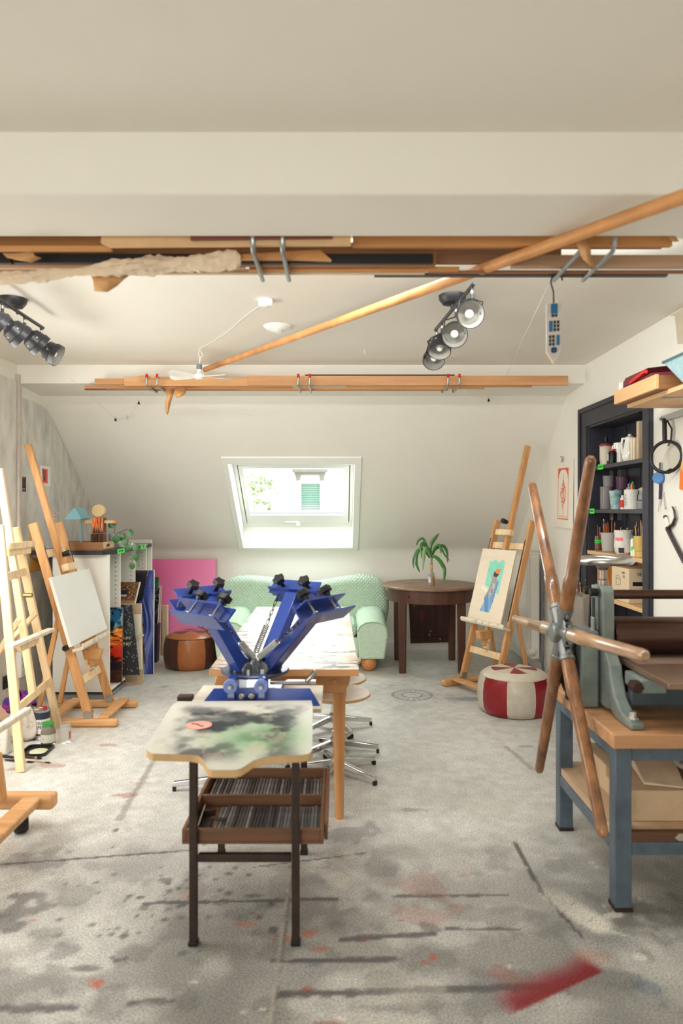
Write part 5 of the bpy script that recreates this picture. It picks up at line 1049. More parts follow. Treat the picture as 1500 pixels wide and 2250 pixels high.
# print hung from a clip
def rw(x, y, off=.0): d = F*(XR-off)/(x-CX); return W(x, y, d)
def wall_print():
    def fo(U, V):
        k = c3(238, 232, 220)*np.ones(U.shape+(1,)); o = (U > .24)*(U < .78)*(V > .13)*(V < .88)*1.; inn = (U > .275)*(U < .745)*(V > .155)*(V < .863)*1.
        ar = np.hypot((U-.51)/.235, (V-.30)/.155) < 1; arch = np.where(V < .30, ar, True)
        k = mix(k, c3(222, 104, 72), o); k = mix(k, c3(240, 232, 218), inn*arch)
        w = .02+.13*np.sin(np.clip((V-.30)/.42, 0, 1)*PI)**1.5; m = (np.abs(U-.52) < w)*(V > .27)*(V < .76)*(fbm(U*30, V*60, 4) > .46); k = mix(k, c3(226, 108, 76), m*.9); k = mix(k, c3(226, 108, 76), (np.abs(U-.52) < .008)*(V > .22)*(V < .8)*1.)
        return mix(k, c3(226, 120, 90), (np.abs(V-.825) < .008)*(np.abs(U-.52) < .2)*(vn(U*70, V*3, 5) > .4)*1.+(np.abs(V-.843) < .004)*(np.abs(U-.52) < .2)*.8)
    a, c_ = 5.72, 5.23
    n = 40
    o = panel('arch_print', [Vector((XR-.004, a, 1.86)), Vector((XR-.004, c_, 1.85)), Vector((XR-.012, c_, 1.30)), Vector((XR-.012, a, 1.31))], fo, 50, 120, .001, (.92, .9, .86))
    tag(o, 'orange arch print on white paper hanging from a clip on the wall', 'print')
    k = T('bulldog_clip', 'small steel clip holding the orange arch print', 'clip', (XR-.006, 5.48, 1.845))
    B().prism([(-.012, -.012), (.012, -.012), (.003, .02), (-.003, .02)], -.018, .018, 'xz').build('clip_body', STEEL, k); B().tube([(0, -.014, .016), (-.02, -.01, .034), (-.02, .01, .034), (0, .014, .016)], .0015, 6).build('clip_wire', STEEL, k)
    B().cyl((.006, 0, .03), (-.012, 0, .032), .002, 8).build('nail', STEEL, k)
wall_print()
# ---------------------------------------------------------------- shelf niche
NK = mat('charcoal_paint', (50, 50, 60), .5, var=.1, scale=12)
def niche():
    t = T('niche_shelf', 'charcoal painted built-in shelf with a moulded frame in the right wall', 'shelf', (1.9, 4.47, NZ0))
    # lining
    e = .006
    for nm, lo, hi in [('back_panel', (NX-.012, NY0, NZ0), (NX-.001, NY1, NZ1)), ('side_panel', (XR-.001, NY1-.012, NZ0), (NX-.012, NY1-.001, NZ1)), ('side_panel', (XR-.001, NY0+.001, NZ0), (NX-.012, NY0+.012, NZ1)), ('top_panel', (XR-.001, NY0+.012, NZ1-.012), (NX-.012, NY1-.012, NZ1-.001)), ('bottom_panel', (XR+.002, NY0+.012, NZ0+.001), (NX-.012, NY1-.012, NZ0+.012))]: B().box(lo, hi).build(nm, NK, t, w=True)
    fw_, ft_ = .115, .14
    for nm, lo, hi in [('frame_side', (XR-.022, NY1, .09), (XR, NY1+.135, NZ1+ft_)), ('frame_side', (XR-.022, NY0-.1, .09), (XR, NY0, NZ1+ft_)), ('frame_head', (XR-.022, NY0, NZ1), (XR, NY1, NZ1+ft_))]: B().box(lo, hi).build(nm, NK, t, w=True, bev=.004)
    for nm, lo, hi in [('moulding', (XR-.034, NY1+.095, .09), (XR-.022, NY1+.135, NZ1+ft_)), ('moulding', (XR-.034, NY0-.1, NZ1+ft_-.035), (XR-.022, NY1+.095, NZ1+ft_)), ('moulding', (XR-.034, NY0-.1, .09), (XR-.022, NY0-.085, NZ1+ft_-.035))]: B().box(lo, hi).build(nm, NK, t, w=True, bev=.005)
    sh = mat('shelf_black', (60, 60, 68), .4, var=.1, scale=12); sw = mat('shelf_beech', (222, 180, 132), .5, var=.08, axis='y')
    for z, m, x0 in ((1.757, sh, XR-.0), (1.452, sh, XR-.0), (1.16, sw, XR-.015), (.865, sw, XR-.012)):
        s = B().box((x0, NY0+.013, z-.026), (NX-.013, NY1-.013, z)).build('shelf_board', m, t, w=True, bev=.002)
        for y in (NY1-.06, NY1-.2): B().box((1.93, y, z-.075), (1.955, y+.012, z-.027)).build('bracket', STEEL, s, w=True)
    for y in (4.25, 4.5, 4.72): B().box((NX-.0145, y, NZ0+.02), (NX-.0115, y+.006, NZ1-.02)).build('plank_joint', INK, t, w=True)
    for (y, z), s in (((4.70, 1.757), 'POWDER'), ((4.86, 1.452), 'ACRYLIC')):
        q = B().box((XR-.0025, y-.045, z-.03), (XR-.0008, y+.045, z+.006)).build('tape_label', TAPEG, t, w=True)
        txt(s, .018, (XR-.003, y, z-.012), (0, -1, 0), (0, 0, 1), INK, q)
niche()
def shelf_items():
    def S_(px, X=1.885): d = F*X/(px-CX); return Vector((X, d, 0))
    def at(px, z, X=1.885): p = S_(px, X); p.z = z+.0008; return p
    Z1, Z2, Z3, Z4 = 1.757, 1.452, 1.16, .865
    def vessel(name, lab, cat, px, z, prof, m, X=1.885, part='body', grp=None, n=24):
        p = at(px, z, X); t = T(name, lab, cat, p, 0, grp); B().lathe(prof, n=n).build(part, m, t); return t
    def can(r, h, w_=.002): return [(0, 0), (r, 0), (r, h), (r-w_, h), (r-w_, .004), (0, .004)]
    black = BLACK; cream = mat('cream_enamel', (218, 208, 190), .4); redp = mat('bright_red', (208, 44, 40), .45)
    # shelf 1
    t = vessel('squeeze_bottle', 'cream bottle with a red ring and black nozzle on the top shelf', 'bottle', 1331, Z1, [(0, 0), (.042, 0), (.043, .004), (.043, .135), (.04, .142), (0, .142)], cream)
    B().lathe([(.043, .138), (.048, .139), (.048, .149), (.043, .15)]).build('ring', redp, t); B().lathe([(.042, .150), (.038, .162), (.02, .172), (0, .172)]).build('shoulder', mat('smoke_plastic', (70, 70, 74), .4), t); B().cyl((0, 0, .17), (0, 0, .205), .012, 14).build('nozzle', black, t)
    t = vessel('ink_bottle', 'small black bottle with a red capped neck beside the cream bottle', 'bottle', 1345, Z1, [(0, 0), (.026, 0), (.027, .004), (.027, .075), (.02, .088), (0, .088)], black, 1.845)
    B().lathe([(.02, .086), (.021, .1), (0, .1)]).build('cap', redp, t)
    p = at(1338, Z1, 1.828); t = T('stamp', 'small clear and black stamp in front of the cream bottle', 'stamp', p); B().box((-.012, -.014, 0), (.012, .014, .022)).build('base', black, t, bev=.002); B().box((-.012, -.014, .0225), (.012, .014, .07)).build('handle', mat('grey_pearl', (190, 190, 186), .3), t, bev=.004)
    wp = mat('white_porcelain', (236, 234, 226), .15, var=.005, coat=.4)
    def jug(px, lab, r, h, X, kind):
        t = T('coffee_pot' if kind else 'milk_jug', lab, 'jug', at(px, Z1, X)); 
        if kind: B().lathe([(0, 0), (r*.8, 0), (r*1.05, h*.12), (r*1.08, h*.3), (r*.75, h*.62), (r*.62, h*.86), (r*.7, h*.9), (r*.3, h*.97), (.008, h*.98), (.011, h*1.02), (0, h*1.04)]).build('body', wp, t)
        else: B().lathe([(0, 0), (r, 0), (r*1.02, h*.05), (r*.92, h*.95), (r*.96, h), (r*.9, h), (r*.86, h*.92), (r*.9, .01), (0, .01)]).build('body', wp, t)
        hx = -.01; B().tube([(hx, r*.85, h*.88), (hx-.01, r*1.35, h*.9), (hx-.014, r*1.55, h*.68), (hx-.012, r*1.35, h*.36), (hx, r*.95, h*.28)], .0085, 8).build('handle', wp, t)
    jug(1361, 'straight white porcelain jug with an angular handle on the top shelf', .043, .145, 1.9, 0); jug(1383, 'white porcelain coffee pot with a looped handle and lid', .045, .175, 1.872, 1)
    vessel('tumbler', 'clear tumbler between the coffee pot and the pale books', 'glass', 1392.5, Z1, can(.026, .115), glass_mat('tumbler_glass', (214, 212, 206), .6, .04), 1.835)
    bkc = [(222, 204, 172), (214, 196, 164), (226, 210, 182)]
    for k, (px, th, h) in enumerate([(1399, .026, .135), (1404.5, .026, .133)]):
        p = at(px, Z1, 1.84); o = T('book', ['pale book left of the two short books on the top shelf', 'pale book right of the two short books, beside the tall board'][k], 'book', p, 0, 'pale books on the top shelf')
        B().box((-.035, -th*.5, 0), (.05, th*.5, h)).build('page_block', mat('book_pages', (232, 222, 200), .8), o); B().box((-.037, -th*.5-.0015, 0), (.052, -th*.5, h+.002)).build('cover', mat('book_cover_%d' % k, bkc[k], .7), o); B().box((-.037, th*.5, 0), (.052, th*.5+.0015, h+.002)).build('cover', mat('book_cover_%d' % k, bkc[k]), o)
    p = at(1412, Z1, 1.845); o = B().box((p.x-.035, p.y-.016, p.z), (p.x+.07, p.y+.012, p.z+.23)).build('tall_board', mat('tall_board_wood', (206, 182, 150), .6, axis='z'), bev=.002); tag(o, 'tall pale wooden board at the right end of the top shelf', 'board')
    p = at(1308, Z1, 1.83); t = T('clamp_lamp', 'black clip with curled pale wires at the left end of the top shelf', 'clip', p); B().box((-.02, -.05, 0), (.03, .035, .035)).build('body', black, t, bev=.003); B().bar((0, -.05, .04), (0, .02, .055), .012, .006).build('lever', DARKSTEEL, t)
    wm = mat('pale_wire', (206, 206, 160), .5); B().tube([(-.02, .055, .03), (-.035, .085, .04), (-.045, .09, .0), (-.045, .075, -.05), (-.04, .05, -.085)], .0022, 6).build('wire', wm, t); B().tube([(-.02, .055, .01), (-.04, .10, .0), (-.05, .11, -.045), (-.045, .08, -.09)], .0022, 6).build('wire', wm, t)
    # shelf 2: stacked plastic cups, pens, jar
    cl = glass_mat('smeared_plastic', (226, 220, 222), .8, .1); cv_ = glass_mat('violet_plastic', (150, 110, 134), .66, .1); tl = mat('teal_cup', (176, 198, 194), .4, scale=14, dark=(96, 140, 152), thr=(.35, .55))
    def cup(px, z, r0, r1, h, m, lab, X, grp='plastic cups on the second shelf', rim=True):
        t = T('plastic_cup', lab, 'cup', at(px, z, X), 0, grp); B().lathe([(0, 0), (r0, 0), (r1, h), (r1-.0015, h), (r0-.0015, .003), (0, .003)], n=24).build('body', m, t)
        if rim: B().torus((0, 0, h), r1, .0022, n=24, m=6).build('rim', m, t)
    cup(1309, Z2, .040, .041, .155, cl, 'tall streaky clear cup nearest the handle, second shelf', 1.875); cup(1331, Z2, .040, .041, .157, cl, 'tall streaky clear cup right of its twin, second shelf', 1.875)
    cup(1336, Z2+.158, .034, .038, .075, cl, 'clear cup with green smears stacked on the tall cup', 1.885); cup(1367, Z2+.135, .036, .044, .085, cv_, 'dark violet stained cup on top of the rear cups', 1.915)
    cup(1362, Z2+.0, .038, .040, .134, cl, 'ribbed clear cup under the dark violet cup', 1.92); cup(1353, Z2, .033, .044, .122, tl, 'pale cup with teal paint smears on the second shelf', 1.848)
    t = vessel('glue_bottle', 'small white and red bottle beside the white pen can', 'bottle', 1367, Z2, [(0, 0), (.013, 0), (.013, .07), (.008, .078), (.008, .09), (0, .09)], mat('glue_white', (230, 226, 222), .4), 1.822); B().lathe([(.0134, .012), (.0134, .06)], cap=False).build('label', redp, t)
    t = vessel('pen_can', 'white can full of coloured pens on the second shelf', 'can', 1389, Z2, can(.05, .125), mat('can_white', (224, 222, 214), .35), 1.865)
    b = B()
    for k in range(9): b.box((-.0505, -.02, .02+k*.009), (-.0502, .012, .024+k*.009))
    rs = random.Random(5)
    for k in range(9): B().box((-.0512, -.012-.018*rs.random(), .022+k*.009), (-.0504, .012, .0245+k*.009)).build('print_line', mat('print_grey', (120, 118, 114), .6), t)
    pc = [(240, 140, 90), (40, 44, 44), (96, 156, 206), (244, 160, 60), (222, 50, 110), (72, 170, 74), (240, 150, 50), (60, 60, 60)]
    for k, c_ in enumerate(pc):
        a = (.032-.064*k/7); lab = ['salmon pen', 'black pen', 'light blue pen', 'tall yellow orange pen', 'magenta pen', 'green pen', 'bright orange pen', 'dark grey pen'][k]+' standing in the white can'
        q = at(1389, Z2, 1.865); o = T('pen', lab, 'pen', q+Vector((-.012+.012*(k % 2), a, .005)), 0, 'pens in the white can')
        B().tube([(0, 0, 0), (-.004, a*.18, .13+.012*((k*3) % 4)), ], .0058, 8).build('barrel', mat('pen_white', (226, 222, 216), .4), o); z_ = .13+.012*((k*3) % 4); B().tube([(-.004, a*.18, z_-.03), (-.0045, a*.2, z_+.004)], .0066, 8).build('cap', mat('pen_%d' % k, c_, .4), o)
    t = vessel('clip_jar', 'swing-top glass jar filled with clips at the right of shelf two', 'jar', 1413, Z2, [(0, 0), (.034, 0), (.037, .006), (.037, .085), (.026, .10), (.026, .112), (.024, .112), (.024, .1), (.034, .084), (.034, .008), (0, .004)], glass_mat('clip_jar_glass', (220, 222, 224), .7, .03), 1.85); B().lathe([(0, .113), (.028, .113), (.03, .12), (.018, .132), (0, .134)]).build('lid', mat('jar_cork', (206, 190, 160), .6), t); B().torus((0, 0, .055), .0375, .0022, n=24, m=6).build('wire_band', black, t); B().tube([(-.037, .0, .055), (-.04, -.012, .085), (-.028, -.006, .115)], .0022, 6).build('latch', black, t)
    # shelf 3: brush jars
    def brushes(base, n, r, h0, h1, cols, grp, labs, seed, lean=.3):
        rs = random.Random(seed)
        for k in range(n):
            a = 2*PI*k/n+rs.uniform(-.2, .2); q = Vector((r*.55*math.cos(a), r*.55*math.sin(a), 0)); h = rs.uniform(h0, h1); tip = Vector((q.x*(1+lean*2), q.y*(1+lean*2.6), h)); c_ = cols[k % len(cols)]
            o = T('paint_brush', labs[k], 'brush', base+q+Vector((0, 0, .006)), 0, grp); d = tip-q
            B().tube([(0, 0, 0), d*.5, d*.86], [.0022, .0032, .0038], 6).build('handle', mat('brush_handle_%d_%d_%d' % c_, c_, .45), o); B().tube([d*.86, d*.93], .0042, 6).build('ferrule', STEEL if k % 2 else mat('copper', (190, 130, 90), .3, 1), o); B().tube([d*.93, d*.97, d], [.0042, .0046, .0012], 6).build('bristles', mat('bristle_%d' % (k % 3), [(150, 90, 60), (210, 180, 140), (50, 36, 34)][k % 3], .8), o)
    def labs(base, n): w_ = ['short', 'tall', 'slim', 'leaning', 'worn', 'thick', 'copper', 'dark', 'upright', 'pale']; e_ = ['at the left', 'at the back', 'in front', 'at the right', 'in the middle', 'by the rim', 'behind the others', 'between two others', 'crossing another', 'close to the edge']; return ['%s brush %s of %s' % (w_[k], e_[k], base) for k in range(n)]
    t = vessel('brush_jar', 'brownish glass jar with green tape and copper coloured brushes', 'jar', 1313, Z3, can(.037, .10), glass_mat('rust_stained_glass', (150, 96, 84), .35, .1), 1.87)
    B().lathe([(0, .004), (.0345, .004), (.0345, .05), (0, .05)]).build('sediment', mat('rust_paint', (130, 70, 60), .7, var=.2, scale=60), t); B().lathe([(.0374, .05), (.0378, .051), (.0378, .072), (.0374, .073)], cap=False).build('tape_band', TAPEG, t)
    p = at(1313, Z3, 1.87); v = Vector((-p.x, -p.y, 0)).normalized(); txt("CAN'T STOP", .013, p+v*.039+Vector((0, 0, .0615)), (-v.y, v.x, 0), (0, 0, 1), INK, t)
    brushes(p, 9, .034, .15, .20, [(196, 92, 48), (206, 110, 60), (150, 50, 34)], 'copper brushes in the taped jar', labs('the green taped jar', 9), 3, .15)
    t = vessel('clear_tub', 'translucent plastic tub holding orange brushes and a white tube', 'tub', 1338, Z3, [(0, 0), (.044, 0), (.048, .01), (.058, .125), (.061, .125), (.061, .13), (.055, .13), (.045, .012), (0, .008)], glass_mat('frosted_tub', (222, 220, 216), .42, .25), 1.875); B().lathe([(0, .009), (.044, .009), (.045, .035), (0, .035)]).build('contents', mat('tub_contents', (222, 214, 200), .8), t)
    brushes(at(1338, Z3, 1.875), 8, .05, .18, .245, [(206, 96, 44), (214, 116, 62), (226, 130, 80)], 'orange brushes in the clear tub', labs('the clear tub', 8), 9, .2)
    q = at(1338, Z3, 1.875); o = T('paint_tube', 'white pointed paint tube standing inside the clear tub', 'tube', q+Vector((-.022, -.01, .036))); B().lathe([(0, 0), (.014, .002), (.015, .05), (.012, .065), (.004, .078), (0, .078)], n=14).build('body', WHITE, o)
    t = vessel('white_tub', 'round white plastic pot with pink tape and a printed label', 'tub', 1370, Z3, [(0, 0), (.045, 0), (.055, .012), (.062, .05), (.058, .1), (.056, .112), (.061, .15), (.062, .155), (.059, .155), (.054, .11), (.058, .05), (.044, .006), (0, .006)], mat('pot_white', (230, 226, 220), .35, trans=.0), 1.868)
    p = at(1370, Z3, 1.868); v = Vector((-p.x, -p.y, 0)).normalized(); s_ = Vector((-v.y, v.x, 0))
    def patch(par, c_, r, a0, a1, z0, z1, m, nm, n=8, r2=None):
        b = B(); r2 = r2 or r; base = math.atan2(v.y, v.x)
        for k in range(n):
            x, y = base+a0+(a1-a0)*k/n, base+a0+(a1-a0)*(k+1)/n; b.add([(rr*math.cos(a), rr*math.sin(a), z) for a, z, rr in ((x, z0, r), (y, z0, r), (y, z1, r2), (x, z1, r2))], [(0, 1, 2, 3)])
        return b.build(nm, m, par)
    patch(t, p, .0622, -1.0, -.1, .088, .108, mat('pink_tape', (248, 128, 140), .6), 'pink_tape', r2=.060); patch(t, p, .0632, .15, 1.2, .012, .1, mat('label_cream', (236, 232, 222), .6, scale=50, dark=(150, 146, 140), thr=(.28, .42)), 'label', r2=.061); patch(t, p, .058, -.55, .02, .008, .042, mat('label_dark', (48, 50, 60), .5), 'label', r2=.0635)
    brushes(p, 5, .052, .15, .178, [(60, 60, 64), (214, 210, 200), (150, 110, 80)], 'brush tips in the white pot', labs('the white pot', 5), 12, .0)
    for k, (px, X, r_, h_) in enumerate([(1389, 1.825, .012, .13), (1394, 1.82, .011, .06), (1397, 1.835, .010, .07)]):
        o = T('paint_tube', ['upright white paint tube with a green cap beside the yellow cup', 'short white paint tube lying against the yellow cup', 'small white paint tube close to the yellow cup'][k], 'tube', at(px, Z3, X), 0, 'paint tubes on the third shelf'); B().lathe([(0, 0), (r_, .002), (r_, h_*.75), (r_*.5, h_*.85), (0, h_*.85)], n=14).build('body', WHITE, o); B().cyl((0, 0, h_*.85), (0, 0, h_), r_*.5, 10).build('cap', mat('cap_green', (64, 140, 92), .5) if k == 0 else WHITE, o)
        if k == 0: patch(o, None, r_+.0006, -.8, .9, .035, .06, TAPEG, 'tape_label')
    t = vessel('yellow_cup', 'mustard yellow ceramic cup full of brushes and pencils', 'cup', 1408, Z3, [(0, 0), (.038, 0), (.038, .035), (.04, .037), (.044, .128), (.041, .128), (.037, .04), (.036, .006), (0, .006)], mat('mustard_glaze', (214, 178, 96), .3, coat=.3), 1.848)
    brushes(at(1408, Z3, 1.848), 10, .04, .17, .25, [(206, 160, 104), (60, 96, 150), (226, 196, 146), (50, 44, 44), (190, 70, 50)], 'brushes in the yellow cup', labs('the yellow cup', 10), 21, .25)
    # shelf 4: boxes
    p = at(1334, Z4, 1.9); t = T('orange_folder', 'orange cardboard magazine box on the fourth shelf', 'box', (p.x, p.y, p.z)); B().prism([(-.05, 0), (.07, 0), (.07, .22), (.02, .22), (-.05, .18)], -.09, .06, 'xz').build('box_body', mat('orange_card', (222, 140, 60), .6), t, bev=.002)
    B().box((-.055, -.06, .14), (-.051, .02, .175)).build('tag', PAPER, t)
    p = at(1388, Z4, 1.882); t = T('carton', 'printed cardboard carton with a drawing of a basket on the fourth shelf', 'box', (p.x, p.y-.02, p.z)); cc = mat('carton_card', (222, 200, 168), .8, var=.03)
    B().box((-.085, -.13, 0), (.095, .135, .215)).build('box_body', cc, t, bev=.003); B().hexa([Vector(v) for v in ((.095, -.13, .215), (.095, .135, .215), (.09, .135, .215), (.09, -.13, .215))], [Vector(v) for v in ((.1, -.13, .255), (.1, .135, .255), (.095, .135, .255), (.095, -.13, .255))]).build('flap', mat('carton_inside', (150, 110, 80), .8), t)
    gk = mat('print_grey', (120, 118, 114))
    for y, z, w_, h_ in [(.02, .178, .04, .014), (.028, .162, .03, .005), (.028, .152, .03, .005)]: B().box((-.0862, -y-w_/2-.03, z), (-.0853, -y+w_/2-.03, z+h_)).build('print_block', gk, t)
    B().tube([(-.086, y, z) for y, z in ((.06, .10), (.06, .152), (.04, .164), (.01, .16), (-.005, .148), (-.005, .105))], .0014, 5, True).build('basket_drawing', gk, t); B().tube([(-.086, y, z) for y, z in ((.06, .136), (.03, .146), (-.005, .132))], .0012, 5).build('basket_rim', gk, t)
    txt('16', .03, (-.02+p.x, p.y-.02-.1305, p.z+.182), (1, 0, 0), (0, 0, 1), INK, t); B().box((-.06, -.1308, .11), (.0, -.1302, .135)).build('print_block', INK, t)
    # low shelf hints: tote and brushes behind the press
    p = at(1286, .56, 1.80); t = T('canvas_tote', 'grey canvas bag hanging at the left edge of the niche behind the wheel', 'bag', (1.765, 4.93, .56)); B().hexa([Vector(v) for v in ((-.05, -.10, 0), (.01, -.10, 0), (.01, .10, 0), (-.05, .10, 0))], [Vector(v) for v in ((-.07, -.13, .28), (.01, -.13, .30), (.01, .13, .30), (-.07, .13, .26))]).build('bag_body', mat('grey_canvas', (150, 140, 130), .9, bump=.1), t, bev=.02); B().tube([(-.06, -.12, .28), (-.075, 0, .30), (-.06, .12, .27)], .006, 6).build('hem', mat('hem_grey', (120, 112, 106), .9), t)
    q = Vector((1.77, 4.95, .70))
    brushes(q, 7, .05, .18, .27, [(150, 70, 50), (206, 160, 104), (90, 60, 50)], 'brushes in the canvas bag', labs('the canvas bag', 7), 30, .3)
shelf_items()
# ---------------------------------------------------------------- wooden wall shelf with boxes, upper right
def upper_shelf():
    pl = T('plank_shelf', 'pale beech plank shelf high on the right wall', 'shelf', (1.65, 2.8, 1.979)); m = mat('plank_beech', (226, 184, 138), .5, var=.07, scale=5, axis='y')
    B().box((1.5, 1.9, 1.979), (1.799, 3.56, 2.0)).build('board', m, pl, w=True, bev=.002)
    for y in (3.2, 2.2): k = B().box((1.52, y, 1.974), (1.795, y+.02, 1.979)).build('bracket', STEEL, pl, w=True); B().box((1.785, y, 1.80), (1.798, y+.02, 1.974)).build('bracket_leg', STEEL, k, w=True)
    t = T('drawer_box', 'open beech drawer box overhanging the plank shelf', 'box', (1.6, 3.3, 2.001)); m2 = mat('drawer_beech', (226, 180, 130), .5, var=.08, scale=5, axis='y'); dk = mat('drawer_end', (150, 104, 66), .6, var=.1, axis='x')
    y0, y1, x0, x1 = 3.11, 3.58, 1.44, 1.74
    B().box((x0+.016, y0, 2.001), (x1, y1, 2.008)).build('base', dk, t, w=True); B().box((x0, y0, 1.985+.016), (x0+.016, y1, 2.068)).build('front', m2, t, w=True, bev=.002); B().box((x1-.014, y0, 2.008), (x1, y1, 2.068)).build('back', m2, t, w=True)
    for y in (y0, y1-.012): B().box((x0+.016, y, 2.008), (x1-.014, y+.012, 2.064)).build('side', dk, t, w=True)
    mr = mat('maroon_card', (112, 44, 52), .5)
    o = T('card_box', 'maroon card box with red papers standing in the beech drawer box', 'box', (1.56, 3.38, 2.009)); B().hexa([Vector((1.47, 3.22, 2.009)), Vector((1.66, 3.22, 2.009)), Vector((1.66, 3.56, 2.009)), Vector((1.47, 3.56, 2.009))], [Vector((1.47, 3.22, 2.095)), Vector((1.66, 3.22, 2.11)), Vector((1.66, 3.56, 2.10)), Vector((1.47, 3.56, 2.085))]).build('box_body', mr, o, w=True, bev=.002)
    B().hexa([Vector((1.468, 3.30, 2.087)), Vector((1.60, 3.30, 2.10)), Vector((1.60, 3.565, 2.095)), Vector((1.468, 3.565, 2.087))], [Vector((1.468, 3.25, 2.125)), Vector((1.60, 3.25, 2.14)), Vector((1.60, 3.50, 2.13)), Vector((1.468, 3.50, 2.125))]).build('lid', mr, o, w=True)
    B().box((1.458, 3.53, 2.06), (1.4675, 3.564, 2.11)).build('paper_slip', PAPER, o, w=True); B().bar((1.462, 3.42, 2.085), (1.462, 3.26, 2.11), .02, .016).build('red_papers', mat('bright_red', (208, 44, 40)), o, w=True)
    t = T('blue_tray', 'pale blue enamel tray with a dark rim on the plank shelf', 'tray', (1.6, 2.8, 2.001)); z0, z1 = 2.0015, 2.11
    bt, tp = [(1.50, 2.66), (1.72, 2.66), (1.72, 2.98), (1.50, 2.98)], [(1.45, 2.58), (1.77, 2.58), (1.77, 3.06), (1.45, 3.06)]
    em = mat('pale_blue_enamel', (178, 208, 214), .4, scale=20, axis='z', dark=(150, 186, 196)); B().add([(x, y, z0) for x, y in bt]+[(x, y, z1) for x, y in tp], [(0, 1, 2, 3)]+[(i, (i+1) % 4, 4+(i+1) % 4, 4+i) for i in range(4)]).build('tray_body', em, t, w=True, bev=.004)
    B().tube([(x, y, z1) for x, y in tp], .006, 6, True).build('rim', mat('teal_rim', (66, 104, 112), .4), t, w=True)
upper_shelf()
# magnifier on its arm, tape, scissors, callipers, orange paper on the right wall
def wall_tools():
    t = T('magnifier', 'black framed round magnifier hanging from a steel bracket', 'magnifier', (1.76, 3.68, 1.6)); c_ = rw(1463, 1004, .05); ax = Vector((-.75, -.6, .05)).normalized()
    B().torus(c_, .083, .009, ax, 40, 10).build('ring', BLACK, t, w=True)
    B().lathe([(0, -.002), (.05, -.004), (.082, 0), (.05, .004), (0, .006)], c_, ax, 32).build('lens', glass_mat('lens_glass', (246, 245, 242), .95, .02), t, w=True)
    h0, h1 = c_+Vector((.0, .015, .085)), c_+Vector((.0, .02, .21)); B().bar(h0, h1, .02, .024).build('handle', BLACK, t, w=True, bev=.006)
    B().cyl(c_+Vector((.0, -.055, -.075)), c_+Vector((-.02, -.06, -.085)), .012, 12).build('thumb_screw', BLACK, t, w=True)
    b = T('steel_bracket', 'flat steel bracket arm above the magnifier', 'bracket', (1.77, 3.5, 1.8)); B().bar(h1+Vector((.0, .04, 0)), h1+Vector((.01, -.35, .012)), .004, .03).build('arm', STEEL, b, w=True); q = h1+Vector((.0, .03, 0)); B().cyl(q, q+Vector((.05, 0, 0)), .008, 10).build('screw', STEEL, b, w=True); B().cyl(q, q+Vector((-.012, 0, 0)), .008, 10).build('bolt', STEEL, b, w=True)
    B().tube([q+Vector((.012, -.03, -.005)), q+Vector((.03, -.05, -.06)), q+Vector((.028, -.045, -.12)), q+Vector((.02, -.03, -.15))], .005, 8).build('hook', DARKSTEEL, b, w=True)
    p = rw(1447, 1050, .02); t = T('tape_roll', 'blue round tape measure hanging on a dark strap', 'tape measure', p); B().lathe([(0, -.012), (.03, -.012), (.033, -.008), (.033, .008), (.03, .012), (0, .012)], axis=(-.8, -.6, 0), n=28).build('case', mat('tape_blue', (64, 124, 190), .4), t); B().bar((.005, 0, .03), (.008, .005, .085), .016, .004, (1, 0, 0)).build('strap', mat('navy_strap', (30, 40, 70), .7), t)
    p = rw(1449, 1085, .012); t = T('letter_knife', 'slim knife with a violet handle hanging under the blue tape', 'knife', p); B().bar((0, -.006, .055), (0, .0, -.03), .02, .008, (1, 0, 0)).build('handle', mat('violet_handle', (64, 50, 90), .5), t, bev=.002); B().bar((0, .0, -.03), (0, .02, -.10), .012, .002, (1, 0, 0), w2=.002).build('blade', STEEL, t); B().bar((0, .012, .055), (0, .014, -.02), .012, .006, (1, 0, 0)).build('label', PAPER, t)
    p = rw(1457, 1103, .006); t = T('wire_hook', 'thin pale wire hook beside the knife on the wall', 'hook', p); B().tube([(-.001, .0, .05), (-.001, -.01, 0), (-.001, -.02, -.03), (-.004, -.03, -.04), (-.006, -.035, -.03)], .003, 6).build('wire', mat('pale_metal', (196, 194, 190), .4, .6), t); B().cyl((.005, 0, .05), (-.006, 0, .05), .003, 8).build('nail', STEEL, t)
    t = T('callipers', 'large steel callipers with a curved jaw hanging on the right wall', 'tool', rw(1480, 1170, .02)); X_ = 1.785
    def wp_(x, y): q = rw(x, y, .015); return q
    B().tube([wp_(1466, 1162), wp_(1480, 1190), wp_(1503, 1235)], .012, 10).build('shaft', mat('tool_steel', (96, 92, 94), .35, .9), t, w=True); B().bar(wp_(1461, 1136), wp_(1468, 1160), .018, .014, (1, 0, 0)).build('grip', PAPER, t, w=True, bev=.003); B().ball(wp_(1461, 1136), .011, 12).build('cap', DARKSTEEL, t, w=True); B().ball(wp_(1467, 1161), .013, 12).build('joint', DARKSTEEL, t, w=True)
    B().tube([wp_(1467, 1160), wp_(1478, 1152), wp_(1483, 1138), wp_(1481, 1122), wp_(1476, 1113)], [.009, .009, .008, .006, .003], 8).build('jaw', mat('tool_steel', (96, 92, 94)), t, w=True); B().cyl(wp_(1478, 1114), wp_(1478, 1114)+Vector((.016, 0, 0)), .003, 8).build('nail', STEEL, t, w=True)
    o = panel('orange_paper', [Vector((1.797, 3.60, 1.70)), Vector((1.797, 3.36, 1.76)), Vector((1.797, 3.36, 1.50)), Vector((1.797, 3.61, 1.56))], lambda U, V: mix(c3(246, 200, 130)*np.ones(U.shape+(1,)), c3(250, 128, 40), sst(.2, .45, V)), 4, 12, .001, (.95, .6, .3)); tag(o, 'orange paper sheet on the wall at the right edge', 'paper')
wall_tools()
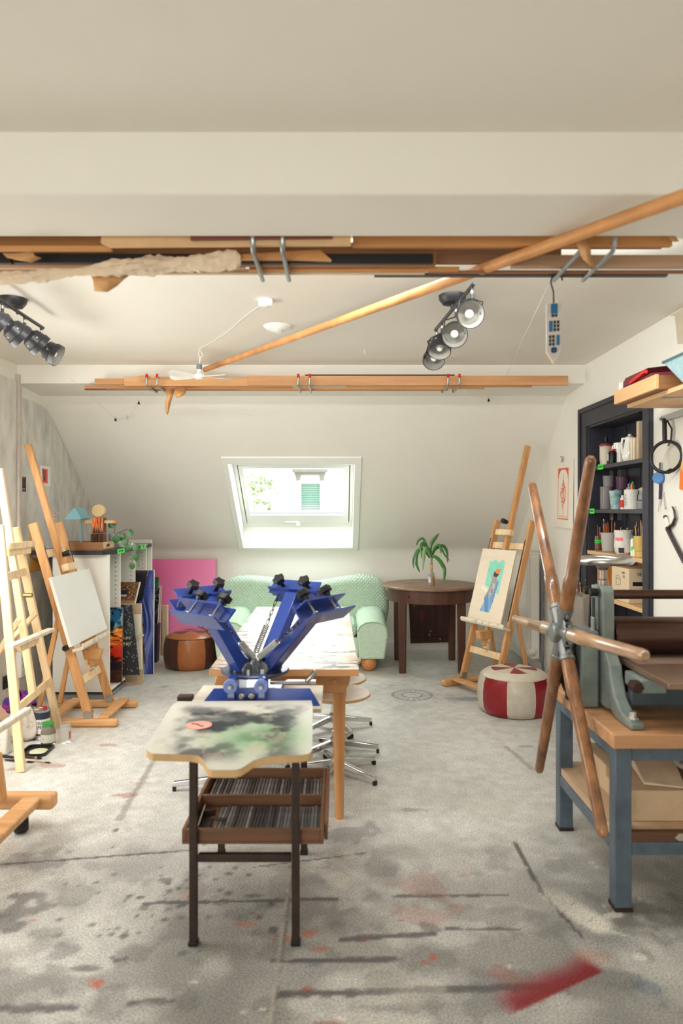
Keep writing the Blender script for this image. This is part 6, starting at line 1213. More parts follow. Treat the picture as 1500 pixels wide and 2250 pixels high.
# ---------------------------------------------------------------- etching press and its bench
def bench():
    x0, x1, y0, y1 = .995, 1.782, 2.43, 3.17
    t = T('press_bench', 'blue grey steel workbench with a thick wooden top under the etching press', 'bench', (1.39, 2.8, 0)); tw = mat('bench_top_wood', (196, 146, 104), .5, var=.12, scale=6, axis='x'); tw2 = mat('bench_shelf_wood', (202, 172, 142), .6, var=.1, scale=6, axis='y')
    B().box((x0-.02, y0, .597), (x1, y1, .65)).build('top_board', tw, t, w=True, bev=.005)
    for x in (x0, x1-.06):
        for y in (y0+.03, y1-.09): B().box((x, y, .012), (x+.06, y+.06, .596)).build('leg', BENCHPAINT, t, w=True, bev=.004); B().box((x-.002, y-.002, 0), (x+.062, y+.062, .014)).build('foot', DARKSTEEL, t, w=True)
    for z, h in ((.545, .05), (.205, .045)):
        for y in (y0+.03, y1-.06): B().box((x0+.06, y, z), (x1-.06, y+.03, z+h)).build('rail', BENCHPAINT, t, w=True, bev=.003)
        for x in (x0, x1-.03): B().box((x, y0+.09, z), (x+.03, y1-.09, z+h)).build('rail', BENCHPAINT, t, w=True, bev=.003)
    s = B().box((x0+.005, y0+.062, .251), (x1, y1-.01, .285)).build('lower_shelf', tw2, t, w=True, bev=.003); f = B().box((x0+.06, y0+.034, .25), (x1-.06, y0+.0615, .285)).build('shelf_edge', mat('shelf_edge_dark', (104, 72, 54), .6, var=.16, axis='x'), t, w=True)
    b_ = B().prism([(1.21, .266), (1.225, .281), (1.5, .281), (1.5, .255), (1.225, .255)], y0+.0325, y0+.0338, 'xz').build('sticker', mat('worn_sticker', (168, 162, 150), .7, var=.06), f, w=True)
    txt('INSOLA', .022, (1.34, y0+.032, .268), (1, 0, 0), (0, 0, 1), mat('faint_print', (120, 112, 104), .7), t)
    # stored under the bench
    c = T('cardboard_box', 'large cardboard box with brown parcel tape under the press bench', 'box', (1.42, 2.83, .286)); B().box((1.095, 2.55, .286), (1.72, 3.08, .40)).build('box_body', CARD, c, w=True, bev=.003)
    tp = mat('parcel_tape', (176, 134, 92), .4, var=.04); B().box((1.285, 2.5485, .29), (1.345, 2.55, .4)).build('parcel_tape', tp, c, w=True); B().box((1.285, 2.55, .4), (1.345, 3.08, .4015)).build('parcel_tape', tp, c, w=True); B().box((1.0935, 2.72, .36), (1.095, 2.80, .4)).build('parcel_tape', tp, c, w=True)
    o = B().hexa([Vector((1.16, 2.60, .402)), Vector((1.30, 2.56, .402)), Vector((1.36, 2.78, .402)), Vector((1.2, 2.83, .402))], [Vector((1.16, 2.60, .412)), Vector((1.30, 2.56, .408)), Vector((1.36, 2.78, .445)), Vector((1.2, 2.83, .45))]).build('envelope', mat('padded_paper', (222, 202, 174), .7), bev=.004); tag(o, 'cream padded envelope lying on the cardboard box under the bench', 'envelope')
    v = []; rs = random.Random(11); n = 14
    for j in range(n+1):
        for i in range(n+1):
            u, w_ = i/n, j/n; v.append((1.33+.36*u, 2.60+.33*w_, .42+.05*u+.07*w_+.022*math.sin(9*u+5*w_)+.012*math.sin(17*w_-6*u)))
    o = B().add(v, [(j*(n+1)+i, j*(n+1)+i+1, (j+1)*(n+1)+i+1, (j+1)*(n+1)+i) for j in range(n) for i in range(n)]).build('plastic_wrap', glass_mat('cloudy_plastic', (206, 206, 204), .25, .15)); m = o.modifiers.new('s', 'SOLIDIFY'); m.thickness = .012; tag(o, 'crumpled clear plastic sheeting on the box under the bench', 'plastic')
    o = B().box((1.48, 2.95, .4025), (1.70, 3.06, .53)).build('white_carton', WHITE, bev=.004); tag(o, 'white carton at the back behind the plastic sheeting', 'box')
    o = B().hexa([Vector((1.145, 2.99, .402)), Vector((1.30, 2.99, .402)), Vector((1.30, 3.06, .402)), Vector((1.145, 3.06, .402))], [Vector((1.165, 3.0, .50)), Vector((1.30, 3.0, .49)), Vector((1.30, 3.05, .49)), Vector((1.165, 3.05, .50))]).build('blue_packet', mat('packet_blue', (24, 110, 160), .35, var=.05), bev=.006); tag(o, 'bright blue packet standing on the back of the cardboard box', 'packet')
bench()
def etching_press():
    t = T('etching_press', 'grey green etching press with a six-spoke wooden star wheel', 'press', (1.3, 2.8, .651)); G = GREYPAINT; z0 = .651
    X0, X1 = 1.054, 1.105
    side = [(2.47, z0), (2.60, z0), (2.66, z0+.02), (2.70, z0+.012), (2.90, z0+.012), (2.94, z0+.02), (3.0, z0), (3.13, z0), (3.13, z0+.025), (3.05, z0+.05), (2.96, z0+.14), (2.90, z0+.24), (2.86, z0+.30), (2.855, z0+.47), (2.835, z0+.492), (2.76, z0+.492), (2.74, z0+.47), (2.735, z0+.26), (2.70, z0+.22), (2.665, z0+.19), (2.655, z0+.15), (2.62, z0+.08), (2.56, z0+.04), (2.47, z0+.025)]
    B().prism(side, X0, X1, 'yz').build('side_frame', G, t, w=True, bev=.008, seg=3)
    B().box((X0-.012, 2.765, z0+.31), (X0-.0005, 2.83, z0+.49)).build('front_cap', G, t, w=True, bev=.006)
    B().box((X0-.0135, 2.783, z0+.33), (X0-.012, 2.812, z0+.44)).build('slot', INK, t, w=True)
    B().box((X0-.018, 2.778, z0+.30), (X0-.0136, 2.817, z0+.36)).build('bearing_block', STEEL, t, w=True, bev=.004)
    for y in (2.765, 2.83): B().lathe([(.0, 0), (.016, 0), (.018, .004), (.018, .03), (0, .03)], (X0-.04, y, z0+.465), (1, 0, 0), 6).build('bolt', BLACK, t, w=True)
    for y in (2.515, 3.085): B().lathe([(.022, 0), (.022, .006), (.013, .006), (.013, .026), (0, .026)], (1.08, y, z0+.03), n=8).build('anchor_bolt', mat('zinc_bolt', (206, 202, 192), .35, .8), t, w=True)
    # second frame at the far end of the rollers, then rollers, bed, tie rod
    B().prism(side, 1.72, 1.765, 'yz').build('side_frame', G, t, w=True, bev=.008)
    rm = mat('browned_steel', (92, 70, 62), .3, .85, var=.2, scale=5, axis='x')
    B().lathe([(0, 0), (.07, 0), (.076, .006), (.076, .60), (.07, .606), (0, .606)], (1.11, 2.8, .935), (1, 0, 0), 48).build('roller', rm, t, w=True)
    B().lathe([(0, 0), (.062, 0), (.062, .60), (0, .60)], (1.113, 2.8, .765), (1, 0, 0), 32).build('lower_roller', rm, t, w=True)
    B().cyl((X1, 2.76, 1.108), (1.72, 2.76, 1.108), .019, 20).build('tie_rod', rm, t, w=True)
    bd = mat('bed_steel', (150, 124, 106), .35, .6, var=.12, scale=6); B().box((1.128, 2.34, .832), (1.705, 3.3, .855)).build('bed', bd, t, w=True, bev=.003)
    B().box((1.15, 2.62, .855), (1.70, 2.98, .8585)).build('felt_blanket', mat('brown_felt', (128, 104, 92), .95), t, w=True)
    B().box((1.112, 2.60, z0+.05), (1.718, 2.635, z0+.135)).build('cross_beam', mat('blue_grey_casting', (62, 76, 84), .45, var=.1), t, w=True, bev=.006); B().box((1.112, 2.96, z0+.05), (1.718, 2.995, z0+.135)).build('cross_beam', mat('blue_grey_casting', (62, 76, 84)), t, w=True, bev=.006)
    for y in (2.53,):
        k = B().box((1.106, y-.03, .775), (1.20, y+.12, .828)).build('bed_bracket', G, t, w=True, bev=.006); B().lathe([(0, 0), (.02, 0), (.022, .004), (.022, .05), (0, .05)], (1.09, y-.045, .80), (0, 1, 0), 6).build('hex_bolt', mat('rusty_bolt', (70, 50, 44), .6, .5), k, w=True)
    B().box((1.07, 2.728, z0+.10), (1.098, 2.733, z0+.17)).build('maker_plate', mat('cream_plate', (206, 196, 176), .5, scale=60, dark=(120, 100, 84), thr=(.3, .5)), t, w=True) if False else None
    B().box((.972, 2.745, z0), (1.046, 2.90, .962)).build('gear_cover', G, t, w=True, bev=.01, seg=3)
    B().box((.955, 2.80, z0), (.971, 2.89, .93)).build('gear_backing', BLACK, t, w=True, bev=.004)
    B().lathe([(0, 0), (.095, 0), (.1, .004), (.1, .018), (0, .02)], (.948, 2.86, .78), (1, 0, 0), 36).build('gear', BLACK, t, w=True)
    # screw and hand wheel
    sp = mat('worn_spindle', (150, 140, 128), .35, .8, var=.2, scale=20); B().lathe([(.0, 0), (.022, 0), (.022, .02), (.016, .025), (.016, .06), (.022, .065), (.028, .075), (.028, .095), (.0, .095)], (1.08, 2.797, z0+.492), n=20).build('screw', sp, t, w=True)
    hw = B().torus((1.08, 2.797, 1.243), .105, .0155, n=48, m=12).build('hand_wheel', STEEL, t, w=True); B().lathe([(0, -.012), (.034, -.012), (.04, 0), (.03, .012), (0, .014)], (1.08, 2.797, 1.24), n=20).build('wheel_hub', STEEL, hw, w=True)
    for k in range(4): a = PI/4+k*PI/2; B().bar((1.08+.03*math.cos(a), 2.797+.03*math.sin(a), 1.24), (1.08+.098*math.cos(a), 2.797+.098*math.sin(a), 1.243), .018, .012).build('wheel_spoke', STEEL, hw, w=True, bev=.003)
    # star wheel
    wx, wy, wz, R = .918, 2.815, .944, .775
    st = B().lathe([(0, -.045), (.036, -.045), (.04, -.04), (.04, .03), (.03, .034), (.03, .06), (0, .06)], (wx, wy, wz), (1, 0, 0), 28).build('star_wheel_hub', GREYMETAL, t, w=True)
    wood = mat('handle_wood', (164, 114, 74), .28, scale=5, axis='z', stretch=4, dark=(98, 64, 44), thr=(.3, .68), coat=.35)
    worn = mat('worn_handle_wood', (186, 150, 118), .25, scale=5, axis='y', stretch=5, dark=(134, 98, 72), thr=(.25, .7), coat=.4)
    B().lathe([(0, -.018), (.078, -.018), (.084, -.012), (.084, .012), (.078, .018), (0, .018)], (wx+.004, wy, wz), (1, 0, 0), 36).build('hub_plate', GREYMETAL, t, w=True)
    for k in range(6):
        a = math.radians(-5+60*k); d = Vector((0, math.cos(a), math.sin(a))); c = Vector((wx, wy, wz)); tg = Vector((1, 0, 0)).cross(d)
        s = B().lathe([(.024, .03), (.026, .06), (.028, .105), (.031, .108), (.031, .122), (.026, .122)], c, d, 20).build('socket', GREYMETAL, t, w=True)
        for e in (-1, 1):
            q = c+d*.075+tg*e*.036; B().bar(q-d*.032, q+d*.032-tg*e*.004, .012, .012, (1, 0, 0)).build('socket_flange', GREYMETAL, s, w=True, bev=.002); q = c+d*.085+tg*e*.034-Vector((.012, 0, 0)); B().lathe([(0, 0), (.007, 0), (.008, .003), (.008, .016), (0, .016)], q, (1, 0, 0), 6).build('bolt', BLACK, s, w=True)
        B().lathe([(0, .10), (.0262, .10), (.0285, .20), (.0288, .262), (.0248, .268), (.0238, R*.6), (.0205, R-.03), (.019, R-.014), (.012, R-.003), (0, R)], c, d, 20).build('wooden_handle', worn if k in (0, 3) else wood, t, w=True)
GREYMETAL = mat('grey_hub_casting', (136, 138, 138), .38, .55, var=.08, scale=16)
etching_press()
o = B().box((1.32, 2.47, .651), (1.7, 2.59, .656)).build('rubber_mat', mat('black_rubber', (30, 32, 36), .7)); tag(o, 'black rubber mat on the bench in front of the press', 'mat')
# ================================================================ CEILING THINGS
def plank(name, lab, x0, x1, d0, d1, z0, z1, rgb, cat='plank', grp=None, tilt=0, key=None):
    m = mat(key or 'plank_%d_%d_%d' % rgb, rgb, .55, var=.12, scale=5, axis='x')
    o = B().hexa([Vector((x0, d0, H+z0)), Vector((x1, d0, H+z0+tilt)), Vector((x1, d1, H+z0+tilt)), Vector((x0, d1, H+z0))], [Vector((x0, d0, H+z1)), Vector((x1, d0, H+z1+tilt)), Vector((x1, d1, H+z1+tilt)), Vector((x0, d1, H+z1))]).build(name, m, bev=.002)
    return tag(o, lab, cat, grp)
def near_rack():
    za = .79
    for k, (x, lean, lab) in enumerate([(-.262, .0, 'left storage hook of the middle pair under the beam'), (-.172, .0, 'right storage hook of the middle pair under the beam'), (.735, .0, 'left storage hook of the right pair, with the house ornament'), (.835, .0, 'rightmost storage hook under the beam')]):
        t = T('storage_hook', lab, 'hook', (x, 2.08, H+za), 0, 'storage hooks under the beam'); m = mat('galvanised', (168, 174, 178), .35, .9, var=.06)
        B().tube([(0, -.012, .17), (0, -.012, .03), (0, -.006, .01), (0, .006, .0), (0, .02, -.003), (0, .262, -.003)], .0075, 10).build('hook_bar', m, t); B().lathe([(.0, 0), (.02, 0), (.02, .006), (0, .006)], (0, -.012, .168), n=16).build('hook_plate', m, t)
        B().box((-.012, -.03, .10), (.012, -.018, .2)).build('wall_plate', m, t)
    P = plank
    P('wood_strip', 'dark brown strip at the back left of the near rack', -2.2, -.48, 2.118, 2.138, .818, .85, (146, 100, 54))
    P('wood_strip', 'orange brown batten under the dark strip at the left of the near rack', -2.2, -.70, 2.092, 2.112, .797, .81, (204, 146, 88))
    o = B().prism([(-.725, .812), (-.70, .80), (.036, .805), (.036, .845), (-.72, .842)], 2.074, 2.088, 'xz').xf(Matrix.Translation((0, 0, H))).build('cardboard_strip', mat('pale_cardboard', (218, 180, 136), .7, var=.04)); tag(o, 'long pale cardboard panel in the middle of the near rack', 'cardboard')
    P('wood_strip', 'thin red brown strip in front of the pale cardboard panel', -.45, -.02, 2.064, 2.072, .815, .830, (132, 74, 56), tilt=.006)
    P('wood_strip', 'golden moulding strip running right from the cardboard panel', .042, 1.04, 2.13, 2.15, .824, .862, (200, 142, 88)); P('wood_strip', 'brown moulding strip just behind the golden one', .042, 1.02, 2.152, 2.168, .826, .85, (146, 98, 62))
    P('wood_strip', 'brown batten behind the long black board', -1.6, .315, 2.224, 2.246, .797, .872, (150, 104, 64))
    P('dark_board', 'long black board in the middle of the near rack', -1.05, .303, 2.205, 2.22, .797, .828, (30, 30, 36), 'board'); P('dark_board', 'black strip at the far left under the orange batten', -2.2, -1.06, 2.205, 2.22, .797, .83, (34, 32, 36), 'board')
    P('card_sheet', 'brown folded cardboard sheet behind the diagonal pole', .31, .76, 2.335, 2.35, .842, .9, (152, 112, 84), 'cardboard')
    o = B().prism([(-.52, .800), (-.13, .824), (-.06, .826), (-.025, .796), (-.12, .799)], 2.172, 2.194, 'xz').xf(Matrix.Translation((0, 0, H))).build('wood_wedge', mat('plank_204_146_88', (204, 146, 88))); tag(o, 'pointed wooden moulding offcut behind the middle storage hooks', 'offcut')
    P('wood_strip', 'long cream strip at the bottom left of the near rack', -2.2, .29, 2.30, 2.32, .797, .812, (214, 190, 160)); P('wood_strip', 'narrow orange strip just above the long cream strip', -.30, .40, 2.272, 2.292, .797, .810, (206, 146, 88)); P('wood_strip', 'second pale strip at the left under the paper roll', -2.2, -.31, 2.25, 2.268, .797, .815, (196, 160, 124))
    P('wood_strip', 'pale brown board on the right storage hooks', .565, 1.4, 2.235, 2.262, .797, .835, (186, 152, 124)); P('wood_strip', 'dark metal coloured bar lowest at the right of the near rack', .12, 1.12, 2.325, 2.345, .797, .808, (92, 78, 76)); P('wood_strip', 'slim brown strip running along the dark bar', .30, 1.3, 2.296, 2.31, .797, .806, (150, 108, 80))
    # crumpled paper roll and scraps
    pm = mat('crumpled_paper', (234, 214, 188), .8, var=.05, scale=12, bump=.5); n, k = 110, 14; rs = random.Random(6); ph = [rs.uniform(0, 6) for _ in range(9)]; vs = []
    for i in range(n+1):
        q = i/n; x = -1.75+1.439*q; c = Vector((x, 2.172, H+.689+.098*q+.004*math.sin(9*q))); r = .020+.006*math.sin(11*q+ph[0])+.004*math.sin(29*q+ph[1])-(.008 if i == n else 0)
        for j in range(k):
            a = 2*PI*j/k; f = 1+.22*math.sin(3*a+17*q+ph[2])+.16*math.sin(5*a-31*q+ph[3])+.1*math.sin(2*a+60*q)+rs.uniform(-.22, .22); vs.append(c+Vector((0, math.cos(a)*r*f*.8-.015, math.sin(a)*r*f)))
    o = B().add(vs, [(i*k+j, i*k+(j+1) % k, (i+1)*k+(j+1) % k, (i+1)*k+j) for i in range(n) for j in range(k)]+[tuple(range(k-1, -1, -1)), tuple(n*k+j for j in range(k))]).build('paper_roll', pm, sharp=12); tag(o, 'long crumpled cream paper roll hanging at the left of the near rack', 'paper')
    bp = mat('brown_paper', (212, 160, 108), .7, var=.08, bump=.2)
    def scrap(lab, rows, name='paper_scrap'):
        vs = [Vector(p) for r_ in rows for p in r_]; w_ = len(rows[0]); o = B().add(vs, [(j*w_+i, j*w_+i+1, (j+1)*w_+i+1, (j+1)*w_+i) for j in range(len(rows)-1) for i in range(w_-1)]).build(name, bp, sharp=30); m = o.modifiers.new('s', 'SOLIDIFY'); m.thickness = .0015; return tag(o, lab, 'paper', 'brown paper scraps on the racks')
    def S_(d, *rows): return [[W(x, y, d+e) for x, y, e in r_] for r_ in rows]
    scrap('brown paper flap hanging below the crumpled paper roll', S_(2.165, [(200, 606, 0), (235, 606, -.01), (285, 604, .0)], [(205, 618, -.01), (238, 616, -.02), (272, 614, -.005)], [(207, 640, -.0), (236, 642, -.012), (258, 628, .0)]))
    scrap('brown paper scrap twisted round the right storage hooks', S_(2.06, [(1262, 528, 0), (1278, 524, -.01), (1296, 528, .0)], [(1272, 550, -.01), (1286, 548, -.02), (1298, 550, 0)], [(1280, 570, .01), (1290, 574, .0), (1298, 566, .01)], [(1297, 584, .02), (1304, 586, .01), (1312, 594, .02)]))
    scrap('brown paper curl at the right end of the golden strip', S_(2.115, [(1464, 515, 0), (1478, 515, -.01)], [(1470, 524, -.008), (1486, 522, -.01)], [(1480, 532, 0), (1492, 530, .0)]))
    scrap('brown paper curl at the left end of the near rack', S_(2.085, [(5, 556, 0), (40, 556, -.01), (72, 552, 0)], [(15, 566, -.01), (45, 570, -.02), (76, 562, -.01)], [(40, 572, 0), (70, 577, -.01), (92, 567, 0)]))
    t = T('wooden_pole', 'long round wooden pole slung diagonally across both plank racks', 'pole', (0, 3.5, 2.3)); a, b = Vector((-.9637, 4.9, H+1.006)), Vector((.6667, 2.0, H+.794)); e = b+(b-a)*.4
    B().cyl(a, e, .0185, 20).build('shaft', mat('pole_pine', (206, 146, 90), .5, var=.14, scale=3.2, axis='y', stretch=10), t, w=True); q = a+(e-a)*.832; B().cyl(q-Vector((0, .004, .0175)), q-Vector((0, .004, .0215)), .006, 12).build('plug', DARKSTEEL, t, w=True)
near_rack()
def far_rack():
    za = .872
    for k, (px, lab) in enumerate([(345, 'far rack hook at the left end with a red tip'), (322, 'leftmost far rack hook beside the torn paper'), (655, 'far rack hook left of the middle pair'), (680, 'far rack hook right of the middle pair'), (984, 'far rack hook left of the right pair'), (1009, 'rightmost far rack hook with a loose string')]):
        x = (px-CX)*4.82/F; t = T('storage_hook', lab, 'hook', (x, 4.82, H+za), 0, 'red tipped hooks of the far rack')
        B().tube([(0, -.0, .075), (0, 0, .02), (0, .01, .004), (0, .024, 0), (0, .265, 0), (0, .28, .012), (0, .285, .05)], .0065, 10).build('hook_bar', mat('galvanised', (168, 174, 178)), t); B().cyl((0, 0, .058), (0, 0, .086), .0085, 12).build('red_tip', mat('red_rubber', (196, 36, 34), .5), t)
    X = lambda px, d: (px-CX)*d/F
    P = plank; g = 'planks on the far rack'
    P('beech_plank', 'long beech plank in front on the far rack, right part', X(545, 4.86), X(1247, 4.86), 4.85, 4.87, .885, .952, (206, 152, 106), grp=g); P('beech_plank', 'beech plank behind the long one, left part of the far rack', X(275, 4.9), X(990, 4.9), 4.873, 4.893, .885, .950, (212, 160, 110), grp=g)
    P('beech_plank', 'shorter beech plank ending at the left of the far rack', X(210, 4.92), X(700, 4.92), 4.898, 4.916, .90, .942, (204, 150, 100), grp=g); P('beech_strip', 'thin strip under the planks at the left end', X(190, 4.98), X(640, 4.98), 4.94, 4.97, .880, .898, (198, 140, 92), grp=g)
    P('beech_strip', 'pale strip below the long plank on the far rack', X(235, 5.0), X(1062, 5.0), 4.975, 4.995, .880, .893, (222, 178, 130), grp=g); P('beech_strip', 'orange strip lowest on the far rack', X(330, 5.06), X(983, 5.06), 5.035, 5.06, .8795, .890, (200, 140, 90), grp=g); P('beech_strip', 'thin brown strip along the far rack bottom at the left', X(188, 5.03), X(520, 5.03), 5.0, 5.03, .8795, .885, (150, 92, 58), grp=g); P('beech_strip', 'pale plank just behind the long right plank', X(760, 4.9), X(1168, 4.9), 4.9, 4.918, .88, .905, (210, 164, 118), grp=g)
    P('dark_strip', 'dark brown strip lying on top of the far rack', X(670, 4.87), X(998, 4.87), 4.855, 4.885, .953, .962, (54, 42, 38), grp=g)
    bp = mat('brown_paper', (212, 160, 108), .7)
    def scrap(lab, rows):
        vs = [W(x, y, d) for r_ in rows for x, y, d in r_]; w_ = len(rows[0]); o = B().add(vs, [(j*w_+i, j*w_+i+1, (j+1)*w_+i+1, (j+1)*w_+i) for j in range(len(rows)-1) for i in range(w_-1)]).build('paper_scrap', bp, sharp=30); m = o.modifiers.new('s', 'SOLIDIFY'); m.thickness = .002; tag(o, lab, 'paper', 'brown paper scraps on the racks')
    scrap('long curled brown paper strip hanging from the far rack', [[(362, 853, 4.865), (372, 853, 4.86), (384, 854, 4.865)], [(366, 872, 4.82), (374, 870, 4.81), (380, 870, 4.83)], [(363, 886, 4.83), (369, 884, 4.82), (376, 882, 4.83)], [(362, 898, 4.84), (367, 902, 4.83), (374, 890, 4.84)], [(365, 908, 4.84), (368, 912, 4.83), (371, 904, 4.84)]])
    scrap('short brown paper curl behind the hanging strip on the far rack', [[(384, 852, 4.865), (398, 851, 4.86), (410, 852, 4.865)], [(383, 868, 4.82), (396, 866, 4.81), (408, 863, 4.83)], [(388, 874, 4.83), (396, 873, 4.82), (404, 868, 4.83)]])
    scrap('brown paper edge sticking up at the left of the far rack', [[(305, 826, 4.835), (320, 825, 4.835), (375, 830, 4.835)], [(310, 838, 4.84), (330, 832, 4.84), (370, 832, 4.84)]])
far_rack()
# spotlight bars
def spot_bar(name, lab, cx, cy, x0, y0, x1, y1, heads, glow=0):
    t = T(name, lab, 'lamp', (cx, cy, CE)); bk = mat('satin_black', (38, 38, 42), .4, var=.05, spec=.5); inn = mat('reflector_grey', (168, 166, 160), .35); bu = mat('bulb_white', (240, 238, 230), .25)
    zr = H+.985
    B().lathe([(.02, -.045), (.05, -.04), (.065, -.02), (.068, 0), (0, 0)], (cx, cy, CE), n=28).build('canopy', bk, t, w=True)
    B().cyl((cx, cy, CE-.03), ((x0+x1)/2+(cx-(x0+x1)/2)*.4, cy, zr), .008, 10).build('stem', bk, t, w=True)
    B().cyl((x0, y0, zr), (x1, y1, zr), .009, 12).build('bar', bk, t, w=True)
    for q, hx, hy, hz, dx, dy, dz in heads:
        p = Vector((x0+(x1-x0)*q, y0+(y1-y0)*q, zr)); c = Vector((hx, hy, hz)); d = Vector((dx, dy, dz)).normalized()
        k = p-Vector((0, 0, .055)); s = B().cyl(p, k, .007, 10).build('drop_stem', bk, t, w=True); B().cyl(p-Vector((0, 0, .02)), p-Vector((0, 0, .034)), .0075, 10).build('joint_ring', STEEL, s, w=True)
        sd = d.cross(Vector((0, 0, 1))).normalized()
        yk = [k, k+sd*.045-Vector((0, 0, .004)), c+sd*.055, ]; B().tube([c-sd*.052, c-sd*.052+(k-c)*.8, k, c+sd*.052+(k-c)*.8, c+sd*.052], .0035, 6).build('yoke', bk, s, w=True)
        h = B().lathe([(.012, -.085), (.024, -.08), (.03, -.05), (.05, -.035), (.056, .0), (.058, .004), (.061, .006), (.061, .034), (.058, .034), (.056, .006), (.053, -.0), (.047, -.03), (.028, -.042), (0, -.045)], c, d, 28).build('shade', bk, t, w=True)
        B().lathe([(.0575, .033), (.0555, .006), (.0525, .0), (.0465, -.03), (.027, -.0415), (0, -.0445)], c+d*.0006, d, 28, cap=False).build('reflector', inn, h, w=True)
        B().lathe([(0, .022), (.012, .019), (.019, .008), (.019, -.004), (.010, -.022), (.009, -.04)], c, d, 18).build('bulb', bu, h, w=True)
        for a in range(5):
            an = a*2*PI/5+.6; R3 = frame_of(d); u = R3 @ Vector((math.cos(an), math.sin(an), 0)); q_ = c+u*.0535-d*.017; B().cyl(q_-u*.002, q_+u*.0012, .0042, 8).build('vent_hole', inn, h, w=True)
W_ = W
def hd(q, px, py, d, dx, dy, dz): p = W(px, py, d); return (q, p.x, p.y, p.z, dx, dy, dz)
spot_bar('spot_bar', 'black four-spot ceiling bar right of the diagonal pole', .56, 3.38, .588, 2.96, .527, 3.74, [hd(.06, 1030, 690, 3.02, .1, -1, -.35), hd(.42, 998, 734, 3.26, -.1, -1, -.45), hd(.97, 966, 763, 3.62, -.15, -.5, -.9), hd(.80, 953, 786, 3.80, -.15, -.75, -.75)])
spot_bar('spot_bar', 'black spotlight bar at the left edge of the ceiling', -1.64, 3.43, -1.585, 2.94, -1.605, 3.70, [hd(.1, -12, 708, 3.0, .55, .55, -.5), hd(.38, 38, 733, 3.22, .6, .5, -.6), hd(.70, 80, 752, 3.46, .6, .5, -.6), hd(.97, 116, 776, 3.7, .8, .1, -.45)])
# little fan, detectors
def fan():
    t = T('small_fan', 'small white four-blade fan hung from a ceiling hook', 'fan', (-.918, 4.48, CE)); w_ = mat('fan_white', (238, 236, 228), .4)
    z = -.185; B().lathe([(0, z-.022), (.02, z-.02), (.034, z-.008), (.036, z+.008), (.026, z+.018), (.016, z+.03), (.016, z+.05), (0, z+.05)], n=24).build('motor', w_, t); B().lathe([(.016, z+.045), (.019, z+.05), (.019, z+.075), (.012, z+.08), (0, z+.08)], n=16).build('collar', mat('grey_blue_plastic', (120, 136, 150), .5), t)
    for a in (2.9, 3.75, .35, 5.9):
        R_ = Matrix.Translation((0, 0, z)) @ Matrix.Rotation(a, 4, 'Z') @ Matrix.Rotation(.35, 4, 'X'); pr = [(.03, .012), (.07, .022), (.14, .03), (.19, .03), (.205, .02), (.208, 0)]
        vs = [(x, y, .0015) for x, y in pr]+[(x, -y, .0015) for x, y in pr[::-1]][1:]; B().prism([(v[0], v[1]) for v in vs], -.0015, .0015).xf(R_).build('blade', w_, t)
    B().tube([(0, 0, z+.08), (.003, 0, z+.12), (-.006, 0, z+.15), (.004, 0, -.01), (0, 0, 0)], .0025, 6).build('chain', w_, t); B().tube([(.012, 0, 0), (.012, 0, -.03), (.02, 0, -.038), (.022, 0, -.05), (.012, 0, -.056), (.004, 0, -.05)], .002, 6).build('hook', w_, t); B().tube([(.012, 0, -.056), (.006, .0, -.08), (.0, 0, z+.075)], .0018, 6).build('cord', w_, t)
fan()
p = W(583, 658, 3.45); t = T('smoke_detector', 'small white smoke detector on the ceiling, nearer the beam', 'detector', (p.x, 3.45, CE)); B().lathe([(0, -.034), (.028, -.034), (.034, -.03), (.037, -.008), (.037, 0), (0, 0)], n=32).build('housing', WHITE, t); B().lathe([(0, -.038), (.006, -.038), (.008, -.034), (0, -.034)], (.005, -.01, 0), n=10).build('test_button', mat('button_grey', (200, 200, 198), .4), t)
p = W(609, 714, 3.94); t = T('round_sensor', 'shallow round white ceiling sensor with a small window', 'detector', (p.x, 3.94, CE)); B().lathe([(0, -.034), (.02, -.034), (.04, -.03), (.07, -.014), (.08, -.003), (.08, 0), (0, 0)], n=36).build('housing', WHITE, t); B().lathe([(.0, -.0385), (.024, -.0385), (.03, -.034), (.03, -.03), (0, -.03)], (.004, -.012, 0), n=24).build('lens_window', mat('sensor_window', (214, 212, 206), .25), t)
t = T('screw_hook', 'small screw hook in the ceiling right of the sensor', 'hook', (W(800, 765, 4.5).x, 4.5, CE)); B().tube([(0, 0, 0), (0, 0, -.015), (.006, 0, -.022), (.006, 0, -.034), (-.002, 0, -.038), (-.006, 0, -.03)], .0016, 6).build('wire', WHITE, t)
t = T('detector_cord', 'thin white cord on the ceiling from the smoke detector to the fan', 'cord', (-.6, 4.0, CE-.004)); B().tube([(-.39, 3.47, CE-.012), (-.50, 3.7, CE-.004), (-.66, 4.05, CE-.003), (-.8, 4.3, CE-.004), (-.915, 4.47, CE-.004)], .0016, 6).build('wire', WHITE, t, w=True)
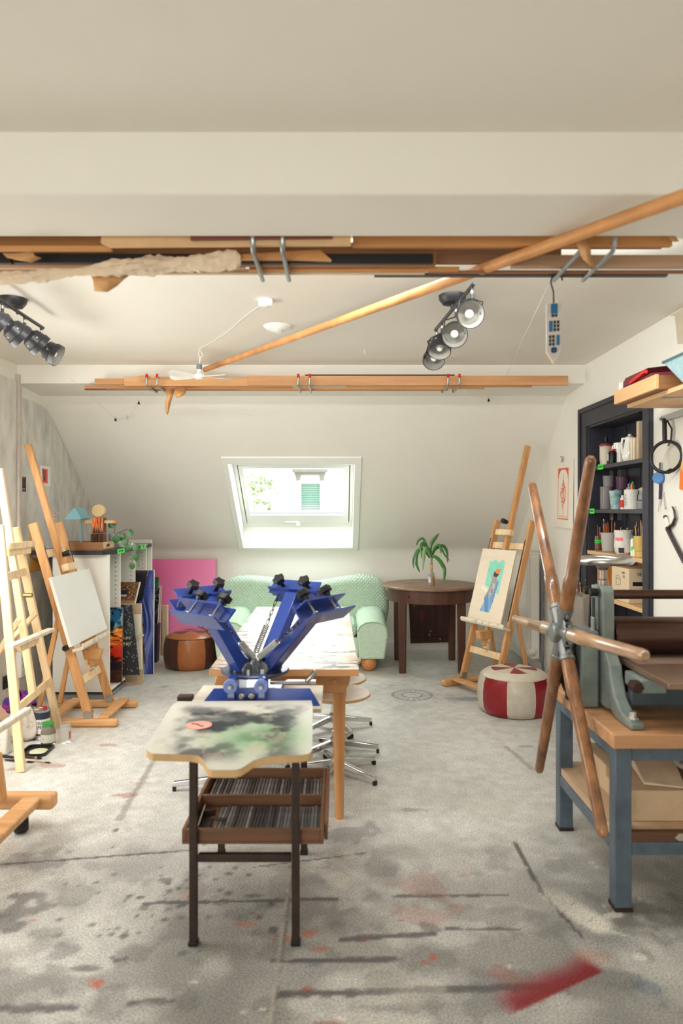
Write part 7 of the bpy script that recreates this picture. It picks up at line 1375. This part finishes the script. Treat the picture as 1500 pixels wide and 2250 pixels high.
# hanging wooden house ornament
def ornament():
    c = W(1216, 612, 2.30); t = T('house_ornament', 'hanging white wooden canal house ornament with blue shutters, pointing down', 'ornament', (c.x, 2.30, H+.65))
    w_ = mat('ornament_white', (230, 226, 220), .6); g = mat('ornament_grey', (206, 200, 196), .6); bl = mat('shutter_blue', (28, 104, 148), .5); dk = INK; pkm = mat('ornament_pink', (226, 186, 172), .6)
    R = Matrix.Translation((c.x, 2.30, H+.69)) @ Matrix.Rotation(-.25, 4, 'Z')
    def L_(b, n, m, par=t): return b.xf(R).build(n, m, par, w=True)
    x = .024; B_ = lambda lo, hi: B().box(lo, hi)
    L_(B().prism([(-x, .0), (x, 0), (x, -.155), (.0, -.195), (-x, -.155)], -.014, .0155, 'xz'), 'block', w_); L_(B().prism([(-x, 0), (x, 0), (x, -.155), (0, -.195), (-x, -.155)], -.0165, -.0142, 'xz'), 'facade', g)
    L_(B().hexa([Vector((-x-.0006, -.0142, -.155)), Vector((-x-.0006, .0155, -.155)), Vector((-.0006, .0155, -.1955)), Vector((-.0006, -.0142, -.1955))], [Vector((-x-.0016, -.0142, -.155)), Vector((-x-.0016, .0155, -.155)), Vector((-.001, .0155, -.1966)), Vector((-.001, -.0142, -.1966))]), 'roof_side', pkm)
    f = -.0166
    for lo, hi, m, n in [((-.010, -.001), (.012, -.034), bl, 'door'), ((-.008, -.036), (.001, -.045), dk, 'pane'), ((.003, -.036), (.011, -.045), dk, 'pane'), ((-.016, -.058), (-.004, -.094), bl, 'shutter'), ((.008, -.106), (.018, -.140), bl, 'shutter')]: L_(B_((lo[0], f-.002, hi[1]), (hi[0], f, lo[1])), n, m)
    for x0, z0 in ((-.001, -.058), (-.016, -.106)):
        for i in range(2):
            for j in range(3): L_(B_((x0+i*.0105, f-.0015, z0-j*.0125-.010), (x0+i*.0105+.0075, f, z0-j*.0125)), 'pane', dk)
    rw_ = B().lathe([(0, 0), (.0105, 0), (.0105, .0015), (0, .0015)], (0, f-.0018, -.156), (0, 1, 0), 20); L_(rw_, 'round_window', bl)
    for i in (-1, 1):
        for j in (-1, 1): L_(B_((i*.0045-.003, f-.003, -.156+j*.0045-.003), (i*.0045+.003, f-.002, -.156+j*.0045+.003)), 'pane', dk)
    k = T('wire_s_hook', 'dark bent wire hook between the storage hook and house ornament', 'hook', (c.x, 2.3, H+.70)); cx = .735
    B().tube([(c.x, 2.30, H+.688), (c.x, 2.302, H+.735), (c.x-.004, 2.305, H+.752), (cx-.02, 2.308, H+.768), (cx-.014, 2.31, H+.792), (cx, 2.31, H+.803), (cx+.016, 2.31, H+.792), (cx+.02, 2.31, H+.776)], .0028, 8).build('wire', mat('dark_wire', (60, 58, 62), .4, .6), k, w=True)
    B().tube([(c.x+.0, 2.304, H+.735), (c.x+.014, 2.30, H+.690)], .0008, 5).build('thread', PAPER, k, w=True)
ornament()
# threads with small clips
def threads():
    wm = mat('clear_thread', (222, 220, 212), .4)
    def th(lab, pts, clips=()):
        P_ = [W(*p) for p in pts]; t = T('thread_line', lab, 'string', P_[0]); B().tube(P_, .0013, 5).build('line', wm, t, w=True)
    def clip(lab, p, m=BLACK):
        q = W(*p); t = T('small_clip', lab, 'clip', q); B().prism([(-.009, -.012), (.009, -.012), (.003, .010), (-.003, .010)], -.009, .009, 'xz').build('clip_body', m, t); B().tube([(-.003, -.004, .008), (-.006, -.004, .022), (.006, .004, .022), (.003, .004, .008)], .0014, 5).build('clip_wire', STEEL, t)
    th('thin white thread from the left spotlight bar down to a black clip', [(18, 690, 3.35), (120, 800, 4.2), (254, 921, 5.53)]); clip('black clip at the lower end of the left thread', (254, 922, 5.5))
    th('thin thread between the left black clip and the far rack', [(256, 921, 5.53), (278, 919, 5.52), (305, 886, 5.3), (318, 860, 5.085)]); clip('black clip halfway up the short left thread', (305, 885, 5.28)); clip('pale clip beside the lower left black clip', (279, 918, 5.49), mat('pale_clip', (180, 186, 190), .4))
    th('thin thread from the right storage hook to a black clip on the slope', [(1206, 624, 2.33), (1150, 742, 3.5), (1099, 854, 5.33)]); clip('black clip at the lower end of the right thread', (1099, 856, 5.3))
    th('loose thread hanging from the rightmost far rack hook', [(1010, 846, 4.83), (1040, 866, 5.1), (1073, 879, 5.4)]); clip('tiny clip on the slope right of the far rack', (1073, 879, 5.395))
threads()
def slope_fix(): pass
